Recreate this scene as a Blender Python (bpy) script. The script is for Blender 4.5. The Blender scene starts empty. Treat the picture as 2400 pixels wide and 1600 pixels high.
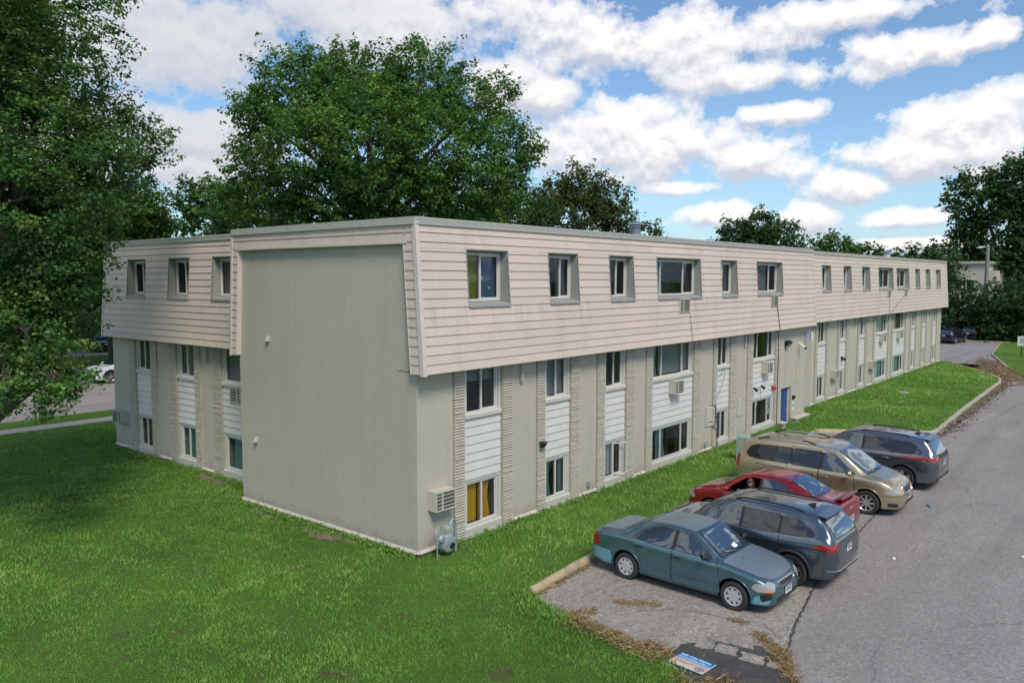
import bpy, bmesh, math, random
import numpy as np
from mathutils import Vector, Matrix, Quaternion
from mathutils.bvhtree import BVHTree
random.seed(7)
rng = np.random.default_rng(7)
S = bpy.context.scene
COL = S.collection
R = math.radians

# ------------------------------------------------------------------ helpers
def tag(o, label=None, cat=None, group=None, kind=None):
    if label: o['label'] = label
    if cat: o['category'] = cat
    if group: o['group'] = group
    if kind: o['kind'] = kind
    return o

def empty(name, loc=(0, 0, 0), rz=0.0, label=None, cat=None, group=None):
    o = bpy.data.objects.new(name, None)
    COL.objects.link(o)
    o.location = loc
    o.rotation_euler = (0, 0, rz)
    o.empty_display_size = .2
    return tag(o, label, cat, group)

class MB:
    """collects shapes, then links them as ONE mesh object"""
    def __init__(s): s.v = []; s.f = []; s.m = []
    def add(s, vs, fs, mi=0):
        b = len(s.v); s.v += [tuple(p) for p in vs]
        for f in fs: s.f.append(tuple(b + i for i in f)); s.m.append(mi)
    def hexa(s, p, mi=0):
        s.add(p, [(0, 1, 2, 3), (4, 7, 6, 5), (0, 4, 5, 1), (1, 5, 6, 2), (2, 6, 7, 3), (3, 7, 4, 0)], mi)
    def box(s, x0, x1, y0, y1, z0, z1, mi=0):
        s.hexa([(x0, y0, z0), (x1, y0, z0), (x1, y1, z0), (x0, y1, z0), (x0, y0, z1), (x1, y0, z1), (x1, y1, z1), (x0, y1, z1)], mi)
    def tube(s, pts, r, n=8, mi=0, cap=True):
        pts = [Vector(p) for p in pts]
        if not isinstance(r, (list, tuple)): r = [r] * len(pts)
        rings = []
        prev = None
        for i, p in enumerate(pts):
            d = (pts[min(i + 1, len(pts) - 1)] - pts[max(i - 1, 0)])
            if d.length < 1e-9: d = Vector((0, 0, 1))
            d.normalize()
            a = prev if prev else (Vector((0, 0, 1)) if abs(d.z) < .9 else Vector((1, 0, 0)))
            u = (a - d * a.dot(d))
            if u.length < 1e-5: u = d.orthogonal()
            u.normalize(); w = d.cross(u); prev = u
            rings.append([p + (u * math.cos(2 * math.pi * k / n) + w * math.sin(2 * math.pi * k / n)) * r[i] for k in range(n)])
        vs = [q for ring in rings for q in ring]
        fs = []
        for i in range(len(pts) - 1):
            for k in range(n):
                k2 = (k + 1) % n
                fs.append((i * n + k, i * n + k2, (i + 1) * n + k2, (i + 1) * n + k))
        if cap:
            fs.append(tuple(range(n))[::-1]); fs.append(tuple((len(pts) - 1) * n + k for k in range(n)))
        s.add(vs, fs, mi)
    def lathe(s, prof, axis='z', c=(0, 0, 0), n=24, mi=0, close=False):
        vs = []; fs = []
        for (r, h) in prof:
            for k in range(n):
                a = 2 * math.pi * k / n
                p = (r * math.cos(a), r * math.sin(a), h)
                if axis == 'y': p = (p[0], h, p[1])
                if axis == 'x': p = (h, p[0], p[1])
                vs.append((p[0] + c[0], p[1] + c[1], p[2] + c[2]))
        for i in range(len(prof) - 1):
            for k in range(n):
                k2 = (k + 1) % n
                fs.append((i * n + k, i * n + k2, (i + 1) * n + k2, (i + 1) * n + k))
        if close:
            fs.append(tuple(range(n))[::-1]); fs.append(tuple((len(prof) - 1) * n + k for k in range(n)))
        s.add(vs, fs, mi)
    def sphere(s, c, r, mi=0, n=12, sc=(1, 1, 1)):
        prof = [(max(1e-4, math.sin(math.pi * i / n)), -math.cos(math.pi * i / n)) for i in range(n + 1)]
        vs = []; fs = []
        for (a, h) in prof:
            for k in range(n * 2):
                t = math.pi * k / n
                vs.append((c[0] + r * sc[0] * a * math.cos(t), c[1] + r * sc[1] * a * math.sin(t), c[2] + r * sc[2] * h))
        m = n * 2
        for i in range(n):
            for k in range(m):
                fs.append((i * m + k, i * m + (k + 1) % m, (i + 1) * m + (k + 1) % m, (i + 1) * m + k))
        s.add(vs, fs, mi)
    def build(s, name, mats, parent=None, smooth=None, recalc=True):
        me = bpy.data.meshes.new(name)
        me.from_pydata(s.v, [], s.f)
        if not isinstance(mats, (list, tuple)): mats = [mats]
        for m in mats: me.materials.append(m)
        if len(mats) > 1: me.polygons.foreach_set('material_index', s.m)
        if recalc:
            bm = bmesh.new(); bm.from_mesh(me)
            bmesh.ops.recalc_face_normals(bm, faces=bm.faces)
            bm.to_mesh(me); bm.free()
        if smooth is not None:
            me.polygons.foreach_set('use_smooth', [True] * len(me.polygons))
            me.set_sharp_from_angle(angle=R(smooth))
        me.update()
        o = bpy.data.objects.new(name, me)
        COL.objects.link(o)
        if parent: o.parent = parent
        return o

def copy_tree(o, parent=None):
    c = o.copy(); COL.objects.link(c)
    if parent: c.parent = parent
    for ch in o.children: copy_tree(ch, c)
    return c

# ------------------------------------------------------------------ materials
def nodes(name):
    m = bpy.data.materials.new(name); m.use_nodes = True
    nt = m.node_tree
    return m, nt, nt.nodes['Principled BSDF']
def N(nt, t, **k):
    n = nt.nodes.new(t)
    for a, b in k.items():
        if a == 'i':
            for kk, vv in b.items(): n.inputs[kk].default_value = vv
        else: setattr(n, a, b)
    return n
def noise(nt, scale, detail=3, vec=None, rough=.55, dist=0):
    n = N(nt, 'ShaderNodeTexNoise', i={'Scale': scale, 'Detail': detail, 'Roughness': rough, 'Distortion': dist})
    if vec: nt.links.new(vec, n.inputs['Vector'])
    return n.outputs['Fac']
def ramp(nt, fac, stops, interp='LINEAR'):
    n = N(nt, 'ShaderNodeValToRGB'); n.color_ramp.interpolation = interp
    e = n.color_ramp.elements
    while len(e) < len(stops): e.new(.5)
    for el, (p, c) in zip(e, stops):
        el.position = p; el.color = (c, c, c, 1) if not isinstance(c, tuple) else tuple(c) + (1,)
    nt.links.new(fac, n.inputs['Fac'])
    return n.outputs['Color']
def mix(nt, a, b, f, mode='MIX'):
    n = N(nt, 'ShaderNodeMix', data_type='RGBA', blend_type=mode)
    for sock, v in (('A', a), ('B', b)):
        s = [x for x in n.inputs if x.name == sock and x.type == 'RGBA'][0]
        if isinstance(v, tuple): s.default_value = tuple(v[:3]) + (1,)
        else: nt.links.new(v, s)
    s = n.inputs['Factor']
    if isinstance(f, (int, float)): s.default_value = f
    else: nt.links.new(f, s)
    return [x for x in n.outputs if x.type == 'RGBA'][0]
def math_(nt, op, a, b=0.0, c=None):
    n = N(nt, 'ShaderNodeMath', operation=op)
    for i, v in enumerate((a, b, c)):
        if v is None: continue
        if isinstance(v, (int, float)): n.inputs[i].default_value = v
        else: nt.links.new(v, n.inputs[i])
    return n.outputs[0]
def objco(nt):
    return N(nt, 'ShaderNodeTexCoord').outputs['Object']
def worldco(nt):
    return N(nt, 'ShaderNodeNewGeometry').outputs['Position']
def bump(nt, b, h, strength, dist=.01):
    n = N(nt, 'ShaderNodeBump', i={'Strength': strength, 'Distance': dist})
    nt.links.new(h, n.inputs['Height']); nt.links.new(n.outputs[0], b.inputs['Normal'])

def M(name, col, rough=.6, metal=0.0, var=.12, vs=2.5, bmp=0.0, bs=60, coat=0.0, spec=.5, dirt=None, dirtamt=.35, dscale=1.2):
    m, nt, b = nodes(name)
    co = worldco(nt)
    f = noise(nt, vs, 4, co)
    c = mix(nt, tuple(x * (1 - var) for x in col), tuple(min(1, x * (1 + var)) for x in col), f)
    if dirt:
        d = ramp(nt, noise(nt, dscale, 6, co, .65), [(.48, 0.0), (.72, 1.0)])
        d = math_(nt, 'MULTIPLY', d, dirtamt)
        c = mix(nt, c, dirt, d)
    nt.links.new(c, b.inputs['Base Color'])
    b.inputs['Roughness'].default_value = rough
    b.inputs['Metallic'].default_value = metal
    b.inputs['Specular IOR Level'].default_value = spec
    b.inputs['Coat Weight'].default_value = coat
    b.inputs['Coat Roughness'].default_value = .04
    if bmp: bump(nt, b, noise(nt, bs, 3, co), bmp, .01)
    return m

MT = {}
def build_materials():
    # stucco : stipple, faint vertical streaks
    def stucco(name, col):
        m, nt, b = nodes(name)
        co = worldco(nt)
        c = mix(nt, tuple(x * .88 for x in col), tuple(x * 1.08 for x in col), noise(nt, .55, 5, co, .6))
        mp = N(nt, 'ShaderNodeMapping'); mp.inputs['Scale'].default_value = (3.2, 3.2, .25); nt.links.new(co, mp.inputs['Vector'])
        st = ramp(nt, noise(nt, 1.0, 5, mp.outputs[0], .6), [(.5, 0.0), (.78, 1.0)])
        c = mix(nt, c, tuple(x * .78 for x in col), math_(nt, 'MULTIPLY', st, .5))
        g = noise(nt, 22, 4, co, .7)
        c = mix(nt, c, tuple(x * .8 for x in col), ramp(nt, g, [(.42, .55), (.62, 0.0)]))
        # mud splashed on the lowest part
        sz = N(nt, 'ShaderNodeSeparateXYZ'); nt.links.new(co, sz.inputs[0])
        sp = ramp(nt, math_(nt, 'ADD', sz.outputs[2], math_(nt, 'MULTIPLY', noise(nt, 3.5, 5, co, .7), .9)), [(.50, 1.0), (.85, 0.0)])
        c = mix(nt, c, (.20, .17, .12), math_(nt, 'MULTIPLY', sp, .45))
        nt.links.new(c, b.inputs['Base Color'])
        b.inputs['Roughness'].default_value = .95
        b.inputs['Specular IOR Level'].default_value = .2
        bump(nt, b, g, .42, .03)
        return m
    MT['stucco'] = stucco('stucco', (.50, .475, .40))
    MT['foundation'] = M('foundation', (.36, .34, .30), .95, var=.2, bmp=.5, bs=18, dirt=(.16, .15, .12), dirtamt=.5)
    def siding(name, col, warm):
        m, nt, b = nodes(name)
        co = worldco(nt)
        c = mix(nt, col, warm, ramp(nt, noise(nt, .33, 4, co, .6), [(.35, 0.0), (.65, 1.0)]))
        # every board keeps its own faint tone
        sx = N(nt, 'ShaderNodeSeparateXYZ'); nt.links.new(co, sx.inputs[0])
        k = math_(nt, 'FLOOR', math_(nt, 'DIVIDE', math_(nt, 'SUBTRACT', sx.outputs[2], 4.33), .2157))
        l = math_(nt, 'FLOOR', math_(nt, 'DIVIDE', math_(nt, 'ADD', math_(nt, 'ADD', sx.outputs[0], sx.outputs[1]), math_(nt, 'MULTIPLY', k, 1.37)), 3.66))
        cb = N(nt, 'ShaderNodeCombineXYZ'); nt.links.new(k, cb.inputs[0]); nt.links.new(l, cb.inputs[1])
        wn = N(nt, 'ShaderNodeTexWhiteNoise'); nt.links.new(cb.outputs[0], wn.inputs['Vector'])
        c = mix(nt, c, tuple(x * .86 for x in col), math_(nt, 'MULTIPLY', wn.outputs['Value'], .5))
        mp = N(nt, 'ShaderNodeMapping'); mp.inputs['Scale'].default_value = (1.6, 1.6, .35); nt.links.new(co, mp.inputs['Vector'])
        gr = ramp(nt, noise(nt, 1.0, 6, mp.outputs[0], .7), [(.5, 0.0), (.75, 1.0)])
        c = mix(nt, c, (.36, .36, .32), math_(nt, 'MULTIPLY', gr, .42))
        # grime that has run down below the window sills
        zz = math_(nt, 'MULTIPLY', ramp(nt, math_(nt, 'MULTIPLY', sx.outputs[2], .1), [(.50, 0.0), (.57, 1.0), (.586, 1.0), (.588, 0.0)]), ramp(nt, noise(nt, 2.2, 4, math_(nt, 'ADD', sx.outputs[0], math_(nt, 'MULTIPLY', sx.outputs[1], 1.3)), .7), [(.50, 0.0), (.66, 1.0)]))
        c = mix(nt, c, (.30, .29, .25), math_(nt, 'MULTIPLY', zz, .42))
        nt.links.new(c, b.inputs['Base Color'])
        b.inputs['Roughness'].default_value = .62
        b.inputs['Specular IOR Level'].default_value = .35
        bump(nt, b, noise(nt, 9, 3, co), .12, .02)
        return m
    MT['siding'] = siding('siding', (.605, .525, .465), (.65, .54, .475))
    MT['siding_trim'] = M('siding_trim', (.62, .55, .515), .55, var=.05, dirt=(.4, .38, .34), dirtamt=.3)
    MT['cap'] = M('cap', (.42, .42, .39), .55, var=.08, vs=4, dirt=(.25, .25, .23), dirtamt=.4, dscale=5)
    MT['panel'] = M('panel', (.62, .615, .60), .55, var=.05, dirt=(.45, .45, .42), dirtamt=.3, dscale=3)
    MT['brick'] = M('brick', (.455, .432, .36), .93, var=.12, vs=7, bmp=.8, bs=30, dirt=(.27, .26, .22), dirtamt=.35, dscale=4)
    MT['frame'] = M('frame', (.56, .555, .50), .5, var=.06, dirt=(.36, .36, .32), dirtamt=.35, dscale=6)
    MT['vinyl'] = M('vinyl', (.58, .58, .555), .4, var=.03)
    MT['reveal'] = M('reveal', (.30, .30, .275), .7, var=.1, dirt=(.25, .25, .23), dirtamt=.45, dscale=4)
    MT['flash'] = M('flash', (.36, .365, .345), .6, metal=.1, var=.15, vs=6, dirt=(.24, .23, .2), dirtamt=.6, dscale=8)
    MT['dark'] = M('dark', (.012, .012, .013), .9, var=.3)
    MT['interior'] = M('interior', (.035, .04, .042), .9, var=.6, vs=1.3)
    MT['black'] = M('black', (.02, .02, .021), .45, var=.1)
    MT['rubber'] = M('rubber', (.022, .022, .023), .8, var=.15, bmp=.3, bs=40)
    MT['tyre'] = M('tyre', (.03, .03, .031), .85, var=.2, bmp=.4, bs=50)
    MT['roof'] = M('roof', (.16, .155, .15), .95, var=.3)
    MT['ac'] = M('ac', (.50, .485, .41), .6, var=.06, dirt=(.33, .31, .26), dirtamt=.4, dscale=7)
    MT['grille'] = M('grille', (.085, .085, .08), .7, var=.2)
    MT['gas'] = M('gas', (.30, .37, .38), .45, metal=.2, var=.14, vs=12, dirt=(.12, .15, .16), dirtamt=.5, dscale=14)
    MT['utility'] = M('utility', (.30, .42, .37), .5, var=.06, dirt=(.2, .28, .25), dirtamt=.4, dscale=5)
    MT['door'] = M('door', (.022, .07, .22), .45, var=.08)
    MT['white'] = M('white', (.78, .78, .76), .5, var=.03)
    MT['red'] = M('red', (.5, .03, .03), .4, var=.05)
    MT['metal'] = M('metal', (.55, .56, .57), .35, metal=.8, var=.08)
    MT['chrome'] = M('chrome', (.85, .85, .86), .12, metal=1, var=.02)
    MT['galv'] = M('galv', (.20, .25, .29), .45, metal=.3, var=.1, vs=8)
    MT['wood_pole'] = M('wood_pole', (.24, .22, .20), .9, var=.25, vs=6)
    MT['kerb'] = M('kerb', (.36, .34, .30), .95, var=.18, vs=5, bmp=.6, bs=22, dirt=(.13, .12, .1), dirtamt=.7, dscale=3)
    MT['kerb_yellow'] = M('kerb_yellow', (.43, .365, .22), .93, var=.2, vs=6, bmp=.6, bs=22, dirt=(.2, .19, .17), dirtamt=.9, dscale=4)
    MT['walk'] = M('walk', (.36, .34, .31), .95, var=.12, bmp=.3, bs=40)
    MT['dirt'] = M('dirt', (.15, .12, .09), 1, var=.5, vs=6, bmp=.9, bs=16, dirt=(.2, .14, .09), dirtamt=.8, dscale=9)
    MT['tarpatch'] = M('tarpatch', (.055, .055, .055), .95, var=.35, vs=3, bmp=.8, bs=45, dirt=(.12, .11, .1), dirtamt=.5, dscale=6)
    MT['stone'] = M('stone', (.3, .28, .25), .95, var=.2, bmp=.6)
    MT['skin'] = M('skin', (.55, .30, .22), .5, var=.05)
    MT['hair'] = M('hair', (.07, .028, .014), .5, var=.2, vs=40)
    MT['bark'] = M('bark', (.10, .085, .07), .95, var=.35, vs=8, bmp=.8, bs=14)
    MT['bark_light'] = M('bark_light', (.2, .185, .16), .95, var=.3, vs=8, bmp=.8, bs=14)

    # glass of the building : sky and trees mirrored on it, the curtain behind seen through it
    m, nt, b = nodes('window_glass')
    nt.nodes.remove(b)
    out = nt.nodes['Material Output']
    tr = N(nt, 'ShaderNodeBsdfTransparent'); tr.inputs[0].default_value = (.93, .95, .95, 1)
    gl = N(nt, 'ShaderNodeBsdfGlossy'); gl.inputs['Roughness'].default_value = .02; gl.inputs['Color'].default_value = (.8, .86, .9, 1)
    fr = N(nt, 'ShaderNodeFresnel'); fr.inputs[0].default_value = 1.55
    f = math_(nt, 'MULTIPLY_ADD', fr.outputs[0], .7, .01)
    mx = N(nt, 'ShaderNodeMixShader'); nt.links.new(f, mx.inputs[0]); nt.links.new(tr.outputs[0], mx.inputs[1]); nt.links.new(gl.outputs[0], mx.inputs[2])
    bp = N(nt, 'ShaderNodeBump', i={'Strength': .04, 'Distance': .05}); nt.links.new(noise(nt, 1.4, 1, worldco(nt)), bp.inputs['Height'])
    nt.links.new(bp.outputs[0], gl.inputs['Normal'])
    nt.links.new(mx.outputs[0], out.inputs[0]); MT['glass'] = m
    # car glass : dark tinted, mirrors the sky
    def carglass(name, base, refl):
        m, nt, b = nodes(name)
        nt.nodes.remove(b); out = nt.nodes['Material Output']
        d = N(nt, 'ShaderNodeBsdfPrincipled'); d.inputs['Base Color'].default_value = base + (1,); d.inputs['Roughness'].default_value = .5
        gl = N(nt, 'ShaderNodeBsdfGlossy'); gl.inputs['Roughness'].default_value = .015; gl.inputs['Color'].default_value = (.72, .87, 1, 1)
        fr = N(nt, 'ShaderNodeFresnel'); fr.inputs[0].default_value = 1.6
        f = math_(nt, 'MULTIPLY_ADD', fr.outputs[0], .9, refl)
        mx = N(nt, 'ShaderNodeMixShader'); nt.links.new(f, mx.inputs[0]); nt.links.new(d.outputs[0], mx.inputs[1]); nt.links.new(gl.outputs[0], mx.inputs[2])
        nt.links.new(mx.outputs[0], out.inputs[0]); return m
    MT['carglass'] = carglass('carglass', (.010, .019, .026), .085)
    MT['darkglass'] = carglass('darkglass', (.005, .005, .006), .02)
    MT['screenglass'] = carglass('screenglass', (.010, .022, .032), .24)
    def lamp(name, col, rough=.12):
        m = M(name, col, rough, var=.15, vs=25, coat=1.0); return m
    MT['headlamp'] = lamp('headlamp', (.33, .35, .34)); MT['amber'] = lamp('amber', (.75, .22, .02)); MT['taillamp'] = lamp('taillamp', (.30, .006, .008))
    MT['taillamp_dark'] = lamp('taillamp_dark', (.16, .006, .008))
    MT['plate'] = M('plate', (.66, .70, .72), .5, var=.05)
    MT['plateink'] = M('plateink', (.06, .08, .16), .6, var=.1)
    MT['paper'] = M('paper', (.7, .74, .72), .8, var=.03)

    def paint(name, col, rough=.28, metal=.55, worn=None):
        m, nt, b = nodes(name)
        co = objco(nt)
        c = mix(nt, tuple(x * .94 for x in col), tuple(min(1, x * 1.06) for x in col), noise(nt, 3, 3, co))
        fl = noise(nt, 900, 1, co)
        c = mix(nt, c, tuple(min(1, x * 1.35 + .01) for x in col), math_(nt, 'MULTIPLY', fl, .3))
        if worn:
            w = ramp(nt, noise(nt, 2.2, 6, co, .7), [(.56, 0.0), (.66, 1.0)])
            c = mix(nt, c, worn, math_(nt, 'MULTIPLY', w, .55))
        nt.links.new(c, b.inputs['Base Color'])
        rr = math_(nt, 'MULTIPLY_ADD', noise(nt, 1.7, 4, co), .18, rough - .09)
        nt.links.new(rr, b.inputs['Roughness'])
        b.inputs['Metallic'].default_value = metal
        b.inputs['Coat Weight'].default_value = .8 if not worn else .35
        b.inputs['Coat Roughness'].default_value = .05 if not worn else .2
        return m
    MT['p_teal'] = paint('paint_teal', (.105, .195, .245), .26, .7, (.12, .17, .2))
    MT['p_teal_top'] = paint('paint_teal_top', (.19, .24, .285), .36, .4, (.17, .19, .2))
    MT['p_cyan'] = paint('paint_cyan', (.13, .33, .40), .45, .1, (.2, .32, .36))
    MT['p_grey'] = paint('paint_grey', (.125, .16, .19), .17, .85)
    MT['p_red'] = paint('paint_red', (.33, .010, .018), .2, .6)
    MT['p_gold'] = paint('paint_gold', (.50, .43, .285), .25, .8)
    MT['p_slate'] = paint('paint_slate', (.17, .19, .225), .18, .85)
    MT['p_navy'] = paint('paint_navy', (.008, .014, .05), .25, .4)
    MT['p_black'] = paint('paint_black', (.01, .01, .012), .25, .3)
    MT['p_white'] = paint('paint_white', (.6, .63, .68), .3, .0)
    MT['plastic'] = M('plastic', (.03, .03, .032), .6, var=.12)

    # asphalt
    def asphalt(name, c1, c2, agg, crackscale, crackw, stain=.35):
        m, nt, b = nodes(name); co = worldco(nt)
        c = mix(nt, c1, c2, ramp(nt, noise(nt, .35, 6, co, .62), [(.32, 0.0), (.68, 1.0)]))
        vo = N(nt, 'ShaderNodeTexVoronoi', feature='F1', i={'Scale': 26.0}); nt.links.new(co, vo.inputs['Vector'])
        sp = N(nt, 'ShaderNodeSeparateColor'); nt.links.new(vo.outputs['Color'], sp.inputs[0])
        c = mix(nt, c, tuple(min(1, x * 1.6) for x in c2), math_(nt, 'MULTIPLY', ramp(nt, sp.outputs[0], [(.6, 0.0), (.95, 1.0)]), agg))
        c = mix(nt, c, tuple(x * .42 for x in c1), math_(nt, 'MULTIPLY', ramp(nt, sp.outputs[1], [(.62, 0.0), (.95, 1.0)]), agg))
        n2 = noise(nt, 120, 3, co, .7)
        c = mix(nt, c, tuple(x * .55 for x in c1), ramp(nt, n2, [(.3, .5), (.55, 0.0)]))
        # oil and damp stains
        stn = ramp(nt, noise(nt, .8, 5, co, .6, .4), [(.56, 0.0), (.74, 1.0)])
        c = mix(nt, c, tuple(x * .55 for x in c1), math_(nt, 'MULTIPLY', stn, stain))
        # cracks
        wv = N(nt, 'ShaderNodeTexNoise', i={'Scale': 1.3, 'Detail': 5.0}); nt.links.new(co, wv.inputs['Vector'])
        va = N(nt, 'ShaderNodeVectorMath', operation='MULTIPLY_ADD')
        nt.links.new(wv.outputs['Color'], va.inputs[0]); va.inputs[1].default_value = (.9, .9, 0); nt.links.new(co, va.inputs[2])
        ve = N(nt, 'ShaderNodeTexVoronoi', feature='DISTANCE_TO_EDGE', i={'Scale': crackscale}); nt.links.new(va.outputs[0], ve.inputs['Vector'])
        gate = ramp(nt, noise(nt, .22, 2, co), [(.46, 0.0), (.56, 1.0)])
        ck = math_(nt, 'MULTIPLY', ramp(nt, ve.outputs['Distance'], [(0.0, 1.0), (crackw, 0.0)]), gate)
        c = mix(nt, c, (.06, .052, .045), math_(nt, 'MULTIPLY', ck, .3))
        tk = N(nt, 'ShaderNodeMapping'); tk.inputs['Scale'].default_value = (.10, 1.1, 1); nt.links.new(co, tk.inputs['Vector'])
        tr_ = ramp(nt, noise(nt, 1.0, 4, tk.outputs[0], .6), [(.42, 0.0), (.66, 1.0)])
        c = mix(nt, c, tuple(x * .72 for x in c1), math_(nt, 'MULTIPLY', tr_, .45))
        nt.links.new(c, b.inputs['Base Color'])
        b.inputs['Roughness'].default_value = .93; b.inputs['Specular IOR Level'].default_value = .3
        h = math_(nt, 'SUBTRACT', n2, math_(nt, 'MULTIPLY', ck, 2.0))
        bump(nt, b, h, .5, .012)
        return m
    MT['bay'] = asphalt('asphalt_bay', (.27, .255, .23), (.36, .34, .31), .6, .22, .006, .55)
    MT['lane'] = asphalt('asphalt_lane', (.255, .24, .236), (.325, .306, .30), .45, .14, .003, .3)
    MT['street'] = asphalt('asphalt_street', (.27, .255, .235), (.33, .31, .29), .2, .12, .002, .2)

    # lawn ground under the blades
    m, nt, b = nodes('lawn_ground'); co = worldco(nt)
    big = noise(nt, .28, 5, co, .6); med = noise(nt, 2.3, 5, co, .65); fine = noise(nt, 26, 4, co, .75)
    c = mix(nt, (.085, .190, .030), (.145, .300, .046), ramp(nt, big, [(.35, 0.0), (.65, 1.0)]))
    c = mix(nt, c, (.10, .16, .035), math_(nt, 'MULTIPLY', ramp(nt, med, [(.45, 0.0), (.75, 1.0)]), .6))
    c = mix(nt, c, (.034, .070, .015), ramp(nt, fine, [(.36, .9), (.56, 0.0)]))
    c = mix(nt, c, (.13, .2, .05), math_(nt, 'MULTIPLY', ramp(nt, fine, [(.55, 0.0), (.72, 1.0)]), .55))
    bare = ramp(nt, noise(nt, 1.1, 6, co, .7), [(.55, 0.0), (.66, 1.0)])
    c = mix(nt, c, (.105, .082, .052), math_(nt, 'MULTIPLY', bare, .7))
    nt.links.new(c, b.inputs['Base Color']); b.inputs['Roughness'].default_value = 1; b.inputs['Specular IOR Level'].default_value = .1
    bump(nt, b, fine, 1.0, .05)
    MT['lawn'] = m

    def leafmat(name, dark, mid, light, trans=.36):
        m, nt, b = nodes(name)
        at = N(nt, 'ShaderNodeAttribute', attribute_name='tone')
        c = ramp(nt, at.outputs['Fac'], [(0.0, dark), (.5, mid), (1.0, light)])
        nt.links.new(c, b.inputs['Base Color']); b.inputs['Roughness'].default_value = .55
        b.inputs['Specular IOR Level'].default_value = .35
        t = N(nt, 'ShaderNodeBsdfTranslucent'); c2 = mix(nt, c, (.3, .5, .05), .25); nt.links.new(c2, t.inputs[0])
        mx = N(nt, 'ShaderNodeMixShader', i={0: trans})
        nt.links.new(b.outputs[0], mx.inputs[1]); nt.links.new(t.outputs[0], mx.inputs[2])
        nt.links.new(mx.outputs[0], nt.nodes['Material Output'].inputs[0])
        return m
    MT['leaf_maple'] = leafmat('leaf_maple', (0.033, 0.099, 0.022), (0.069, 0.182, 0.034), (0.198, 0.342, 0.065))
    MT['leaf_near'] = leafmat('leaf_near', (0.025, 0.083, 0.023), (0.057, 0.157, 0.034), (0.177, 0.305, 0.066))
    MT['leaf_dark'] = leafmat('leaf_dark', (0.013, 0.044, 0.016), (0.028, 0.081, 0.022), (0.062, 0.139, 0.034))
    MT['leaf_olive'] = leafmat('leaf_olive', (0.033, 0.054, 0.018), (0.075, 0.097, 0.026), (0.149, 0.164, 0.052))
    MT['leaf_yellow'] = leafmat('leaf_yellow', (0.065, 0.111, 0.018), (0.130, 0.169, 0.026), (0.247, 0.247, 0.052))
    MT['leaf_mid'] = leafmat('leaf_mid', (0.028, 0.085, 0.018), (0.056, 0.144, 0.024), (0.132, 0.253, 0.046))
    MT['grass'] = leafmat('grass_blade', (.092, .205, .034), (.175, .375, .06), (.37, .52, .14), .3)
    MT['drygrass'] = leafmat('dry_grass', (.20, .13, .06), (.36, .25, .13), (.52, .40, .24), .2)

    # fabrics
    for n, c in (('gold', (.85, .46, .03)), ('teal', (.18, .34, .33)), ('green', (.19, .24, .02)), ('bluecloth', (.075, .15, .26)),
                 ('whitecloth', (.58, .62, .62)), ('palegreen', (.24, .52, .40)), ('greycloth', (.12, .14, .15)), ('blind', (.55, .60, .59)), ('darkcloth', (.03, .03, .035)), ('olivecloth', (.60, .56, .05))):
        MT['cl_' + n] = M('cloth_' + n, c, .9, var=.12, vs=5)
build_materials()
# ------------------------------------------------------------------ ground
LOTZ, STZ = -.14, -.22
def pip(px, py, poly):
    """points inside polygon (numpy)"""
    inside = np.zeros(len(px), bool); n = len(poly); j = n - 1
    for i in range(n):
        xi, yi = poly[i]; xj, yj = poly[j]
        c = ((yi > py) != (yj > py)) & (px < (xj - xi) * (py - yi) / ((yj - yi) or 1e-9) + xi)
        inside ^= c; j = i
    return inside
def rag(pts, amp, step, seed=1, closed=True):
    r = random.Random(seed); out = []
    n = len(pts)
    for i in range(n if closed else n - 1):
        a = Vector(pts[i]); b = Vector(pts[(i + 1) % n]); L = (b - a).length; k = max(1, int(L / step))
        d = (b - a).normalized(); nn = Vector((-d.y, d.x))
        for j in range(k):
            p = a + (b - a) * (j / k) + (nn * r.uniform(-amp, amp) if j or closed else Vector((0, 0)))
            out.append((p.x, p.y))
    if not closed: out.append(pts[-1])
    return out
def vnoise(x, y, sc, seed=0):
    """value noise, numpy"""
    x = np.asarray(x, float) * sc + seed * 17.13; y = np.asarray(y, float) * sc + seed * 5.71
    xi = np.floor(x).astype(np.int64); yi = np.floor(y).astype(np.int64); fx = x - xi; fy = y - yi
    fx = fx * fx * (3 - 2 * fx); fy = fy * fy * (3 - 2 * fy)
    def h(a, b):
        v = (a * 374761393 + b * 668265263) & 0x7fffffff
        v = ((v ^ (v >> 13)) * 1274126177) & 0x7fffffff
        return (v % 65536) / 65536.0
    return (h(xi, yi) * (1 - fx) + h(xi + 1, yi) * fx) * (1 - fy) + (h(xi, yi + 1) * (1 - fx) + h(xi + 1, yi + 1) * fx) * fy

bay_left = [(.10, -3.62), (-.20, -4.3), (-.36, -4.95), (-.56, -6.13), (-.73, -7.17), (-.91, -7.59), (-1.25, -8.6)]
kerb_line = [(.22, -3.28), (2.88, -3.08), (9, -2.75), (16, -2.25), (22.15, -1.72), (22.6, -2.35), (24.85, -5.62), (25.3, -5.72), (33.3, -5.39), (40, -5.2), (46.2, -5.02), (48.2, -4.75), (49.4, -4.3), (52.3, -2.85), (55.2, -1.3), (57.8, 0.1), (58.0, 1.2)]
def offset_line(pts, d):
    out = []
    for i, p in enumerate(pts):
        a = Vector(pts[max(0, i - 1)]); b = Vector(pts[min(len(pts) - 1, i + 1)]); t = (b - a).normalized()
        out.append((p[0] - t.y * d, p[1] + t.x * d))
    return out
LAWN_A = offset_line(kerb_line, .15) + [(58.0, 24.8), (-60, 24.8), (-60, -8.6)] + bay_left[::-1]
LAWN_B = [(90, .9), (82, .2), (68.1, -1.2), (62, -2.7), (56, -4.1), (50, -5.9), (42, -9), (34, -13.5), (28, -18), (26, -60), (160, -60), (160, .9)]
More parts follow.
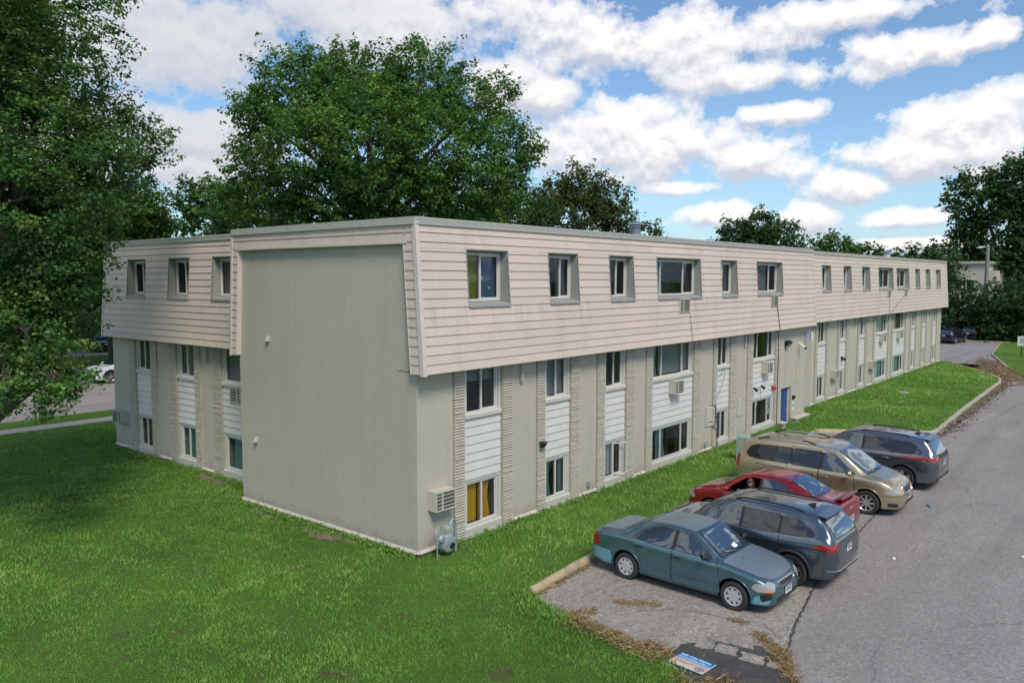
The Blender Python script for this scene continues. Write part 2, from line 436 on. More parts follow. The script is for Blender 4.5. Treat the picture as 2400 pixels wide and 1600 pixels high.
def sstep(a, b, x): 
    t = min(1, max(0, (x - a) / (b - a))); return t * t * (3 - 2 * t)
def seg_d(x, y, pts):
    best = 9e9
    for (ax, ay), (bx, by) in zip(pts, pts[1:]):
        dx, dy = bx - ax, by - ay; t = max(0, min(1, ((x - ax) * dx + (y - ay) * dy) / (dx * dx + dy * dy)))
        best = min(best, math.hypot(x - ax - dx * t, y - ay - dy * t))
    return best
def lawn_z(x, y):
    z = -.13 * sstep(12, 24, y)
    z -= .13 * (1 - sstep(0, .5, seg_d(x, y, bay_left)))
    if x > 19.5: z -= .22 * (1 - sstep(0, 1.6, math.hypot(x - 22.3, y + .9)))
    if y > -7: z += .02 * math.sin(x * .7 + y * .33) * math.sin(y * .9 - x * .2)
    return z
def sheet(name, poly, z, mat, step=None, zf=None, skirt=0, kind='structure', subrag=None):
    bm = bmesh.new()
    vs = [bm.verts.new((x, y, 0)) for x, y in poly]
    bm.faces.new(vs)
    if step:
        xs = [p[0] for p in poly]; ys = [p[1] for p in poly]
        for ax, (lo, hi) in enumerate(((min(xs), max(xs)), (min(ys), max(ys)))):
            k = lo + step
            while k < hi:
                co = (k, 0, 0) if ax == 0 else (0, k, 0); no = (1, 0, 0) if ax == 0 else (0, 1, 0)
                bmesh.ops.bisect_plane(bm, geom=bm.verts[:] + bm.edges[:] + bm.faces[:], plane_co=co, plane_no=no)
                k += step
    bmesh.ops.triangulate(bm, faces=bm.faces)
    bmesh.ops.recalc_face_normals(bm, faces=bm.faces)
    if bm.faces and bm.faces[:][0].normal.z < 0: bmesh.ops.reverse_faces(bm, faces=bm.faces)
    be = [e for e in bm.edges if e.is_boundary]
    for v in bm.verts: v.co.z = z + (zf(v.co.x, v.co.y) if zf else 0)
    if skirt:
        r = bmesh.ops.extrude_edge_only(bm, edges=be)
        for v in [g for g in r['geom'] if isinstance(g, bmesh.types.BMVert)]: v.co.z -= skirt
    me = bpy.data.meshes.new(name); bm.to_mesh(me); bm.free(); me.materials.append(mat)
    o = bpy.data.objects.new(name, me); COL.objects.link(o)
    if kind: o['kind'] = kind
    return o
sheet('ground', [(-1500, -1500), (1500, -1500), (1500, 1500), (-1500, 1500)], -.45, MT['lawn'])
sheet('lawn', LAWN_A, 0, MT['lawn'], 1.0, lawn_z, .4)
sheet('lawn', LAWN_B, -.06, MT['lawn'], None, None, .3)
# lane and parking bays
SEAM = [(-1.6, -9.6), (-.2, -8.75), (.36, -8.48), (2.5, -8.0), (4.68, -7.62), (9.54, -7.2), (13.3, -6.95), (18, -6.5), (23.73, -6.05), (26, -5.95), (34, -5.85), (42, -5.65), (47, -5.5)]
sheet('driveway', [(-60, -60), (160, -60), (160, 60), (58.3, 24.6), (58.3, -30), (58.3, -3.5), (40, -4.5), (20, 0), (-5, 0), (-8, -8.7), (-60, -8.7)], LOTZ, MT['lane'])
sheet('parking_bays', rag(SEAM[1:9], .035, .3, 4, False) + [(24.9, -5.7), (22.5, -1.9), (22, -1.2), (.4, -2.9), (-.3, -3.9), (-1.2, -7.4), (-1.6, -9.0)], LOTZ + .004, MT['bay'])
def strip(name, pts, w, z, mat, amp=.03, step=.12, seed=2, kind='structure'):
    r = random.Random(seed); c = rag(pts, amp, step, seed, False); L = []; Rr = []
    for i, p in enumerate(c):
        a = Vector(c[max(0, i - 1)]); b = Vector(c[min(len(c) - 1, i + 1)]); t = (b - a).normalized(); h = w * .5 * r.uniform(.35, 1.5) * (.2 if i in (0, len(c) - 1) else 1)
        L.append((p[0] - t.y * h, p[1] + t.x * h, z)); Rr.append((p[0] + t.y * h, p[1] - t.x * h, z))
    mb = MB(); n = len(c); mb.add(L + Rr, [(k, n + k, n + k + 1, k + 1) for k in range(n - 1)]); o = mb.build(name, mat, recalc=False); o['kind'] = kind; return o
strip('pavement_joint', SEAM, .045, LOTZ + .009, MT['tarpatch'], .022, .1)
strip('pavement_crack', [(-.3, -4.0), (1.6, -4.15), (3.2, -4.3), (4.6, -4.4)], .008, LOTZ + .010, MT['tarpatch'], .012, .06, 5)
strip('pavement_crack', [(0.9, -5.35), (1.4, -5.75), (1.7, -6.3), (1.75, -7.0), (2.0, -7.5), (1.5, -8.1)], .010, LOTZ + .010, MT['tarpatch'], .02, .1, 6)
strip('pavement_crack', [(12.2, -7.2), (12.4, -9.5), (13.6, -11.5)], .006, LOTZ + .010, MT['tarpatch'], .03, .2, 7)
strip('pavement_crack', [(27, -6.0), (31, -7.0), (36, -7.1), (41, -8.0)], .02, LOTZ + .010, MT['tarpatch'], .03, .15, 8)
strip('pavement_crack', [(58.6, 1.0), (66, .6), (74, 1.0)], .035, LOTZ + .010, MT['tarpatch'], .05, .3, 8)
strip('pavement_crack', [(60, -1.2), (64, -1.5), (69, -.6)], .04, LOTZ + .010, MT['tarpatch'], .05, .3, 8)
sheet('asphalt_patch', rag([(-.45, -6.72), (.15, -6.75), (.7, -7.1), (1.0, -7.7), (.75, -8.4), (.2, -8.8), (-1.4, -9.3), (-1.3, -8.0), (-.9, -7.2)], .12, .18, 3), LOTZ + .014, MT['tarpatch'])
for k, pl in enumerate(([(.25, -6.98), (.5, -6.95), (.55, -7.2), (.32, -7.27)], [(.28, -7.32), (.62, -7.25), (.66, -7.62), (.36, -7.72)], [(.3, -7.8), (.62, -7.72), (.62, -8.1), (.34, -8.2)], [(.68, -7.0), (1.0, -7.15), (1.1, -7.75), (.8, -7.85)], [(.35, -8.28), (.58, -8.2), (.55, -8.45), (.38, -8.5)])):
    sheet('asphalt_piece', rag(pl, .03, .08, 20 + k), LOTZ + .03, MT['bay'], skirt=.025)
# debris-covered asphalt beyond the island
sheet('dirt', rag([(49.5, -5.9), (47.5, -5.35), (50, -4.1), (54, -2.4), (60, -1.2), (65, -.9), (62, -2.6), (56, -4.2), (50.5, -6.0)], .35, .5, 11), LOTZ + .014, MT['dirt'])
sheet('dirt', rag([(36, -5.75), (41, -5.6), (47.3, -5.3), (47.5, -5.05), (41, -5.35), (33, -5.55), (26, -5.95), (25, -5.9)], .08, .3, 12), LOTZ + .016, MT['dirt'])
sheet('dirt', rag([(46, -6.3), (50, -6.2), (49, -5.7), (45, -5.6)], .2, .3, 13), LOTZ + .018, MT['dirt'])
for k, pl in enumerate(([(-.05, 4.9), (-.05, 6.6), (-.35, 6.4), (-.5, 5.6), (-.3, 4.9)], [(-.05, 1.6), (-.05, 4.2), (-.4, 4.0), (-.75, 3.1), (-.4, 2.0)], [(1.1, 9.4), (1.1, 11.6), (.6, 11.2), (.5, 9.8)])):
    sheet('bare_soil', rag(pl, .09, .14, 40 + k), .012, MT['dirt'], .5, lambda x, y: max(lawn_z(x, y), -.01))
# street side
sheet('sidewalk', [(-60, 24.8), (56, 24.8), (56, 26.0), (-60, 26.0)], -.11, MT['walk'])
sheet('lawn', [(-60, 26.0), (56, 26.0), (56, 28.0), (-60, 28.0)], -.10, MT['lawn'], skirt=.1)
sheet('street', [(-90, 27.6), (58, 27.6), (58, 42.2), (-90, 42.2)], STZ, MT['street'])
sheet('lawn', [(-90, 41.9), (57, 41.9), (57, 58.6), (-90, 58.6)], -.08, MT['lawn'], skirt=.12)
sheet('driveway', [(12, 58.4), (60, 58.4), (60, 66), (12, 66)], -.07, MT['walk'])
# kerbs
def sweep(name, pts, prof, mats, mi=lambda i: 0, seed=1):
    mb = MB(); r = random.Random(seed)
    pts = [Vector(p) for p in pts]
    rp = []
    for i in range(len(pts) - 1):
        k = max(1, int((pts[i + 1] - pts[i]).length / .35))
        for j in range(k): rp.append(pts[i].lerp(pts[i + 1], j / k))
    rp.append(pts[-1]); n = len(prof)
    for i, p in enumerate(rp):
        t = (rp[min(i + 1, len(rp) - 1)] - rp[max(i - 1, 0)]).normalized(); nn = Vector((-t.y, t.x))
        for (o, z) in prof: mb.v.append((p.x + nn.x * (o + r.uniform(-.012, .012)), p.y + nn.y * (o + r.uniform(-.012, .012)), z + r.uniform(-.01, .01)))
    for i in range(len(rp) - 1):
        for k in range(n - 1):
            mb.f.append((i * n + k, (i + 1) * n + k, (i + 1) * n + k + 1, i * n + k + 1)); mb.m.append(mi(rp[i]))
    mb.f.append(tuple(range(n))); mb.m.append(mi(rp[0])); mb.f.append(tuple((len(rp) - 1) * n + k for k in range(n))[::-1]); mb.m.append(mi(rp[-1]))
    o = mb.build(name, mats, smooth=50); o['kind'] = 'structure'; return o
KP = [(-.02, -.3), (0, LOTZ + .06), (.03, -.01), (.06, .02), (.14, .02), (.17, -.01), (.18, -.3)]
sweep('kerb', kerb_line, KP, [MT['kerb'], MT['kerb_yellow']], lambda p: 1 if (p.x < 2.6 or (22.1 < p.x < 24.6) or 47.5 < p.x < 50.5) else 0)
sweep('kerb', [(56, 28.0), (-60, 28.0)][::-1], [(-.15, -.3), (-.13, -.10), (.02, -.11), (.03, -.3)], [MT['kerb']])
sweep('kerb', [(160, .95), (82, .25), (68.1, -1.15), (62, -2.65), (57, -3.85)], [(-.1, -.4), (-.09, -.03), (.05, -.03), (.06, -.4)], [MT['kerb']])
sweep('kerb', [(84, 12), (83.6, -.3)], [(-.1, -.4), (-.09, .02), (.15, .02), (.16, -.4)], [MT['kerb_yellow']])
sweep('kerb', [(58.15, 9), (58.15, .9)], KP, [MT['kerb']])
# concrete lid in the island lawn
mb = MB(); mb.lathe([(0.001, .05), (.28, .05), (.30, .03), (.30, -.1)], c=(36.6, -1.6, .02), n=20)
tag(mb.build('manhole_lid', MT['stone'], smooth=40), 'round concrete lid sunk in the grass beside the far wing', 'lid')

# ------------------------------------------------------------------ building
ZT, ZB, DO = 7.90, 4.33, .25          # mansard top, bottom and how far it flares
B = empty('apartment_building', (0, 0, 0), 0, 'long three-storey apartment building with beige mansard siding and stucco lower walls', 'building')
class Fac:
    def __init__(s, kind, c): s.kind = kind; s.c = c
    def P(s, a, o, z): return (a, s.c - o, z) if s.kind == 'y' else (s.c - o, a, z)
    def box(s, mb, a0, a1, o0, o1, z0, z1, mi=0):
        mb.hexa([s.P(a0, o0, z0), s.P(a1, o0, z0), s.P(a1, o1, z0), s.P(a0, o1, z0), s.P(a0, o0, z1), s.P(a1, o0, z1), s.P(a1, o1, z1), s.P(a0, o1, z1)], mi)
    def prism(s, mb, a0, a1, oz, mi=0):
        """profile in (out, z) extruded along the wall"""
        n = len(oz); vs = [s.P(a0, o, z) for o, z in oz] + [s.P(a1, o, z) for o, z in oz]
        fs = [tuple(range(n)), tuple(range(n, 2 * n))[::-1]] + [(i, n + i, n + (i + 1) % n, (i + 1) % n) for i in range(n)]
        mb.add(vs, fs, mi)
def so(z): return .12 + DO * (ZT - z) / (ZT - ZB)      # outward offset of the mansard face at height z
NEAR, FAR, WING = Fac('y', 0), Fac('y', .8), Fac('x', 1.2)
PITCH = (ZT - .12 - ZB) / 16

def mansard(F, a0, a1, openings, name='siding'):
    mb = MB(); zw0, zw1 = 5.85, 7.2
    rows = []
    for k in range(16):
        z0 = ZB + k * PITCH; z1 = z0 + PITCH
        cuts = [z0] + [c for c in (zw0, zw1) if z0 + .012 < c < z1 - .012] + [z1]
        for i in range(len(cuts) - 1): rows.append((cuts[i], cuts[i + 1], z0, z1))
    r = random.Random(5)
    for (c0, c1, z0, z1) in rows:
        mid = (c0 + c1) / 2
        segs = [(a0, a1)]
        if zw0 < mid < zw1:
            for (b0, b1) in openings:
                ns = []
                for (p, q) in segs:
                    if b1 <= p or b0 >= q: ns.append((p, q)); continue
                    if p < b0: ns.append((p, b0))
                    if q > b1: ns.append((b1, q))
                segs = ns
        def lift(z): return .004 + .021 * (1 - (z - z0) / (z1 - z0))
        for (p, q) in segs:
            # a thin joint between boards every few metres
            w = p
            while w < q - 1e-4:
                e = q
                if q - w > 4.4: e = min(q, w + 3.66 + r.uniform(-.3, .3))
                g = .0012 if e < q else 0
                F.prism(mb, w, e - g, [(so(c0) + lift(c0), c0 + .004), (so(c1) + lift(c1), c1), (so(c1) - .04, c1), (so(c0) - .04, c0 + .004)])
                w = e
    return mb.build(name, MT['siding'], B)

# openings (along the wall) of the upper windows, sections of each, what hangs behind
up_near = [(1.50, 3.03), (4.75, 6.13), (7.78, 9.15), (10.63, 13.75), (15.45, 16.83), (18.75, 21.45)]
up_far = [(28.87, 30.2), (32.3, 33.6), (35.62, 37.1), (38.9, 42.1), (42.95, 46.0), (47.7, 48.95), (50.67, 52.0), (53.8, 55.33)]
up_wing = [(7.72, 10.46), (11.92, 13.3), (14.98, 16.35)]
XN, XF, YN, YW = 25.3, 57.55, 7.37, 18.3
mansard(NEAR, -.06, XN, up_near)
mansard(FAR, XN + .0, XF, up_far)
mansard(WING, YN, YW, up_wing)

# sheathing behind the boards, soffit, roof, caps
def shell():
    mb = MB()
    def sheath(F, a0, a1, openings):
        zz = [(ZB, 5.85, [(a0, a1)]), (7.2, ZT - .12, [(a0, a1)])]
        segs = []; p = a0
        for (b0, b1) in sorted(openings): segs.append((p, b0)); p = b1
        segs.append((p, a1)); zz.append((5.85, 7.2, segs))
        for z0, z1, sg in zz:
            for (p, q) in sg:
                if q - p > .01: F.prism(mb, p, q, [(so(z0) - .03, z0 - .002 if z0 == ZB else z0), (so(z1) - .03, z1), (-.12, z1), (-.12, z0 - .002 if z0 == ZB else z0)])
    sheath(NEAR, 0.0, XN, up_near); sheath(FAR, XN, XF - .01, up_far); sheath(WING, YN, YW - .01, up_wing)
    return mb.build('mansard_backing', MT['siding_trim'], B)
shell()
mb = MB()      # roof deck and parapet cap
mb.box(.35, XN, .3, YN - .3, 7.55, 7.62); mb.box(1.6, XN - .01, YN - .3, YW - .3, 7.548, 7.618); mb.box(XN, XF - .3, 1.1, YW - .3, 7.552, 7.622)
mb.build('roof', MT['roof'], B)
mb = MB()
for F, a0, a1 in ((NEAR, -.14, XN + .06), (FAR, XN + .06, XF + .02), (WING, YN + .10, YW + .04)):
    F.prism(mb, a0, a1, [(.16, ZT - .125), (.175, ZT - .015), (.15, ZT + .004), (-.25, ZT + .004), (-.25, 7.5), (-.20, 7.5), (-.2, ZT - .125)])
    F.prism(mb, a0, a1, [(.185, ZT - .165), (.185, ZT - .128), (.06, ZT - .128), (.06, ZT - .165)])
# gable cap of the near end
mb.box(-.17, .25, -.158, YN + .02, ZT - .123, ZT + .006); mb.box(-.185, -.05, -.15, YN + .04, ZT - .168, ZT - .126)
mb.box(XF - .25, XF + .04, .66, YW, ZT - .12, ZT + .002)
mb.build('parapet_cap', MT['cap'], B)

# near end : vertical gable siding frame round the stucco (band and two slanted strips)
def end_frame():
    mb = MB(); x0, x1 = -.12, -.0
    def yo(z): return -so(z)                 # outer edge at the front
    def yo2(z): return YN - .12 + so(z)      # outer edge at the back
    zb = 7.30
    for k in range(16):
        z0 = ZB + k * PITCH; z1 = z0 + PITCH
        cuts = [z0] + ([zb] if z0 + .01 < zb < z1 - .01 else []) + [z1]
        for c0, c1 in zip(cuts, cuts[1:]):
            def xx(z): return x0 - .004 - .02 * (1 - (z - z0) / PITCH)
            def slab(ya0, yb0, ya1, yb1):
                mb.hexa([(xx(c0), ya0, c0 + .003), (x1, ya0, c0 + .003), (x1, yb0, c0 + .003), (xx(c0), yb0, c0 + .003), (xx(c1), ya1, c1), (x1, ya1, c1), (x1, yb1, c1), (xx(c1), yb1, c1)])
            if (c0 + c1) / 2 > zb: slab(yo(c0), yo2(c0), yo(c1), yo2(c1))
            else:
                slab(yo(c0), yo(c0) + .40, yo(c1), yo(c1) + .40)
                slab(yo2(c0) - .30, yo2(c0), yo2(c1) - .30, yo2(c1))
    mb.build('gable_siding', MT['siding'], B)
    def post(xa, xb, ya, yb, z0=ZB - .03, z1=ZT - .1):
        t = MB(); t.hexa([(xa, ya(z0), z0), (xb, ya(z0), z0), (xb, yb(z0), z0), (xa, yb(z0), z0), (xa, ya(z1), z1), (xb, ya(z1), z1), (xb, yb(z1), z1), (xa, yb(z1), z1)]); t.build('corner_trim', MT['siding_trim'], B)
    post(-.162, -.04, lambda z: yo(z) - .042, lambda z: yo(z) + .075)
    post(-.162, -.02, lambda z: yo2(z) - .05, lambda z: yo2(z) + .03)
    # inner edge trims of the recess
    post(-.15, .0, lambda z: yo(z) + .40, lambda z: yo(z) + .412, ZB, zb + .012)
    post(-.15, .0, lambda z: yo2(z) - .312, lambda z: yo2(z) - .30, ZB, zb + .012)
    t = MB(); t.box(-.15, 0, yo(zb) + .412, yo2(zb) - .312, zb, zb + .012)
    t.box(-.155, 0, yo(zb) + .3, yo2(zb) - .2, zb + .0121, zb + .05); t.build('head_trim', MT['siding_trim'], B)
    # ends of the other mansards
    def endpost(F, a):
        t = MB(); F.prism(t, a - .035, a + .035, [(so(ZB) + .045, ZB - .03), (so(ZT) + .045, ZT - .1), (so(ZT) - .3, ZT - .1), (so(ZB) - .45, ZB - .03)]); t.build('corner_trim', MT['siding_trim'], B)
    endpost(NEAR, XN + .03); endpost(FAR, XF); endpost(WING, YW)
end_frame()

# lower walls
bays_near = [(1.21, 1.59, 3.02, 3.45), (4.49, 4.86, 6.08, 6.53), (7.45, 7.88, 9.11, 9.62), (10.35, 10.77, 13.73, 14.27), (15.33, 15.65, 16.82, 17.43), (18.44, 19.01, 21.41, 22.05)]
bays_far = [(28.72, 29.1, 30.41, 30.86), (32.19, 32.6, 33.72, 34.3), (35.76, 36.1, 37.30, 37.92), (38.90, 39.35, 42.17, 42.62), (42.95, 43.35, 46.35, 46.79), (47.68, 48.05, 49.2, 49.62), (50.80, 51.2, 52.24, 52.65), (54.1, 54.45, 55.61, 55.98)]
bays_wing = [(7.35, 7.72, 10.46, 10.98), (11.75, 12.12, 13.36, 13.86), (14.76, 15.22, 16.42, 16.92)]
ZW = 4.34
def lower_wall(F, a0, a1, bays, zbot=.10):
    p = a0
    def piece(name, b0, b1, o1):
        mb = MB(); F.box(mb, b0, b1, -.62, o1, zbot, ZW); mb.build(name, MT['stucco'], B)
    for (l0, l1, r0, r1) in bays:
        if l0 - p > .02: piece('stucco_wall', p, l0 - .012, 0)
        piece('wall_recess', l0 - .012, l1 + .02, -.035)
        piece('wall_recess', r0 - .02, r1 + .012, -.035)
        p = r1 + .012
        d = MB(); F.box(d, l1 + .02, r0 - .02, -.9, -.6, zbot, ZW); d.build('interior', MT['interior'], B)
    if a1 - p > .02: piece('stucco_wall', p, a1, 0)
lower_wall(NEAR, 0.0, 22.22, bays_near)
lower_wall(FAR, XN - .6, XF - .35, bays_far)
lower_wall(WING, YN - .4, YW - .02, bays_wing)
mb = MB()
mb.box(0.0, .6, 0.62, YN, .10, 7.36)               # the big blank end wall
mb.build('stucco_wall', MT['stucco'], B)['label'] = 'big blank end wall'
mb = MB(); mb.box(.0, .6, .0, .619, 4.36, 7.36); mb.build('stucco_wall', MT['stucco'], B)
mb = MB()
mb.box(23.42, XN - .13, 0, .6, -.45, ZW); mb.box(22.22, 23.42, 0, .6, 1.62, ZW)      # entrance
mb.box(XN - .7, XN - .13, .6, 1.6, -.45, ZW)
mb.box(22.05, 22.22, .0, .6, -.45, .10)
mb.build('stucco_wall', MT['stucco'], B)
# faint vertical joints in the blank wall
mb = MB()
for y in (4.79, 2.415): mb.box(-.0045, .004, y - .012, y + .012, 4.9 if y > 3 else 4.7, 7.3)
mb.build('control_joint', MT['stucco'], B)
mb = MB()      # core of the building
mb.box(.9, XN, .95, YN, -.3, 7.5); mb.box(2.15, XN - .01, YN, YW - .05, -.3, 7.5); mb.box(XN + .01, XF - .4, 1.75, YW - .04, -.3, 7.5)
mb.box(XF - .45, XF - .34, .85, YW - .1, -.2, 7.7)
mb.box(2.0, XF - .35, YW - .12, YW - .02, -.2, 7.7)
mb.build('core', MT['stucco'], B)
# foundation and drip flashing
mb = MB()
mb.box(.02, .55, .02, YN - .02, -.5, .10); mb.box(.5, 22.1, .02, .6, -.5, .10); mb.box(22.2, XN - .15, .25, .7, -.8, .1)
mb.box(XN - .5, XF - .37, .82, 1.4, -.5, .10); mb.box(1.22, 1.8, YN - .3, YW - .04, -.7, .10)
mb.build('foundation', MT['foundation'], B)
def drip(F, a0, a1, z=.10):
    mb = MB(); F.prism(mb, a0, a1, [(.045, z - .035), (.045, z - .015), (.012, z + .05), (-.03, z + .05), (-.03, z - .035)]); mb.build('drip_flashing', MT['siding_trim'], B)
drip(NEAR, -.045, 1.2)
p = 3.46
for (l0, l1, r0, r1) in bays_near[1:]: drip(NEAR, p, l0 - .01); p = r1 + .01
Fe = Fac('x', 0.0); drip(Fe, -.045, YN + .02)
p = 26
for (l0, l1, r0, r1) in bays_far: drip(FAR, max(p, 26.2), l0 - .01); p = r1 + .01
drip(FAR, p, XF - .33)
p = YN
for (l0, l1, r0, r1) in bays_wing: 
    if l0 - p > .1: drip(WING, p, l0 - .01)
    p = r1 + .01
drip(WING, p, YW)
# brick pilasters : courses of split-face brick, each a little different
def pilaster(F, a0, a1, z0, z1, seed, out=.045):
    mb = MB(); r = random.Random(seed); h = .071; k = 0; z = z0
    while z < z1 - .01:
        zt = min(z + h, z1); o = out + r.uniform(-.007, .006)
        e0 = r.uniform(-.003, .006); e1 = r.uniform(-.003, .006)
        js = [a0 + e0]
        if a1 - a0 > .34 and r.random() < .35: js.append(a0 + (a1 - a0) * (.28 if k % 2 else .66))
        js.append(a1 - e1)
        for p, q in zip(js, js[1:]):
            o2 = o + r.uniform(-.006, .006)
            F.prism(mb, p + .0015, q - .0015, [(o2 + .002, z + .014), (o2 + .011, z + .021), (o2 + .002, zt - .014), (o2 - .020, zt - .001), (-.034, zt - .001), (-.034, z + .013)])
        z += h; k += 1
    F.box(mb, a0 + .012, a1 - .012, -.034, out - .036, z0, z1)
    return mb.build('brick_pilaster', MT['brick'], B)
sd = 0
for F, bays in ((NEAR, bays_near), (FAR, bays_far), (WING, bays_wing)):
    for (l0, l1, r0, r1) in bays:
        for a, b in ((l0, l1), (r0, r1)):
            sd += 1; pilaster(F, a, b, .02, ZW - .02, sd)
pilaster(FAR, 27.3, 28.2, .02, ZW - .02, 77)
# ------------------------------------------------------------------ windows
def cloth(F, a0, a1, o, z0, z1, folds, mat, parent, amp=.022, name='curtain', seed=0, gather=0.0):
    mb = MB(); r = random.Random(seed); n = max(8, int(folds * 8)); w = a1 - a0
    ph = [r.uniform(-.5, .5) for _ in range(n + 1)]
    for j in range(7):
        t = j / 6; z = z1 + (z0 - z1) * t
        for i in range(n + 1):
            u = i / n; aa = a0 + w * u
            if gather: aa = a0 + w * u * (1 - gather * math.sin(math.pi * min(1, t * 1.1)) * .6)
            mb.v.append(F.P(aa, o + amp * math.sin(2 * math.pi * folds * u + ph[i] * .6) * (.6 + .4 * t), z))
    for j in range(6):
        for i in range(n): mb.f.append((j * (n + 1) + i, j * (n + 1) + i + 1, (j + 1) * (n + 1) + i + 1, (j + 1) * (n + 1) + i)); mb.m.append(0)
    return mb.build(name, mat, parent, smooth=80, recalc=False)
def blind(F, a0, a1, o, z0, z1, parent, pitch=.032, mat='cl_blind'):
    mb = MB(); z = z1; r = random.Random(int(a0 * 100))
    while z > z0:
        dz = .010; F.prism(mb, a0, a1, [(o + .011, z - .004), (o - .011, z + dz), (o - .012, z + dz - .003), (o + .010, z - .007)]); z -= pitch
    F.box(mb, a0, a1, o - .015, o + .015, z1 + .005, z1 + .04)
    return mb.build('blind', MT[mat], parent)
def window(F, a0, a1, z0, z1, o, secs, cover, fw=.05, zopen=None, sill=True, label=None):
    """frame + panes + cover. o: outward position of the frame front"""
    mb = MB(); d0 = o - .07
    F.box(mb, a0, a1, d0, o, z1 - fw, z1); F.box(mb, a0, a1, d0, o, z0, z0 + fw)
    F.box(mb, a0, a0 + fw, d0, o, z0 + fw, z1 - fw); F.box(mb, a1 - fw, a1, d0, o, z0 + fw, z1 - fw)
    w = a1 - a0; cuts = [a0 + w * s for s in secs]
    for c in cuts: F.box(mb, c - .025, c + .025, d0 + .005, o - .012, z0 + fw, z1 - fw)
    # sash of the sliding pane
    e = [a0 + fw] + cuts + [a1 - fw]
    s0, s1 = e[-2] + .02, e[-1]
    for (p, q, r_, t_) in ((s0, s0 + .03, z0 + fw, z1 - fw), (s1 - .03, s1, z0 + fw, z1 - fw)): F.box(mb, p, q, d0 + .01, o - .03, r_, t_)
    F.box(mb, s0 + .03, s1 - .03, d0 + .01, o - .03, z0 + fw, z0 + fw + .03); F.box(mb, s0 + .03, s1 - .03, d0 + .01, o - .03, z1 - fw - .03, z1 - fw)
    W = mb.build('window', MT['vinyl'] if o < 0 else MT['frame'], B)
    if label: W['label'] = label
    g = MB()
    for i in range(len(e) - 1):
        q = o - .046 - .004 * i; g.add([F.P(e[i] + .001, q, z0 + fw), F.P(e[i + 1] - .001, q, z0 + fw), F.P(e[i + 1] - .001, q, z1 - fw), F.P(e[i] + .001, q, z1 - fw)], [(0, 1, 2, 3) if F.kind == 'y' else (3, 2, 1, 0)])
    g.build('pane', MT['glass'], W, recalc=False)
    oc = o - .15
    for c in cover:
        k = c[0]
        p = a0 + w * (c[1] if len(c) > 1 and isinstance(c[1], (int, float)) else 0); q = a0 + w * (c[2] if len(c) > 2 else 1)
        p = max(p, a0 + .03); q = min(q, a1 - .03)
        if k == 'blind': blind(F, p, q, oc, z0 + (z1 - z0) * (c[3] if len(c) > 3 else 0) + .06, z1 - .1, W, .032 if a0 < 26 else .05)
        else: cloth(F, p, q, oc, z0 + .05 + (z1 - z0) * (c[3] if len(c) > 3 else 0), z1 - .05, max(2, (q - p) * 5), MT['cl_' + k], W, seed=int(a0 * 10), gather=.3 if (q - p) < w * .4 else 0)
    return W
def sillbar(F, a0, a1, zt, parent, o=.035, h=.11):
    mb = MB(); F.prism(mb, a0, a1, [(o, zt - h), (o + .004, zt - .02), (o - .03, zt), (-.09, zt), (-.09, zt - h)])
    return mb.build('sill', MT['frame'], parent)
def casing(F, a0, a1, z0, z1, o0, o1, parent):
    mb = MB(); c = .07
    F.box(mb, a0, a0 + c, o0, o1, z0, z1); F.box(mb, a1 - c, a1, o0, o1, z0, z1); F.box(mb, a0 + c, a1 - c, o0, o1, z1 - c, z1)
    return mb.build('casing', MT['frame'], parent)
def panel(F, a0, a1, z0, z1, o=-.035):
    mb = MB(); n = 7; h = (z1 - z0) / n
    for k in range(n):
        b = z0 + k * h; F.prism(mb, a0, a1, [(o + .026, b + .005), (o + .003, b + h), (o - .05, b + h), (o - .05, b + .005)])
    F.box(mb, a0, a1, -.6, o - .052, z0, z1)
    return mb.build('spandrel_panel', MT['panel'], B)

def bay_windows(F, bay, secs, mid, low, midlab=None, lowlab=None):
    l0, l1, r0, r1 = bay; a0, a1 = l1 + .02, r0 - .02
    c = .09
    W = window(F, a0 + c, a1 - c, 3.16, ZW - .03, -.055, secs, mid, label=midlab)
    casing(F, a0, a1, 3.10, ZW, -.3, -.03, W); sillbar(F, a0, a1, 3.16, W)
    panel(F, a0, a1, 1.50, 3.045)
    W = window(F, a0 + c, a1 - c, .30, 1.42, -.055, secs, low, label=lowlab)
    casing(F, a0, a1, .28, 1.50, -.3, -.03, W); sillbar(F, a0, a1, .29, W, .03, .13)
    mb = MB(); F.prism(mb, a0, a1, [(.03, -.1), (.03, .14), (-.03, .158), (-.6, .158), (-.6, -.1)]); mb.build('sill_apron', MT['frame'], B)
T2, T3 = [.50], [.23, .77]
mid_n = [(T2, [('blind', 0, 1, .62)], [('gold', 0, .46), ('gold', .50, .86)]), (T2, [('blind',)], [('teal', 0, .42), ('teal', .8, 1)]),
         (T2, [('darkcloth',)], [('whitecloth', 0, .75)]), (T3, [('blind', .23, 1), ('teal', 0, .2)], [('teal', .2, .42), ('darkcloth', .7, 1)]),
         (T2, [('greycloth', 0, .5)], [('greycloth',)]), (T3, [('darkcloth', .76, 1)], [])]
labs = [(None, 'lower window with mustard gold curtains drawn inside'), (None, None), (None, 'lower window with a white curtain and a pane tilted open'), ('three-part window with lowered blinds and a red item at its right', None), (None, None), (None, 'three-part window with paper notices taped inside')]
for b, (s, m_, l_), lb in zip(bays_near, mid_n, labs): bay_windows(NEAR, b, s, m_, l_, *lb)
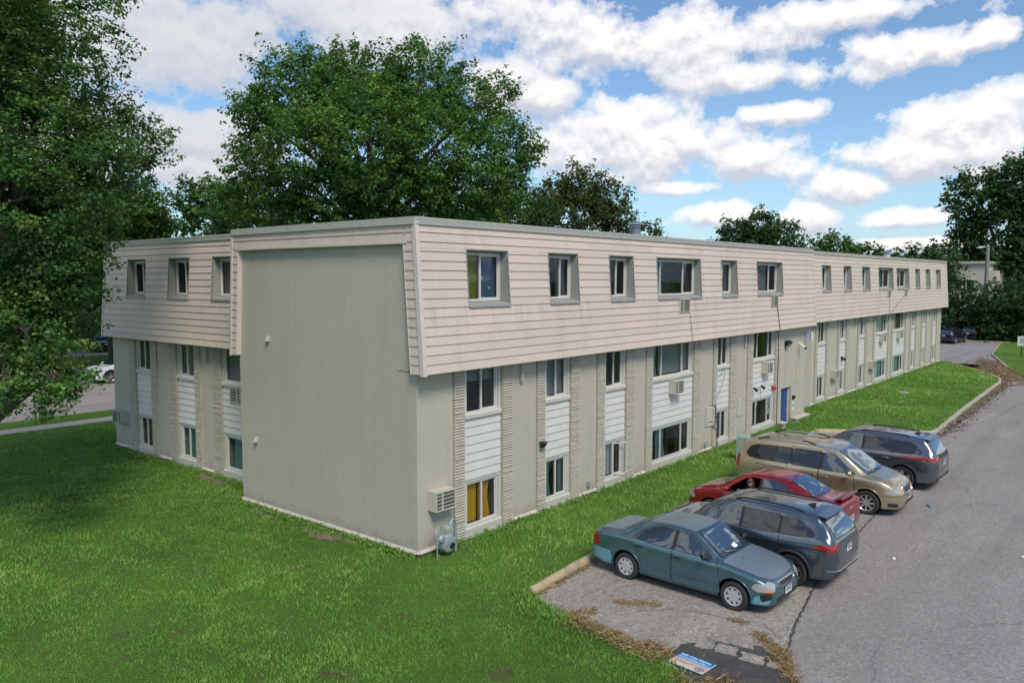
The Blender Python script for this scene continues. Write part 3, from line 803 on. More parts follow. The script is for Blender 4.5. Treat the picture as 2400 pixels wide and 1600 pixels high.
far_c = [(T2, [('darkcloth', 0, .5)], [('greycloth',)]), (T2, [('blind',)], [('blind',)]), (T2, [('darkcloth', 0, .5)], [('greycloth',)]), (T3, [('whitecloth', .2, .8)], [('palegreen', .1, .8)]),
         (T3, [('darkcloth', 0, .3)], [('palegreen', .1, .75)]), (T2, [('blind',)], [('whitecloth',)]), (T2, [('greycloth',)], [('whitecloth',)]), (T2, [('blind',)], [('greycloth',)])]
for b, (s, m_, l_) in zip(bays_far, far_c): bay_windows(FAR, b, s, m_, l_)
wing_c = [([.5], [('blind',)], [('teal', 0, .9)]), (T2, [('blind',)], [('teal',)]), (T2, [('greycloth', 0, .4)], [('green', 0, .6)])]
for b, (s, m_, l_) in zip(bays_wing, wing_c): bay_windows(WING, b, s, m_, l_)
# papers taped in the window beside the door
mb = MB()
for a, z, w, h in ((19.62, 1.14, .26, .2), (20.98, 1.1, .2, .24), (20.98, .62, .2, .26), (20.98, .86, .16, .2)): NEAR.box(mb, a, a + w, -.128, -.125, z, z + h)
tag(mb.build('notice', MT['paper'], B), 'white paper notices taped inside the glass')
# the tilted-open sash with its white curtain (third bay, lower)
mb = MB()
c = Vector(NEAR.P(8.55, -.09, .35))
pts = [NEAR.P(8.50, -.07, .36), NEAR.P(9.00, .13, .36)]
for z in (.36, 1.34): mb.tube([NEAR.P(8.50, -.06, z), NEAR.P(8.97, .14, z)], .018, 6)
for a, o in ((8.50, -.06), (8.97, .14)): mb.tube([NEAR.P(a, o, .36), NEAR.P(a, o, 1.34)], .018, 6)
mb.build('open_sash', MT['vinyl'], B)

# upper windows : vertical windows set back in the sloping mansard, with reveals
def upper(F, a0, a1, secs, cover, z0=5.85, z1=7.2, label=None):
    og = -.02
    W = window(F, a0 + .04, a1 - .04, z0 + .10, z1 - .05, og, secs, cover, fw=.06, label=label)
    mb = MB()
    for p, q in ((a0, a0 + .012), (a1 - .012, a1)):
        F.prism(mb, p, q, [(og - .1, z0), (so(z0) + .002, z0), (so(z1) + .002, z1), (og - .1, z1)])
    F.prism(mb, a0 + .012, a1 - .012, [(og - .1, z1 - .05), (so(z1) + .0, z1 - .012), (so(z1), z1), (og - .1, z1)])
    for p, q in ((a0 + .012, a0 + .05), (a1 - .05, a1 - .012)): F.box(mb, p, q, og - .11, og + .01, z0 + .09, z1 - .05)
    mb.build('reveal', MT['reveal'], W)
    mb = MB()
    F.prism(mb, a0 - .01, a1 + .01, [(og - .1, z0 + .10), (so(z0) + .055, z0 + .035), (so(z0) + .058, z0 - .03), (so(z0) + .02, z0 - .03), (og - .1, z0)])
    mb.build('sill', MT['flash'], W)
    mb = MB(); t = .028
    for p, q in ((a0 - t, a0), (a1, a1 + t)): F.prism(mb, p, q, [(so(z0), z0), (so(z0) + t, z0), (so(z1) + t, z1 + t), (so(z1), z1 + t)])
    F.prism(mb, a0, a1, [(so(z1), z1), (so(z1) + t, z1), (so(z1) + t + .004, z1 + t), (so(z1), z1 + t)])
    mb.build('trim', MT['flash'], W)
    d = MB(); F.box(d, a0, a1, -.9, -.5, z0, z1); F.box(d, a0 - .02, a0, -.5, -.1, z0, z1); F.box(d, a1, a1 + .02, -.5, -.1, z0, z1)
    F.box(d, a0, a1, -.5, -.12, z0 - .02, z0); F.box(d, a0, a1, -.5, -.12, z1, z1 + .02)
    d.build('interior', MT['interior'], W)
    return W
un = [([.48], [('green', 0, .5), ('bluecloth', .5, 1)], 'upper window with a green cloth left and a blue one right'), ([.62], [('olivecloth', 0, .4), ('greycloth', .6, 1)], 'upper window with dark clothes hanging over a yellow cloth'), ([.55], [('darkcloth', 0, .6)], None), ([.20, .73], [('teal', .16, .34), ('darkcloth', .75, 1)], 'widest upper window in three parts'),
      ([.42], [('greycloth', .5, 1)], None), ([.12, .68], [('blind', .1, .68)], None)]
for (a0, a1), (s, c, lb) in zip(up_near, un): upper(NEAR, a0, a1, s, c, label=lb)
uf = [([.5], [('greycloth',)]), ([.5], [('whitecloth',)]), ([.5], [('greycloth',)]), ([.6], [('teal', 0, .6)]), ([.6], [('palegreen', 0, .6)]), ([.5], [('whitecloth',)]), ([.5], [('whitecloth',)]), ([.5], [('whitecloth',)])]
for (a0, a1), (s, c) in zip(up_far, uf): upper(FAR, a0, a1, s, c)
uw = [([.5], [('blind',)]), ([.5], [('greycloth', 0, .5)]), ([.5], [('teal', 0, .6)])]
for (a0, a1), (s, c) in zip(up_wing, uw): upper(WING, a0, a1, s, c)
# printed hearts on the blue cloth
mb = MB()
for (a, z, r_) in ((2.36, 6.52, .075), (2.68, 6.28, .055), (2.45, 6.05, .035), (2.30, 6.02, .03)):
    pts = []
    for k in range(20):
        t = 2 * math.pi * k / 20
        pts.append((a + r_ * 16 * math.sin(t) ** 3 / 17, z + r_ * (13 * math.cos(t) - 5 * math.cos(2 * t) - 2 * math.cos(3 * t) - math.cos(4 * t)) / 17))
    vs = [NEAR.P(p, -.128, q) for p, q in pts]; mb.add(vs, [tuple(range(20))])
mb.build('printed_hearts', MT['cl_blind'], B, recalc=False)

# entrance door in its recess, low brick walls
D = MB(); NEAR.box(D, 22.27, 23.36, -.20, -.155, -.45, 1.58)
dr = D.build('door', MT['door'], B); dr['label'] = 'blue metal entrance door'
D = MB(); NEAR.box(D, 22.22, 22.27, -.3, -.12, -.45, 1.62); NEAR.box(D, 23.36, 23.42, -.3, -.12, -.45, 1.62); NEAR.box(D, 22.27, 23.36, -.3, -.12, 1.58, 1.62); D.build('frame', MT['frame'], dr)
D = MB(); D.tube([NEAR.P(23.24, -.15, .55), NEAR.P(23.24, -.09, .55), NEAR.P(23.13, -.09, .55)], .014, 8); NEAR.box(D, 23.2, 23.28, -.155, -.148, .48, .62); D.build('handle', MT['chrome'], dr)
def brickbox(F, a0, a1, o0, o1, z0, z1, seed, name='brick_base'):
    mb = MB(); r = random.Random(seed); z = z0; k = 0
    while z < z1 - .01:
        x = a0 - (0 if k % 2 else .1)
        while x < a1:
            p, q = max(a0, x), min(a1, x + .2); 
            if q - p > .02: F.prism(mb, p + .003, q - .003, [(o1 + r.uniform(-.01, .008), z + .006), (o1 + r.uniform(-.008, .01), z + .057), (o0, z + .057), (o0, z + .006)])
            x += .2
        z += .0635; k += 1
    F.box(mb, a0 + .01, a1 - .01, o0, o1 - .03, z0, z1)
    F.prism(mb, a0 - .04, a1 + .05, [(o1 + .05, z1), (o1 + .05, z1 + .035), (o0, z1 + .07), (o0, z1)])
    mb.build(name, MT['brick'], B)
brickbox(NEAR, 23.5, 25.2, .005, .25, -.6, .10, 5); brickbox(NEAR, 21.75, 22.2, .06, .28, -.6, .12, 6)
mb = MB(); NEAR.box(mb, 22.1, 23.6, -.15, 1.3, -.5, -.44); mb.build('doorstep', MT['walk'], B)
# ------------------------------------------------------------------ things fixed on the building
def ac_box(F, a, z, w, h, o0, o1, label, group='through-wall air conditioners'):
    r = empty('air_conditioner', F.P(a + w / 2, o0, z), 0, label, 'air conditioner', group)
    def fin(mb, n, m, **k):
        o = mb.build(n, m, **k); o.parent = r; o.matrix_parent_inverse = Matrix.Translation(r.location).inverted(); return o
    mb = MB(); t = .025
    F.box(mb, a, a + w, o0, o1 - .03, z, z + h)
    F.box(mb, a, a + w, o1 - .03, o1, z, z + t); F.box(mb, a, a + w, o1 - .03, o1, z + h - t, z + h)
    F.box(mb, a, a + t, o1 - .03, o1, z + t, z + h - t); F.box(mb, a + w - t, a + w, o1 - .03, o1, z + t, z + h - t)
    F.box(mb, a - .006, a + w + .006, o0, o1 + .006, z + h, z + h + .012)
    fin(mb, 'housing', MT['ac'])
    g = MB(); F.box(g, a + t, a + w - t, o1 - .03, o1 - .024, z + t, z + h - t, 0)
    F.box(g, a + w * .30, a + w * .37, o1 - .024, o1 - .004, z + t, z + h - t, 1)
    for k in range(1, 5): zz = z + h * k / 5; F.box(g, a + t, a + w * .30, o1 - .024, o1 - .006, zz - .008, zz + .008, 1); F.box(g, a + w * .37, a + w - t, o1 - .024, o1 - .006, zz - .008, zz + .008, 1)
    fin(g, 'grille', [MT['grille'], MT['ac']])
    return r
ac_box(NEAR, .33, 1.05, .66, .45, 0, .29, 'large beige air conditioner low on the stucco next to the near corner')
ac_box(NEAR, 11.95, 2.54, .60, .44, -.03, .26, 'beige air conditioner box on white siding under the wide three-part window')
ac_box(NEAR, 19.97, 2.52, .58, .45, -.03, .27, 'beige air conditioner box on white siding above the small floodlights')
ac_box(FAR, 31.24, 1.15, .66, .43, 0, .28, 'air conditioner low on the far wing stucco between first and second windows')
ac_box(FAR, 38.12, 1.10, .66, .44, 0, .28, 'air conditioner low on the far wing stucco just left of the wide windows')
ac_box(FAR, 40.3, 2.58, .64, .44, -.03, .26, 'air conditioner under the left of the two wide middle windows on the far wing')
ac_box(FAR, 44.35, 2.58, .64, .44, -.03, .26, 'air conditioner under the right of the two wide middle windows on the far wing')
ac_box(WING, 17.25, 1.02, .7, .46, 0, .28, 'air conditioner low on the shaded stucco at the street corner of the left wing')
ac_box(WING, 9.35, 2.56, .62, .44, -.03, .03, 'flat air conditioner grille on white siding where the left wing meets the blank wall')
def ac_flush(F, a, z, w, h, label):
    ac_box(F, a, z, w, h, so(z) - .1, so(z) + .06, label, 'air conditioner grilles in the mansard')
ac_flush(NEAR, 12.03, 5.37, .70, .44, 'air conditioner grille in the mansard under the widest upper window')
ac_flush(NEAR, 20.03, 5.36, .70, .44, 'air conditioner grille in the mansard under the last upper window of the near section')
ac_flush(FAR, 40.6, 5.41, .66, .42, 'left of the two air conditioner grilles in the far mansard')
ac_flush(FAR, 44.6, 5.41, .66, .42, 'right of the two air conditioner grilles in the far mansard')

def single(name, mb, mat, label, cat, group=None, smooth=None):
    return tag(mb.build(name, mat, smooth=smooth), label, cat, group)
def louvre(a, z, w, h, n, label, bent=False):
    mb = MB(); r = random.Random(3)
    for k in range(n):
        b = z + h * k / n; dz = r.uniform(-.012, .012) if bent else 0
        vs = NEAR
        t0 = dz; t1 = -dz + (-.05 if bent and k < 2 else 0)
        x0, x1 = a + .01, a + w - .01
        P = NEAR.P
        mb.hexa([P(x0, .03, b + t0), P(x1, .03, b + t1), P(x1, .045, b + t1 + .004), P(x0, .045, b + t0 + .004), P(x0, .004, b + t0 + h / n * .75), P(x1, .004, b + t1 + h / n * .75), P(x1, .012, b + t1 + h / n * .8), P(x0, .012, b + t0 + h / n * .8)], 0)
    NEAR.box(mb, a, a + w, .001, .003, z - .02, z + h, 1)
    NEAR.box(mb, a - .02, a, .0, .03, z - .02, z + h, 0); NEAR.box(mb, a + w, a + w + .02, 0, .03, z - .02, z + h, 0)
    return tag(mb.build('louvre_vent', [MT['ac'], MT['dark']]), label, 'vent')
louvre(14.78, 1.0, .62, .72, 11, 'wide bent louvre vent on the stucco with warped lower slats', True)
louvre(17.58, 1.02, .33, .72, 11, 'narrow straight louvre vent on the stucco between two brick strips')
def stub(F, a, label, z=3.78):
    mb = MB(); F.box(mb, a - .05, a + .05, 0.001, .09, z, ZW - .01); F.box(mb, a - .035, a + .035, .015, .075, z - .01, z, )
    single('downspout', mb, MT['stucco'], label, 'pipe', 'short pipe stubs under the mansard')
stub(NEAR, 3.8, 'short square pipe stub under the mansard near the first window')
stub(NEAR, 18.17, 'short square pipe stub under the mansard left of the last three-part window')
stub(FAR, 28.33, 'short pipe stub under the far mansard at the step between sections')
stub(FAR, 35.2, 'short pipe stub under the far mansard before its third window')
stub(FAR, 53.3, 'short pipe stub under the far mansard near the far end')
stub(WING, 11.3, 'short square pipe stub under the left wing mansard')
# floodlight over the door
L = empty('wall_light', NEAR.P(22.62, 0, 3.62), 0, 'black and silver wall floodlight high on the stucco above the blue door', 'wall light')
def sub(mb, name, mat, root, **k):
    o = mb.build(name, mat, **k); o.parent = root; o.matrix_parent_inverse = root.matrix_basis.inverted(); return o
root = L; mb = MB(); NEAR.prism(mb, 22.48, 22.78, [(0, 3.46), (0, 3.76), (.12, 3.78), (.26, 3.72), (.24, 3.66), (.05, 3.46)]); sub(mb, 'housing', MT['black'], L)
mb = MB(); NEAR.prism(mb, 22.50, 22.76, [(.06, 3.462), (.245, 3.652), (.25, 3.62), (.1, 3.44)]); sub(mb, 'lens', MT['chrome'], L)
mb = MB(); mb.tube([NEAR.P(22.6, .012, 3.46), NEAR.P(22.6, .012, 1.95)], .012, 6); mb.sphere(NEAR.P(22.6, .02, 1.93), .035); single('conduit', mb, MT['stucco'], 'thin vertical conduit running from the floodlight down toward the blue door', 'conduit')
mb = MB(); mb.tube([NEAR.P(24.05, .012, 3.45), NEAR.P(24.05, .012, 1.8)], .016, 6); NEAR.box(mb, 24.01, 24.09, 0, .04, 1.74, 1.82); single('conduit', mb, MT['stucco'], 'thin vertical conduit under the security camera', 'conduit')
CM = empty('security_camera', NEAR.P(24.3, 0, 3.4), 0, 'white security camera with black round lens on the stucco right of the door', 'camera')
mb = MB(); mb.tube([NEAR.P(24.15, 0, 3.56), NEAR.P(24.2, .12, 3.56), NEAR.P(24.2, .18, 3.48)], .025, 8); mb.tube([NEAR.P(24.2, .12, 3.46), NEAR.P(24.12, .36, 3.34)], .06, 12); sub(mb, 'housing', MT['white'], CM, smooth=50)
mb = MB(); mb.tube([NEAR.P(24.12, .36, 3.34), NEAR.P(24.113, .372, 3.334)], .062, 14); sub(mb, 'lens', MT['black'], CM)
SG = empty('wall_antenna', NEAR.P(25.0, 0, 3.85), 0, 'pale blue and white flat bracket panel high at the end of the stucco wall', 'panel')
mb = MB(); NEAR.box(mb, 24.98, 25.04, 0.0, .32, 3.68, 4.02); sub(mb, 'plate', M('pale_blue', (.42, .47, .58), .4), SG)
mb = MB(); NEAR.box(mb, 24.95, 25.07, .32, .36, 3.66, 4.04); NEAR.box(mb, 24.97, 25.05, .0, .325, 3.84, 3.86); sub(mb, 'edge', MT['white'], SG)
mb = MB(); NEAR.box(mb, 23.55, 23.72, 0, .10, 1.02, 1.17); NEAR.box(mb, 23.57, 23.70, .10, .12, 1.04, 1.15); single('door_lamp', mb, MT['black'], 'small black box lamp on the stucco beside the blue door', 'lamp')
for z, lb in ((.80, 'small white switch box under the black lamp by the door'), (.48, 'small white plate lowest beside the blue door handle')):
    mb = MB(); NEAR.box(mb, 23.58, 23.70, 0, .04, z, z + .14); single('wall_box', mb, MT['white'], lb, 'box')
def flood(a, z, label, mat):
    r = empty('floodlight', NEAR.P(a, 0, z), 0, label, 'floodlight', 'small lights above the office window')
    mb = MB(); NEAR.box(mb, a - .05, a + .05, -.03, .03, z - .03, z + .07); sub(mb, 'bracket', MT['white'], r)
    mb = MB(); P = NEAR.P; mb.tube([P(a, .02, z + .05), P(a - .02, .10, z), P(a - .03, .2, z - .07)], [.03, .05, .075], 10); sub(mb, 'head', mat, r, smooth=50)
flood(19.12, 1.96, 'left small dark floodlight with white bracket above the office window', MT['black'])
flood(19.88, 1.98, 'middle small navy floodlight on the white siding above the office window', M('navyblue', (.02, .03, .09), .4))
AL = empty('fire_alarm', NEAR.P(21.2, 0, 1.8), 0, 'red fire alarm bell on white siding above the office window', 'alarm')
mb = MB(); mb.lathe([(.001, -.12), (.06, -.115), (.10, -.08), (.11, -.03), (.11, 0)], 'y', NEAR.P(21.2, .05, 1.8), 16); sub(mb, 'bell', MT['red'], AL, smooth=50)
mb = MB(); NEAR.box(mb, 21.12, 21.28, -.03, .05, 1.72, 1.88); sub(mb, 'base', MT['red'], AL)
ML = empty('motion_light', NEAR.P(4.62, 0, 2.0), 0, 'small grey motion light on the brick strip beside the second window', 'light')
mb = MB(); mb.tube([NEAR.P(4.62, .03, 2.0), NEAR.P(4.62, .12, 2.0)], .05, 10); sub(mb, 'base', MT['grille'], ML)
mb = MB(); mb.tube([NEAR.P(4.60, .10, 2.02), NEAR.P(4.56, .2, 1.95)], [.045, .085], 10); mb.tube([NEAR.P(4.64, .10, 2.02), NEAR.P(4.72, .19, 1.97)], [.04, .07], 10); sub(mb, 'head', MT['black'], ML, smooth=50)
mb = MB(); mb.tube([FAR.P(33.1, 0, 2.1), FAR.P(33.08, .2, 2.06)], [.05, .09], 10); FAR.box(mb, 33.02, 33.18, -.03, .05, 2.0, 2.22); single('wall_light', mb, MT['black'], 'small black light on white siding of the far wing', 'wall light')
for a, z, lb in ((7.0, .36, 'small blue-grey outlet box low on the stucco before the third window'), (14.74, .33, 'small grey outlet box low on the stucco under the bent louvre')):
    mb = MB(); NEAR.box(mb, a - .06, a + .06, 0, .06, z - .08, z + .08); NEAR.box(mb, a - .045, a + .045, .06, .075, z - .06, z + .0); single('outlet_box', mb, MT['gas'], lb, 'outlet')
def hood(y, z, lb):
    mb = MB(); P = Fe.P
    mb.add([P(y - .07, .09, z - .07), P(y + .07, .09, z - .07), P(y + .07, 0, z + .08), P(y - .07, 0, z + .08), P(y - .07, 0, z - .07), P(y + .07, 0, z - .07)], [(0, 1, 2, 3), (0, 3, 4), (1, 5, 2), (0, 4, 5, 1), (3, 2, 5, 4)])
    single('vent_hood', mb, MT['ac'], lb, 'vent')
hood(5.9, 4.86, 'upper small beige vent hood on the blank end wall'); hood(6.6, 1.95, 'lower small beige vent hood on the blank end wall')
# cables
def cable(pts, r, lb, mat='rubber'):
    mb = MB(); mb.tube(pts, r, 6); single('cable', mb, MT[mat], lb, 'cable')
m_ = lambda F, a, z, e=.035: F.P(a, so(z) + e, z)
cable([m_(NEAR, 12.72, 5.4), m_(NEAR, 12.78, 5.2), m_(NEAR, 12.8, 4.9), m_(NEAR, 12.86, 4.32), NEAR.P(12.86, .1, 4.29)], .006, 'thin dark cable hanging down the mansard from the grille under the widest window')
cable([m_(NEAR, 20.7, 5.4), m_(NEAR, 20.75, 5.1), m_(NEAR, 20.9, 4.32), NEAR.P(21.6, .05, 4.28), NEAR.P(21.62, .07, 3.0), NEAR.P(21.6, .07, .1), NEAR.P(21.6, .07, -.2)], .015, 'black cable bundle running down the wall left of the blue door')
cable([m_(FAR, 44.65, 5.42), m_(FAR, 42.8, 4.9), m_(FAR, 41.1, 4.34), FAR.P(41.0, .1, 4.27)], .008, 'cable slanting down the far mansard from the right grille')
cable([m_(FAR, 40.95, 5.42), m_(FAR, 40.95, 4.34), FAR.P(40.95, .1, 4.2)], .008, 'cable hanging straight down the far mansard from the left grille')
cable([NEAR.P(16.25, .03, 3.15), NEAR.P(16.05, .04, 2.9), NEAR.P(15.7, .05, 2.75)], .006, 'short cable curving left from the narrow fifth window')
cable([NEAR.P(16.3, .03, 3.12), NEAR.P(16.25, .05, 2.7), NEAR.P(15.95, .05, 2.3), NEAR.P(15.72, .05, 2.0)], .006, 'long cable looping down from the narrow fifth window')
cable([NEAR.P(15.3, .03, 1.75), NEAR.P(15.5, .08, 1.7), NEAR.P(15.52, .08, 1.05), NEAR.P(15.3, .08, .95), NEAR.P(15.6, .1, .75), NEAR.P(15.66, .08, .1)], .02, 'grey conduit bent around the wide louvre', 'grille')

# ------------------------------------------------------------------ gas meter
G = empty('gas_meter', (.55, -.38, 0), 0, 'blue-grey gas meter with pipes standing in grass at the near corner of the building', 'gas meter')
mb = MB(); r_ = .15
prof = [(.001, -.115), (.15, -.115), (.185, -.10), (.20, -.06), (.20, .06), (.185, .10), (.15, .115), (.001, .115)]
mb.lathe(prof, 'y', (.55, -.40, .36), 24)
mb.box(.39, .71, -.50, -.30, .42, .50); mb.sphere((.55, -.40, .52), .15, sc=(1.05, .75, .6)); mb.box(.38, .72, -.505, -.295, .46, .475)
sub(mb, 'meter_body', MT['gas'], G, smooth=40)
mb = MB(); mb.lathe([(.001, -.02), (.065, -.02), (.075, 0)], 'y', (.60, -.515, .32), 18); sub(mb, 'dial', MT['black'], G, smooth=40)
mb = MB(); mb.tube([(.55, -.4, .55), (.55, -.4, .70)], .05, 12); mb.tube([(.55, -.4, .60), (.55, -.4, .63)], .065, 12); sub(mb, 'neck', MT['gas'], G, smooth=40)
mb = MB(); mb.box(.50, .60, -.44, -.36, .70, .77); sub(mb, 'index_cap', MT['ac'], G)
mb = MB(); mb.tube([(.68, -.36, .56), (.68, -.36, .70), (.72, -.35, .80), (.80, -.33, .86), (.88, -.32, .82), (.90, -.32, .72), (.90, -.32, -.1)], .032, 12); mb.tube([(.70, -.36, .66), (.72, -.355, .74)], .045, 12); mb.tube([(.9, -.32, .70), (.9, -.32, .74)], .042, 12); sub(mb, 'riser_pipe', MT['gas'], G, smooth=40)
mb = MB(); mb.lathe([(.001, -.05), (.07, -.045), (.095, -.02), (.10, 0), (.095, .02), (.06, .05), (.001, .05)], 'y', (.34, -.47, .54), 20); mb.tube([(.24, -.45, .54), (.44, -.42, .54)], .028, 10); sub(mb, 'regulator', MT['gas'], G, smooth=40)
mb = MB(); mb.tube([(.23, -.44, -.05), (.23, -.44, .36)], .014, 8); mb.tube([(.23, -.44, .34), (.23, -.44, .58)], .026, 8); mb.tube([(.23, -.44, .44), (.23, -.44, .47)], .04, 8); mb.tube([(.26, -.40, .60), (.24, -.38, .68), (.28, -.36, .74), (.42, -.33, .78), (.47, -.33, .74), (.47, -.33, .6)], .022, 8); sub(mb, 'inlet_pipe', MT['gas'], G, smooth=40)
G.scale = (1.12, 1.12, 1.0); G.location.z = -.07
# utility pedestal
U = empty('utility_box', (14.55, -1.62, 0), .08, 'pale green utility pedestal in the grass behind the gold minivan', 'utility box')
mb = MB(); mb.lathe([(.25, -.3), (.25, .84), (.235, .87), (.20, .885), (.001, .89)], 'z', (0, 0, 0), 4); 
mb2 = MB(); mb2.box(-.21, .21, -.19, .19, -.3, .82); mb2.hexa([(-.225, -.205, .82), (.225, -.205, .82), (.225, .205, .82), (-.225, .205, .82), (-.2, -.18, .90), (.2, -.18, .90), (.2, .18, .90), (-.2, .18, .90)]); o = mb2.build('cabinet', MT['utility'], U)
mb2 = MB(); mb2.box(-.18, .18, -.197, -.191, .08, .76); mb2.box(-.216, -.211, -.14, .14, .1, .74); o = mb2.build('access_panel', MT['utility'], U)
mb2 = MB(); mb2.box(-.07, .05, -.2, -.198, .52, .62); mb2.build('warning_sticker', MT['white'], U)
# roof vents
def roofvent(x, y, z0, rad, zt, lb, mat='galv'):
    r = empty('roof_vent', (x, y, z0), 0, lb, 'roof vent')
    mb = MB(); mb.lathe([(rad, 0), (rad, zt - z0 - .18)], 'z', n=20); mb.build('pipe', MT[mat], r, smooth=40)
    mb = MB(); h = zt - z0; mb.lathe([(.001, h + .02), (rad * 1.2, h), (rad * 1.75, h - .08), (rad * 1.75, h - .1), (rad * .9, h - .09), (rad, h - .2)], 'z', n=20); mb.build('cap', MT['metal'], r, smooth=40)
roofvent(14.6, 3.0, 7.62, .19, 8.72, 'round blue-grey roof vent with silver cap on the near roof')
roofvent(50.5, 3.2, 7.62, .22, 8.55, 'small white capped roof vent near the far end of the roof', 'white')
# far yard sign
YS = empty('yard_sign', (66.6, -3.5, -.06), 0, 'small white sign on a dark post in the far lawn at the right edge', 'sign')
mb = MB(); mb.box(-.035, .035, -.035, .035, 0, 1.15); mb.build('post', MT['black'], YS)
Rv = -math.atan2(79.2, 9.9)
def rot2(x, y, a): return (x * math.cos(a) - y * math.sin(a), x * math.sin(a) + y * math.cos(a))
mb = MB(); mb.box(-.05, -.036, -.3, .3, .95, 1.75); mb.build('board', MT['white'], YS)
mb = MB()
for k in range(7): mb.box(-.053, -.0505, -.18, .18 - .03 * (k % 3), 1.15 + k * .07, 1.185 + k * .07)
mb.build('printed_lines', MT['plateink'], YS)
# fallen campaign sign : "Safe City Nights"
FS = empty('fallen_sign', (0, 0, 0), 0, 'blue, pink and cream placard reading Safe City Nights lying on the pavement', 'sign')
A = Vector((-.15, -6.93, LOTZ + .045)); Bq = Vector((-.21, -7.60, LOTZ + .045)); Cq = Vector((-.67, -7.62, LOTZ + .03)); Dq = Vector((-.62, -6.96, LOTZ + .03))
ux = (Bq - A).normalized(); uy = (Dq - A); uy = (uy - ux * uy.dot(ux)).normalized(); Wd = (Bq - A).length; Hd = .455
FS.location = A
FS.matrix_world = Matrix.Translation(A) @ Matrix(((ux.x, -uy.x, 0), (ux.y, -uy.y, 0), (0, 0, 1))).to_4x4()
FS.rotation_mode = 'XYZ'
m, nt, b = nodes('placard'); co = objco(nt); sx = N(nt, 'ShaderNodeSeparateXYZ'); nt.links.new(co, sx.inputs[0])
t = math_(nt, 'DIVIDE', math_(nt, 'MULTIPLY', sx.outputs[1], -1.0), Hd)
t = math_(nt, 'ADD', t, math_(nt, 'MULTIPLY', math_(nt, 'SUBTRACT', noise(nt, 9, 2, co), .5), .12))
c = ramp(nt, t, [(0, (.01, .13, .36)), (.26, (.02, .22, .46)), (.42, (.22, .36, .52)), (.52, (.55, .40, .44)), (.66, (.66, .33, .28)), (.78, (.58, .52, .45)), (1, (.55, .52, .48))])
nt.links.new(c, b.inputs['Base Color']); b.inputs['Roughness'].default_value = .45
mb = MB(); mb.box(0, Wd, -Hd, 0, -.004, .004); mb.build('board', [m], FS)
mb = MB(); mb.box(-.004, Wd + .004, -Hd - .004, -Hd, -.0045, .0045); mb.box(Wd, Wd + .005, -Hd, .004, -.0045, .0045); mb.build('edge', MT['paper'], FS)
def text(s, x, y, size, mat, parent, z=.0062, name='lettering', bold=.0):
    cu = bpy.data.curves.new(name, 'FONT'); cu.body = s; cu.size = size; cu.extrude = .0008; cu.offset = bold; cu.space_character = 1.08
    o = bpy.data.objects.new(name, cu); COL.objects.link(o); dg = bpy.context.evaluated_depsgraph_get()
    me = bpy.data.meshes.new_from_object(o.evaluated_get(dg)); bpy.data.objects.remove(o)
    me.materials.clear(); me.materials.append(mat); q = bpy.data.objects.new(name, me); COL.objects.link(q); q.parent = parent; q.location = (x, y, z); return q
text('Safe City Nights', .025, -.085, .083, M('signwhite', (.62, .85, .95), .5), FS, bold=.0016)
text('FREE FAMILY FUN EVENTS', .03, -.15, .04, M('signpale', (.45, .72, .88), .5), FS)
for o in [FS.children[-1]]: bpy.data.objects.remove(o)
mb = MB()
r0 = random.Random(2)
for k, (x0, x1) in enumerate(((.03, .12), (.135, .2), (.22, .32), (.335, .42), (.44, .55))): mb.box(x0, x1, -.155, -.135, .005, .0058)
mb.build('small_print', bpy.data.materials['signpale'], FS)
mb = MB()
def ringz(mb, cx, cy, r, w, z, n=28):
    vs = []; fs = []
    for k in range(n):
        a = 2 * math.pi * k / n
        vs += [(cx + (r - w) * math.cos(a), cy + (r - w) * math.sin(a), z), (cx + r * math.cos(a), cy + r * math.sin(a), z)]
    for k in range(n): a = 2 * k; b_ = 2 * ((k + 1) % n); fs.append((a, a + 1, b_ + 1, b_))
    mb.add(vs, fs)
ringz(mb, .56, -.36, .085, .028, .0055); ringz(mb, .56, -.36, .045, .012, .0055); mb.box(.53, .59, -.375, -.345, .005, .0057); mb.box(.545, .575, -.39, -.33, .005, .0056)
for k in range(4): mb.box(.04 + .02 * k, .40 - .03 * k, -.40 - .012 * k + .1, -.395 - .012 * k + .1, .005, .0055)
mb.build('seal_emblem', M('sealgrey', (.20, .22, .30), .5), FS)
# crumpled blue bottle on the lane
mb = MB(); mb.tube([(0, 0, .035), (.08, .02, .04), (.15, .01, .035), (.19, .0, .03), (.22, 0, .03)], [.032, .04, .034, .018, .016], 12)
bt = mb.build('plastic_bottle', M('bluebottle', (.18, .35, .5), .2, var=.3, vs=30), smooth=60); bt.location = (12.8, -8.15, LOTZ); bt.rotation_euler = (0, 0, .7); tag(bt, 'crumpled pale blue plastic bottle lying on the lane by the parked cars', 'bottle')

for k, (x, y, lb) in enumerate(((7.4, -8.55, 'tiny white paper scrap on the lane behind the blue-grey crossover'), (9.5, -10.9, 'tiny pale scrap lying alone out on the open lane'))):
    mb = MB(); mb.hexa([(x, y, LOTZ + .012), (x + .11, y + .02, LOTZ + .014), (x + .10, y + .09, LOTZ + .03), (x - .01, y + .07, LOTZ + .012), (x, y, LOTZ + .016), (x + .11, y + .02, LOTZ + .018), (x + .10, y + .09, LOTZ + .036), (x - .01, y + .07, LOTZ + .017)]); tag(mb.build('paper_scrap', MT['paper']), lb, 'litter')
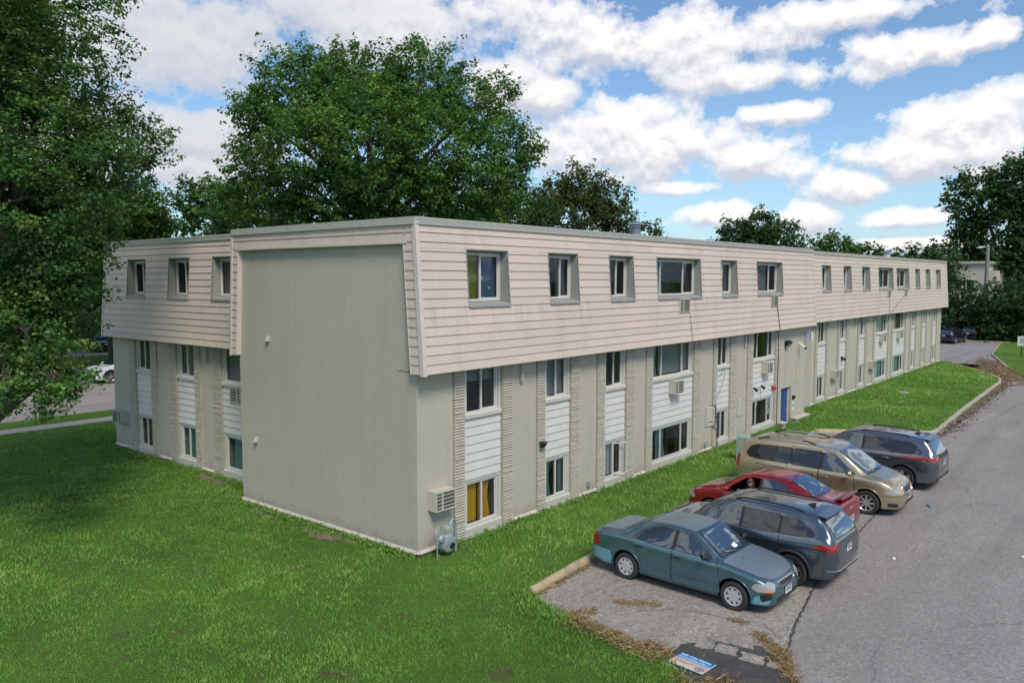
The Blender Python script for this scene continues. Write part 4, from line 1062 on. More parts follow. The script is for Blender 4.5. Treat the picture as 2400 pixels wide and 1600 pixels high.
# ------------------------------------------------------------------ foliage
def quads_mesh(name, V, tone, mats, midx=None, parent=None):
    """V: (n,4,3) quads, tone: (n,)"""
    n = len(V); me = bpy.data.meshes.new(name)
    me.vertices.add(n * 4); me.vertices.foreach_set('co', V.reshape(-1).astype(np.float32))
    me.loops.add(n * 4); me.loops.foreach_set('vertex_index', np.arange(n * 4, dtype=np.int32))
    me.polygons.add(n); me.polygons.foreach_set('loop_start', np.arange(0, n * 4, 4, dtype=np.int32))
    for m in mats: me.materials.append(m)
    a = me.attributes.new('tone', 'FLOAT', 'POINT'); a.data.foreach_set('value', np.repeat(tone, 4).astype(np.float32))
    me.update(calc_edges=True)
    o = bpy.data.objects.new(name, me); COL.objects.link(o)
    if parent: o.parent = parent
    return o
def unit(v): return v / (np.linalg.norm(v, axis=-1, keepdims=True) + 1e-9)
def leaves(centers, radii, dirs, count, size, tone_c, g):
    """leaf clusters: kite leaves scattered through each small clump; returns quads, tones"""
    k = len(centers); idx = np.repeat(np.arange(k), count); n = len(idx)
    d = unit(g.normal(size=(n, 3))); r = g.random((n, 1)) ** .45
    ax = dirs[idx]
    off = d * r * radii[idx][:, None] * np.array([1, 1, .62]) + ax * (g.random((n, 1)) - .35) * radii[idx][:, None] * .9
    c = centers[idx] + off
    nrm = unit(d * .55 + ax * .25 + np.array([0, 0, .75]) + g.normal(size=(n, 3)) * .45)
    t = unit(np.cross(nrm, unit(g.normal(size=(n, 3))))); t = unit(t + ax * .5 + np.array([0, 0, -.35])); b = unit(np.cross(nrm, t))
    s = size * (.6 + .8 * g.random((n, 1)))
    fold = nrm * s * .12
    V = np.stack([c - t * s * .5, c + b * s * .40 + fold, c + t * s * .62, c - b * s * .40 + fold], 1)
    tone = np.clip(tone_c[idx] + g.normal(size=n) * .16 + (off[:, 2] / (radii[idx] + .01)) * .24, 0, 1)  # lighter towards the clump top: light on the tufts put into the leaf tone
    return V, tone
def tree(name, label, base, lobes, leaf, size, mat, seed, trunk_r=.3, dens=1.0, bark='bark', clump=.55, group=None, cat='tree', forks=1, fill=.5, gap=0.0):
    g = np.random.default_rng(seed); rr = random.Random(seed)
    T = empty(name, (base[0], base[1], base[2]), 0, label, cat, group)
    bl = Vector(base)
    cs = []; rad = []; dr = []; lobe_of = []
    for li, (x, y, z, R_) in enumerate(lobes):
        area = 4 * math.pi * R_ * R_
        nc = max(6, int(area / (clump * clump * 1.5) * dens))
        d = unit(g.normal(size=(nc, 3))); rr_ = (1 - fill * g.random((nc, 1)) ** 1.8)
        wob = 1 + .22 * np.sin(d[:, :1] * 5.1 + seed) * np.cos(d[:, 1:2] * 4.3 + li)
        p = np.array([x, y, z]) + d * rr_ * R_ * wob * np.array([1, 1, .92])
        if gap:
            keep = vnoise(p[:, 0] + p[:, 2] * .7, p[:, 1] - p[:, 2] * .6, 1.1, seed) > gap
            p = p[keep]; d = d[keep]
        # leaf sprays reach outwards beyond the lobes so that the outline is feathered
        cs.append(p); dr.append(unit(d + np.array([0, 0, .25]))); rad.append(clump * (.55 + .75 * g.random(len(p)))); lobe_of += [li] * len(p)
    cs = np.concatenate(cs); dr = np.concatenate(dr); rad = np.concatenate(rad)
    # drop clumps buried deep inside other lobes
    keep = np.ones(len(cs), bool)
    for li, (x, y, z, R_) in enumerate(lobes):
        dd = np.linalg.norm(cs - np.array([x, y, z]), axis=1)
        keep &= ~((dd < R_ * .45))
    lobe_of = np.array(lobe_of)[keep]; cs = cs[keep]; dr = dr[keep]; rad = rad[keep]
    per = max(8, int(5.2 * (clump / size) ** 2 * .62))
    tc = np.clip(.40 + g.normal(size=len(cs)) * .17 + .5 * (vnoise(cs[:, 0] + cs[:, 2], cs[:, 1] - cs[:, 2], .8, seed) - .5), 0, 1)
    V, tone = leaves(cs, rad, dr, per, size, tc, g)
    # stray single sprays at the very edge
    ne = int(len(cs) * .35); ii = g.integers(0, len(cs), ne)
    V2, t2 = leaves(cs[ii] + dr[ii] * rad[ii][:, None] * 1.25, rad[ii] * .4, dr[ii], max(4, per // 6), size, tc[ii], g)
    V = np.concatenate([V, V2]); tone = np.concatenate([tone, t2])
    V = V - np.array(base)
    quads_mesh('crown', V, tone, [MT[mat]], parent=T)
    # trunk, limbs, branches
    mb = MB()
    L = [Vector(l[:3]) for l in lobes]; zc = min(l.z for l in L)
    top = Vector((sum(l.x for l in L) / len(L), sum(l.y for l in L) / len(L), max(zc - .5, bl.z + (max(l.z for l in L) - bl.z) * .3)))
    for f in range(forks):
        o = Vector((rr.uniform(-.5, .5), rr.uniform(-.5, .5), 0)) * (1 if forks > 1 else 0)
        tp = bl.lerp(top, .9) + o * 1.2 - bl
        mb.tube([(o.x * .4, o.y * .4, -.5), (tp.x * .3 + o.x * .5, tp.y * .3 + o.y * .5, tp.z * .45), (tp.x, tp.y, tp.z)], [trunk_r * 1.25, trunk_r * .95, trunk_r * .7], 10)
    for li, l in enumerate(L):
        s = bl.lerp(top, .9) - bl; e = l - bl; R_ = lobes[li][3]
        md = s.lerp(e, .5) + Vector((rr.uniform(-.4, .4), rr.uniform(-.4, .4), .35 * (e - s).length * .3))
        tr = trunk_r * min(.6, .2 + R_ * .1); mb.tube([s, md, e], [tr, tr * .7, tr * .4], 7)
        own = np.where(lobe_of == li)[0]
        if len(own):
            for k in g.choice(own, min(len(own), 12), replace=False):
                q = Vector(cs[k]) - bl; m1 = e.lerp(q, .5) + Vector((rr.uniform(-.15, .15), rr.uniform(-.15, .15), rr.uniform(0, .25)))
                mb.tube([e, m1, q], [tr * .2, tr * .12, tr * .04], 4, cap=False)
    mb.build('trunk', MT[bark], T, smooth=60)
    return T
TL = {
'left':[(-5.3,10.5,13.1,2.00),(-4.6,10.3,12.0,1.70),(-2.3,11.6,11.4,1.30),(-1.2,11.1,10.6,1.30),(-0.8,10.9,9.9,0.70),(-4.7,9.3,9.9,2.40),(-3.7,9.5,8.5,1.90),(-4.9,8.3,6.7,2.00),(-5.5,7.5,5.3,1.50),(-5.3,6.3,4.1,0.80),(-6.3,6.7,4.3,0.90),(-5.6,6.0,3.7,0.45),(-4.9,6.2,4.3,0.45),(-5.5,11.7,10.4,4.00),(-5.9,10.7,6.7,3.60),(-6.2,11.8,14.7,5.00),(-5.8,8.6,8.2,2.40),(-3.6,12.1,13.6,1.30),(-2.8,9.6,9.7,1.50),(-3.3,9.8,7.5,1.40),(-4.4,8.1,6.1,1.20)],
'center':[(14.0,24.1,16.8,2.50),(16.2,21.2,17.1,2.30),(19.3,19.7,17.6,2.30),(21.3,17.7,16.1,2.20),(12.3,25.3,15.3,1.80),(21.9,15.5,13.8,1.70),(12.0,25.5,12.6,1.90),(11.8,26.8,10.8,1.60),(12.6,21.5,13.2,3.00),(14.6,18.7,13.4,3.30),(17.7,17.1,13.2,3.00),(14.2,21.5,10.5,2.80),(17.0,19.2,10.3,2.80),(20.4,17.2,10.9,2.50),(22.3,16.6,11.5,1.70),(12.6,23.9,10.2,2.20),(16.1,23.8,16.6,2.40),(18.9,21.5,16.2,2.60)],
'ml1':[(12.7,41.1,11.5,1.90),(11.7,41.5,10.6,2.20),(14.0,41.5,10.7,1.90)],
'ml2':[(13.3,37.4,11.0,1.60),(14.3,36.9,10.4,1.50),(12.5,37.8,10.5,1.40),(13.6,37.2,9.4,2.00)],
'ml3':[(20.0,44.0,12.5,2.00),(18.9,44.6,12.6,1.60),(21.4,43.2,11.9,1.80),(20.2,43.9,10.5,2.60)],
'bl1':[(9.8,55.1,9.2,4.50),(8.8,57.5,7.9,4.00)],
'bl2':[(14.9,59.6,10.2,4.50),(16.7,58.9,8.0,4.00)],
'bl3':[(15.4,50.8,9.2,4.00),(14.0,49.2,6.5,3.40)],
'bl4':[(9.1,46.8,5.0,3.20),(9.9,45.5,4.1,2.40)],
'cr':[(33.6,24.9,11.1,2.20),(33.8,27.7,11.9,2.20),(35.4,24.3,10.5,1.80)],
'cr2':[(20.1,39.3,10.3,2.20),(21.6,38.3,10.4,2.50)],
'cr3':[(27.4,36.6,10.6,2.60),(29.5,34.8,10.6,2.60)],
'cr4':[(31.1,30.6,10.5,2.60),(32.5,29.2,10.5,2.40)],
'r1':[(46.4,27.9,14.5,1.80),(45.0,29.8,13.7,1.60),(47.7,26.0,13.7,1.60),(48.4,24.9,11.7,1.30),(46.1,28.3,11.8,2.80),(44.2,30.9,12.4,1.20)],
'r1b':[(53.0,24.9,11.1,0.90),(53.5,24.1,10.6,0.80)],
'r2':[(75.0,23.4,11.7,2.10),(75.9,21.1,11.0,1.90),(73.9,25.8,11.1,1.90),(74.9,23.6,10.2,2.50)],
'r3':[(96.8,22.0,10.7,1.90),(96.2,23.8,10.3,1.50),(97.3,20.5,10.0,1.60)],
'r3b':[(101.0,18.5,9.5,1.90),(101.4,16.9,9.0,1.60),(100.6,20.0,9.2,1.60)],
'r4':[(96.7,11.1,9.5,1.70),(96.2,13.0,9.2,1.70),(97.1,9.2,9.2,1.90),(96.7,11.1,8.2,2.50)],
'bigR':[(81.0,2.6,14.7,3.20),(81.5,-0.5,15.9,2.70),(82.8,-2.8,15.6,4.00),(81.0,3.0,11.4,2.00),(81.4,0.5,10.1,4.00),(81.8,-2.6,10.0,4.00),(80.8,3.7,9.5,1.70),(80.6,-0.9,5.7,4.00),(80.1,2.1,6.1,2.60),(79.9,-3.6,4.0,3.50)],
'arb':[(64.1,0.9,7.3,1.20),(64.1,1.0,5.6,1.80),(64.1,0.5,3.6,2.10),(64.0,1.5,2.8,1.80),(64.2,-0.1,2.1,1.70)],
'hedge1':[(70.5,-1.0,4.0,2.30),(70.4,-0.6,2.4,2.00)],
'hedge2':[(70.7,-2.5,4.2,2.30),(70.7,-3.0,2.5,2.20),(70.6,-1.9,2.1,1.60)],
}
def away(L, k):
    """the same crown standing k times farther off and as much larger"""
    return [(CX0 + (x - CX0) * k, CY0 + (y - CY0) * k, 6.5 + (z - 6.5) * k, r * k) for x, y, z, r in L]
CX0, CY0 = -12.61, -13.36
TL['left'] = [(x, y, z, r * (.80 if x > -5.7 or z < 7 else .92) * (.85 if (x > -5.2 and z < 9) else 1)) for x, y, z, r in TL['left']]
TL['center'] = [(x, y, z, r * (.84 if x < 12.7 else 1)) for x, y, z, r in TL['center']]
def build_trees():
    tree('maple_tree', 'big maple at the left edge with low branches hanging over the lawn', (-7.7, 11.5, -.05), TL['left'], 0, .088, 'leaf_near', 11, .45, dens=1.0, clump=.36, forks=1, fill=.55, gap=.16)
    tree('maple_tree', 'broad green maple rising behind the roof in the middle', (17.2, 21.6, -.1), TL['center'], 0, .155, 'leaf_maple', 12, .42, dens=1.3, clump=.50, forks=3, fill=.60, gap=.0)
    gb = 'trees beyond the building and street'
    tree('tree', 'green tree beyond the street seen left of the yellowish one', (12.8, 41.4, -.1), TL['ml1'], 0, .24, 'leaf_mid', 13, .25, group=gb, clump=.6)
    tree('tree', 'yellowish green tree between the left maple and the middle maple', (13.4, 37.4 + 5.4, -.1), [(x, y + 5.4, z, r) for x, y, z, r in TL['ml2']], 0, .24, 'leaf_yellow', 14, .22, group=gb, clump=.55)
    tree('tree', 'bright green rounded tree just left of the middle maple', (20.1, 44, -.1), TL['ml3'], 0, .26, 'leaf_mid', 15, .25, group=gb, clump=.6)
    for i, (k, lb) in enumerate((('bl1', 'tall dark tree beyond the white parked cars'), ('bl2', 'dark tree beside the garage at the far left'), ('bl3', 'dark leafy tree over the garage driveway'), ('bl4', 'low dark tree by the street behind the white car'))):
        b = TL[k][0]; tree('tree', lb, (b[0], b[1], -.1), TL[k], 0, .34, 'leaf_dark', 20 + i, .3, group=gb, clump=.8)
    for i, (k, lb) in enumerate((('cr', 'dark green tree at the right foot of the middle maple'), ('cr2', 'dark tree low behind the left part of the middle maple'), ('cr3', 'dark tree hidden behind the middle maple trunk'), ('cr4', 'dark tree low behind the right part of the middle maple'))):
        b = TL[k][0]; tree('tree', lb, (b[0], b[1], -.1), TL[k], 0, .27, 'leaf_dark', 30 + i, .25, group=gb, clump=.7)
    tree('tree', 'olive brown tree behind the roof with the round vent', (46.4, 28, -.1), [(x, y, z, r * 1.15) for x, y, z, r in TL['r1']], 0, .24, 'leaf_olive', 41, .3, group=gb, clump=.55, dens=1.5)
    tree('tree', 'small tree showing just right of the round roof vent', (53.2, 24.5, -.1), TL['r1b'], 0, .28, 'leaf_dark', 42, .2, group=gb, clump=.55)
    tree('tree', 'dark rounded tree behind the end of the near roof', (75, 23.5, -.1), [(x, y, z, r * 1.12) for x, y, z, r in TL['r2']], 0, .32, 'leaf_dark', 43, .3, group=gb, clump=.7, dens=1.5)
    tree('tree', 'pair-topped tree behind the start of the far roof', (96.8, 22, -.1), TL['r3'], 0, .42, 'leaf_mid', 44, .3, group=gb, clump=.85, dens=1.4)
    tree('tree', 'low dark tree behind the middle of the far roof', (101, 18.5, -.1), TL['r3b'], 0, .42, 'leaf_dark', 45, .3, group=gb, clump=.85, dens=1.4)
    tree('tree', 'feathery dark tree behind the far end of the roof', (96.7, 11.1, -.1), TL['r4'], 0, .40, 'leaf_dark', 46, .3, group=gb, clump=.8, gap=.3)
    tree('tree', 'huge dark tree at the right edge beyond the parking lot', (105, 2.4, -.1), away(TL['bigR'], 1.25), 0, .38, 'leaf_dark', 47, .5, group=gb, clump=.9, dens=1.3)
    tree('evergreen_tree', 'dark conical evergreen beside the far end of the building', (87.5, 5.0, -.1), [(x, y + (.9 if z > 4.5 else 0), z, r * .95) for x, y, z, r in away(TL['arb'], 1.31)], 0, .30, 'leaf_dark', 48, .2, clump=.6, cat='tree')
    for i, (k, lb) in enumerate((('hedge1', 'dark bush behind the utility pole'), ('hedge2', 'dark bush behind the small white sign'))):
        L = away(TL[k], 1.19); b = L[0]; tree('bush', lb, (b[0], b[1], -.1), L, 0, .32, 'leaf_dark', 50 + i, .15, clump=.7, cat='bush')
    # wood that closes the view at the horizon
    g = np.random.default_rng(99); cs = []; 
    for x0, y0, x1, y1, n, h in ((-70, 82, 40, 95, 900, 9), (40, 95, 130, 60, 700, 9), (130, 60, 150, -60, 900, 11)):
        t = g.random(n); jit = g.normal(size=(n, 2)) * 3.0
        cs.append(np.stack([x0 + (x1 - x0) * t + jit[:, 0], y0 + (y1 - y0) * t + jit[:, 1], g.random(n) * h * (.75 + .25 * np.sin(t * 37))], 1))
    cs = np.concatenate(cs); k = len(cs)
    V, tone = leaves(cs, np.full(k, 1.9), unit(g.normal(size=(k, 3)) + np.array([0, 0, .5])), 40, .85, np.clip(.4 + g.normal(size=k) * .2, 0, 1), g)
    tag(quads_mesh('distant_wood', V, tone, [MT['leaf_dark']]), 'distant belt of woods closing the horizon', 'woods', kind='stuff')
build_trees()

# ------------------------------------------------------------------ grass blades
CAMX, CAMY = -12.61, -13.36
BFOOT = [(0, 0), (25.2, 0), (25.2, .8), (57.3, .8), (57.3, 18.3), (1.2, 18.3), (1.2, 7.37), (0, 7.37)]
def grass_blades():
    g = np.random.default_rng(5)
    def field(n, rmin, rmax, a0, a1, power=1.0):
        r = rmin + (rmax - rmin) * g.random(n) ** power; a = a0 + (a1 - a0) * g.random(n)
        return CAMX + r * np.cos(a), CAMY + r * np.sin(a)
    xs, ys = field(1250000, 7.0, 92, R(2), R(80), 1.3)
    m = pip(xs, ys, LAWN_A) & ~pip(xs, ys, [(x + (.03 if x > 0 else -.03), y) for x, y in BFOOT])
    xs, ys = xs[m], ys[m]
    dens = vnoise(xs, ys, .9, 1) * .6 + vnoise(xs, ys, 3.1, 2) * .4
    m = g.random(len(xs)) < np.clip(.35 + dens * 1.1, 0, 1); m &= ~((vnoise(xs, ys, 1.3, 8) > .68) & (g.random(len(xs)) < .8))
    m &= ~((vnoise(xs, ys, 4.3, 18) > .70) & (g.random(len(xs)) < .6))
    xs, ys, dens = xs[m], ys[m], dens[m]; n = len(xs)
    dist = np.hypot(xs - CAMX, ys - CAMY)
    # taller and shaggier close to the walls and kerb
    dw = np.minimum(np.where((xs > -.6) & (ys > -1.2), np.minimum(np.abs(xs), np.abs(ys)), 9), 9)
    dw = np.where((ys > -1.4) & (ys < 0), np.abs(ys), dw)
    near_wall = np.clip(1 - dw / .7, 0, 1)
    h = (.018 + .024 * g.random(n) + .034 * vnoise(xs, ys, 3.4, 4) ** 2) * (1 + .7 * near_wall * g.random(n)) * (1 + dist * .012)
    h *= np.where((xs > 1) & (ys < 0) & (ys > -4), 1.15, 1.0)
    w = .0040 + .00040 * dist
    a = g.random(n) * 2 * np.pi; lean = g.normal(size=(n, 2)) * .5 * h[:, None]
    bx, by = np.cos(a) * w, np.sin(a) * w
    zv = np.where(ys > 12, -.13 * np.clip((ys - 12) / 12, 0, 1), 0)
    V = np.zeros((n, 4, 3))
    V[:, 0] = np.stack([xs - bx, ys - by, zv - .01], 1); V[:, 1] = np.stack([xs + bx, ys + by, zv - .01], 1)
    V[:, 2] = np.stack([xs + bx * .5 + lean[:, 0] * .6, ys + by * .5 + lean[:, 1] * .6, zv + h * .65], 1)
    V[:, 3] = np.stack([xs + lean[:, 0], ys + lean[:, 1], zv + h], 1)
    tone = np.clip(-.10 + .62 * vnoise(xs, ys, .30, 5) + .50 * vnoise(xs, ys, 1.7, 6) + .20 * vnoise(xs, ys, 6.1, 7) + g.normal(size=n) * .10, 0, 1)
    tag(quads_mesh('grass', V, tone, [MT['grass']]), 'mown green lawn grass around the building', 'grass', kind='stuff')
    # dry straw grass along the parking edge, kerb and in cracks
    P = []; 
    def along(pts, n, spread, side=0):
        pts = np.array(pts); seg = np.diff(pts, axis=0); L = np.hypot(seg[:, 0], seg[:, 1]); k = g.choice(len(L), n, p=L / L.sum()); t = g.random(n)
        p = pts[k] + seg[k] * t[:, None]; nn = np.stack([-seg[k][:, 1], seg[k][:, 0]], 1) / L[k][:, None]
        return p + nn * (side + g.normal(size=n) * spread)[:, None]
    P.append((along(bay_left[1:6], 7600, .12, .03), .07)); P.append((along(bay_left[3:], 5000, .20, .10), .08)); P.append((along(kerb_line[5:13], 1800, .07, -.03), .07)); P.append((along(kerb_line[:2], 700, .05, -.01), .08))
    P.append((along([(1.0, -4.75), (1.35, -5.25)], 600, .08), .03)); P.append((along([(1.35, -5.2), (1.5, -5.6)], 160, .07), .05)); P.append((along([(.2, -4.45), (.35, -4.75)], 200, .09), .05))
    P.append((along([(1.7, -6.9), (1.8, -7.3)], 120, .05), .06)); P.append((along([(1.5, -7.6), (1.1, -8.1), (.4, -8.5)], 1000, .07), .05)); P.append((along([(1.2, -8.2), (0, -8.85)], 800, .07), .06))
    P.append((along([(48, -5.1), (50, -4.2), (55, -2.2)], 1500, .5), .12)); P.append((along([(50.5, -6), (56, -4.2), (62, -2.7)], 1500, .4), .12))
    P.append((along([(20, -1.6), (22, -1.45)], 300, .12), .1))
    xy = np.concatenate([p for p, _ in P]); hh = np.concatenate([np.full(len(p), h) for p, h in P])
    ks = ~((xy[:, 0] > -1.0) & (xy[:, 0] < 0.0) & (xy[:, 1] > -7.75) & (xy[:, 1] < -6.8)); xy = xy[ks]; hh = hh[ks]; n = len(xy)
    h = hh * (.35 + g.random(n)); w = .003 + .00028 * np.hypot(xy[:, 0] - CAMX, xy[:, 1] - CAMY); a = g.random(n) * 6.283
    lean = g.normal(size=(n, 2)) * .9 * h[:, None]; bx, by = np.cos(a) * w, np.sin(a) * w; z0 = LOTZ + .004
    inl = pip(xy[:, 0], xy[:, 1], LAWN_A); zb = np.where(inl, -.08, z0)
    V = np.zeros((n, 4, 3)); V[:, 0] = np.stack([xy[:, 0] - bx, xy[:, 1] - by, zb], 1); V[:, 1] = np.stack([xy[:, 0] + bx, xy[:, 1] + by, zb], 1)
    V[:, 2] = np.stack([xy[:, 0] + bx * .5 + lean[:, 0] * .7, xy[:, 1] + by * .5 + lean[:, 1] * .7, zb + h * .6], 1); V[:, 3] = np.stack([xy[:, 0] + lean[:, 0] * 1.3, xy[:, 1] + lean[:, 1] * 1.3, zb + h * .8], 1)
    tag(quads_mesh('dry_grass', V, np.clip(.45 + g.normal(size=n) * .28, 0, 1), [MT['drygrass']]), 'straw-coloured dry grass along the pavement edge and in the cracks', 'dry grass', kind='stuff')
    # weeds along the foundation and lawn edge
    A = [along([(-.12, 0.0), (-.12, 7.4)], 1100, .10), along([(.6, -.14), (22, -.14)], 2200, .09), along([(1.0, 7.5), (1.0, 18.2)], 900, .12), along([(26, .55), (57, .55)], 1800, .15), along([(20, -1.2), (22.0, -1.2)], 500, .3)]
    xy = np.concatenate(A); m = ~pip(xy[:, 0], xy[:, 1], BFOOT); xy = xy[m]; n = len(xy)
    cs = np.concatenate([xy, g.random((n, 1)) ** 2 * .12], 1)
    V, tone = leaves(cs, np.full(n, .06), unit(g.normal(size=(n, 3)) + np.array([0, 0, 1.2])), 10, .032, np.clip(.4 + g.normal(size=n) * .2, 0, 1), g)
    tag(quads_mesh('weeds', V, tone, [MT['grass']]), 'low green weeds along the foot of the walls', 'weeds', kind='stuff')
    # brown leaf litter
    xy = np.concatenate([along(kerb_line[6:13], 600, .25, -.3), along([(48, -5.3), (54, -3.2), (62, -1.8)], 900, .7), along([(2, -4.5), (12, -3.6)], 0, .1)]); n = len(xy)
    cs = np.concatenate([xy, np.full((n, 1), LOTZ + .03)], 1)
    V, tone = leaves(cs, np.full(n, .05), unit(g.normal(size=(n, 3))), 3, .07, np.clip(.3 + g.normal(size=n) * .3, 0, 1), g); V[:, :, 2] = np.clip(V[:, :, 2], LOTZ + .012, LOTZ + .05)
    lm = M('litter', (.15, .085, .04), .9, var=.5, vs=12)
    tag(quads_mesh('leaf_litter', V, tone, [lm]), 'brown leaf litter scattered on the pavement along the island kerb', 'leaf litter', kind='stuff')
grass_blades()

# ------------------------------------------------------------------ far objects
H = empty('house', (95, 4.6, -.1), 0, 'cream two-storey house behind the evergreen and the utility pole', 'house')
mb = MB(); mb.box(0, 12, -.7, 9.5, 0, 8.4); mb.box(1.2, 10, -1.5, -.7, 0, 7.6); o = mb.build('wall', M('cream', (.50, .47, .40), .8, var=.05), H)
mb = MB(); mb.box(-.3, 12.3, -1.0, 9.8, 8.4, 8.7); mb.build('roof', MT['cap'], H)
for y in (.9, 2.2, 4.6, 6.4):
    for z in (2.2, 5.2):
        mb = MB(); mb.box(-.08, 0, y - .45, y + .45, z, z + 1.4); w_ = mb.build('window', MT['white'], H)
        mb = MB(); mb.box(-.1, -.082, y - .36, y + .36, z + .08, z + 1.32); mb.build('pane', MT['darkglass'], w_)
PL = empty('utility_pole', (90.6, 3.15, -.1), 0, 'tall grey wooden utility pole with a small white lamp bracket at the far right', 'utility pole')
mb = MB(); mb.tube([(0, 0, -.3), (0, 0, 10.35)], [.26, .19], 10); mb.build('post', MT['wood_pole'], PL, smooth=40)
mb = MB(); mb.box(-.05, .05, -.1, .9, 10.15, 10.28); mb.box(-.1, .1, .5, 1.1, 10.08, 10.16); mb.build('bracket', MT['white'], PL)
mb = MB()
def sag(a, b, s, n=14): a = Vector(a); b = Vector(b); return [tuple(a.lerp(b, k / n) - Vector((0, 0, s * 4 * (k / n) * (1 - k / n)))) for k in range(n + 1)]
mb.tube(sag((90.6, 3.15, 9.7), (100, -40, 8.5), 1.2), .022, 5); tag(mb.build('power_line', MT['rubber']), 'thin power line sagging right from the utility pole', 'power line')
mb = MB(); mb.tube(sag((90.6, 3.15, 9.7), (96, 24, 9.0), .8), .022, 5); tag(mb.build('power_line', MT['rubber']), 'thin power line running left from the utility pole', 'power line')
GA = empty('garage', (15, 68, -.1), 0, 'dark garage in deep shade beyond the street at the far left', 'garage')
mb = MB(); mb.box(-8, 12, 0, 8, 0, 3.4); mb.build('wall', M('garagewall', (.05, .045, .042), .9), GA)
mb = MB(); mb.add([(-8.4, -.5, 3.4), (12.4, -.5, 3.4), (12.4, 8.5, 3.4), (-8.4, 8.5, 3.4), (-8.4, 4, 5.6), (12.4, 4, 5.6)], [(0, 1, 5, 4), (3, 4, 5, 2), (0, 4, 3), (1, 2, 5), (0, 3, 2, 1)]); mb.build('roof', MT['roof'], GA)
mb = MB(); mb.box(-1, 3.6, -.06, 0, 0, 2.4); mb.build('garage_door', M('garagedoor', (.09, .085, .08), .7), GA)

# ------------------------------------------------------------------ sky, sun, camera
w = bpy.data.worlds.new('World'); S.world = w; w.use_nodes = True
nt = w.node_tree; nt.nodes.clear()
SUN_AZ, SUN_EL = R(-122), R(50)             # azimuth of the sun, counter-clockwise from +x
out = N(nt, 'ShaderNodeOutputWorld'); bg = N(nt, 'ShaderNodeBackground'); nt.links.new(bg.outputs[0], out.inputs[0])
sky = N(nt, 'ShaderNodeTexSky', sky_type='NISHITA'); sky.sun_disc = False; sky.sun_elevation = SUN_EL; sky.sun_rotation = math.pi / 2 - SUN_AZ
sky.altitude = 200; sky.air_density = 1.0; sky.dust_density = .6; sky.ozone_density = 2.5
co = N(nt, 'ShaderNodeTexCoord').outputs['Generated']
sx = N(nt, 'ShaderNodeSeparateXYZ'); nt.links.new(co, sx.inputs[0])
az = math_(nt, 'ARCTAN2', sx.outputs[1], sx.outputs[0]); el = math_(nt, 'ARCSINE', sx.outputs[2])
CL = [(1.130,0.246,0.198,0.065),(1.065,0.168,0.096,0.036),(1.071,0.127,0.052,0.024),(0.840,0.295,0.158,0.050),(0.655,0.303,0.126,0.035),(0.523,0.276,0.150,0.040),(0.411,0.231,0.072,0.021),(0.522,0.163,0.117,0.048),(0.399,0.136,0.058,0.025),(0.622,0.159,0.058,0.036),(0.250,0.245,0.063,0.029),(0.286,0.291,0.094,0.017),(0.180,0.166,0.089,0.033),(0.242,0.137,0.071,0.028),(0.151,0.137,0.046,0.049),(0.490,0.110,0.051,0.011),(0.443,0.079,0.045,0.016),(0.342,0.071,0.031,0.017),(0.239,0.066,0.047,0.012),(0.221,0.039,0.062,0.011),(0.708,0.236,0.048,0.027),(0.654,0.223,0.043,0.022),(0.381,0.191,0.052,0.014),(0.167,0.249,0.024,0.013),(0.294,0.109,0.040,0.024),(1.198,0.145,0.086,0.054)]
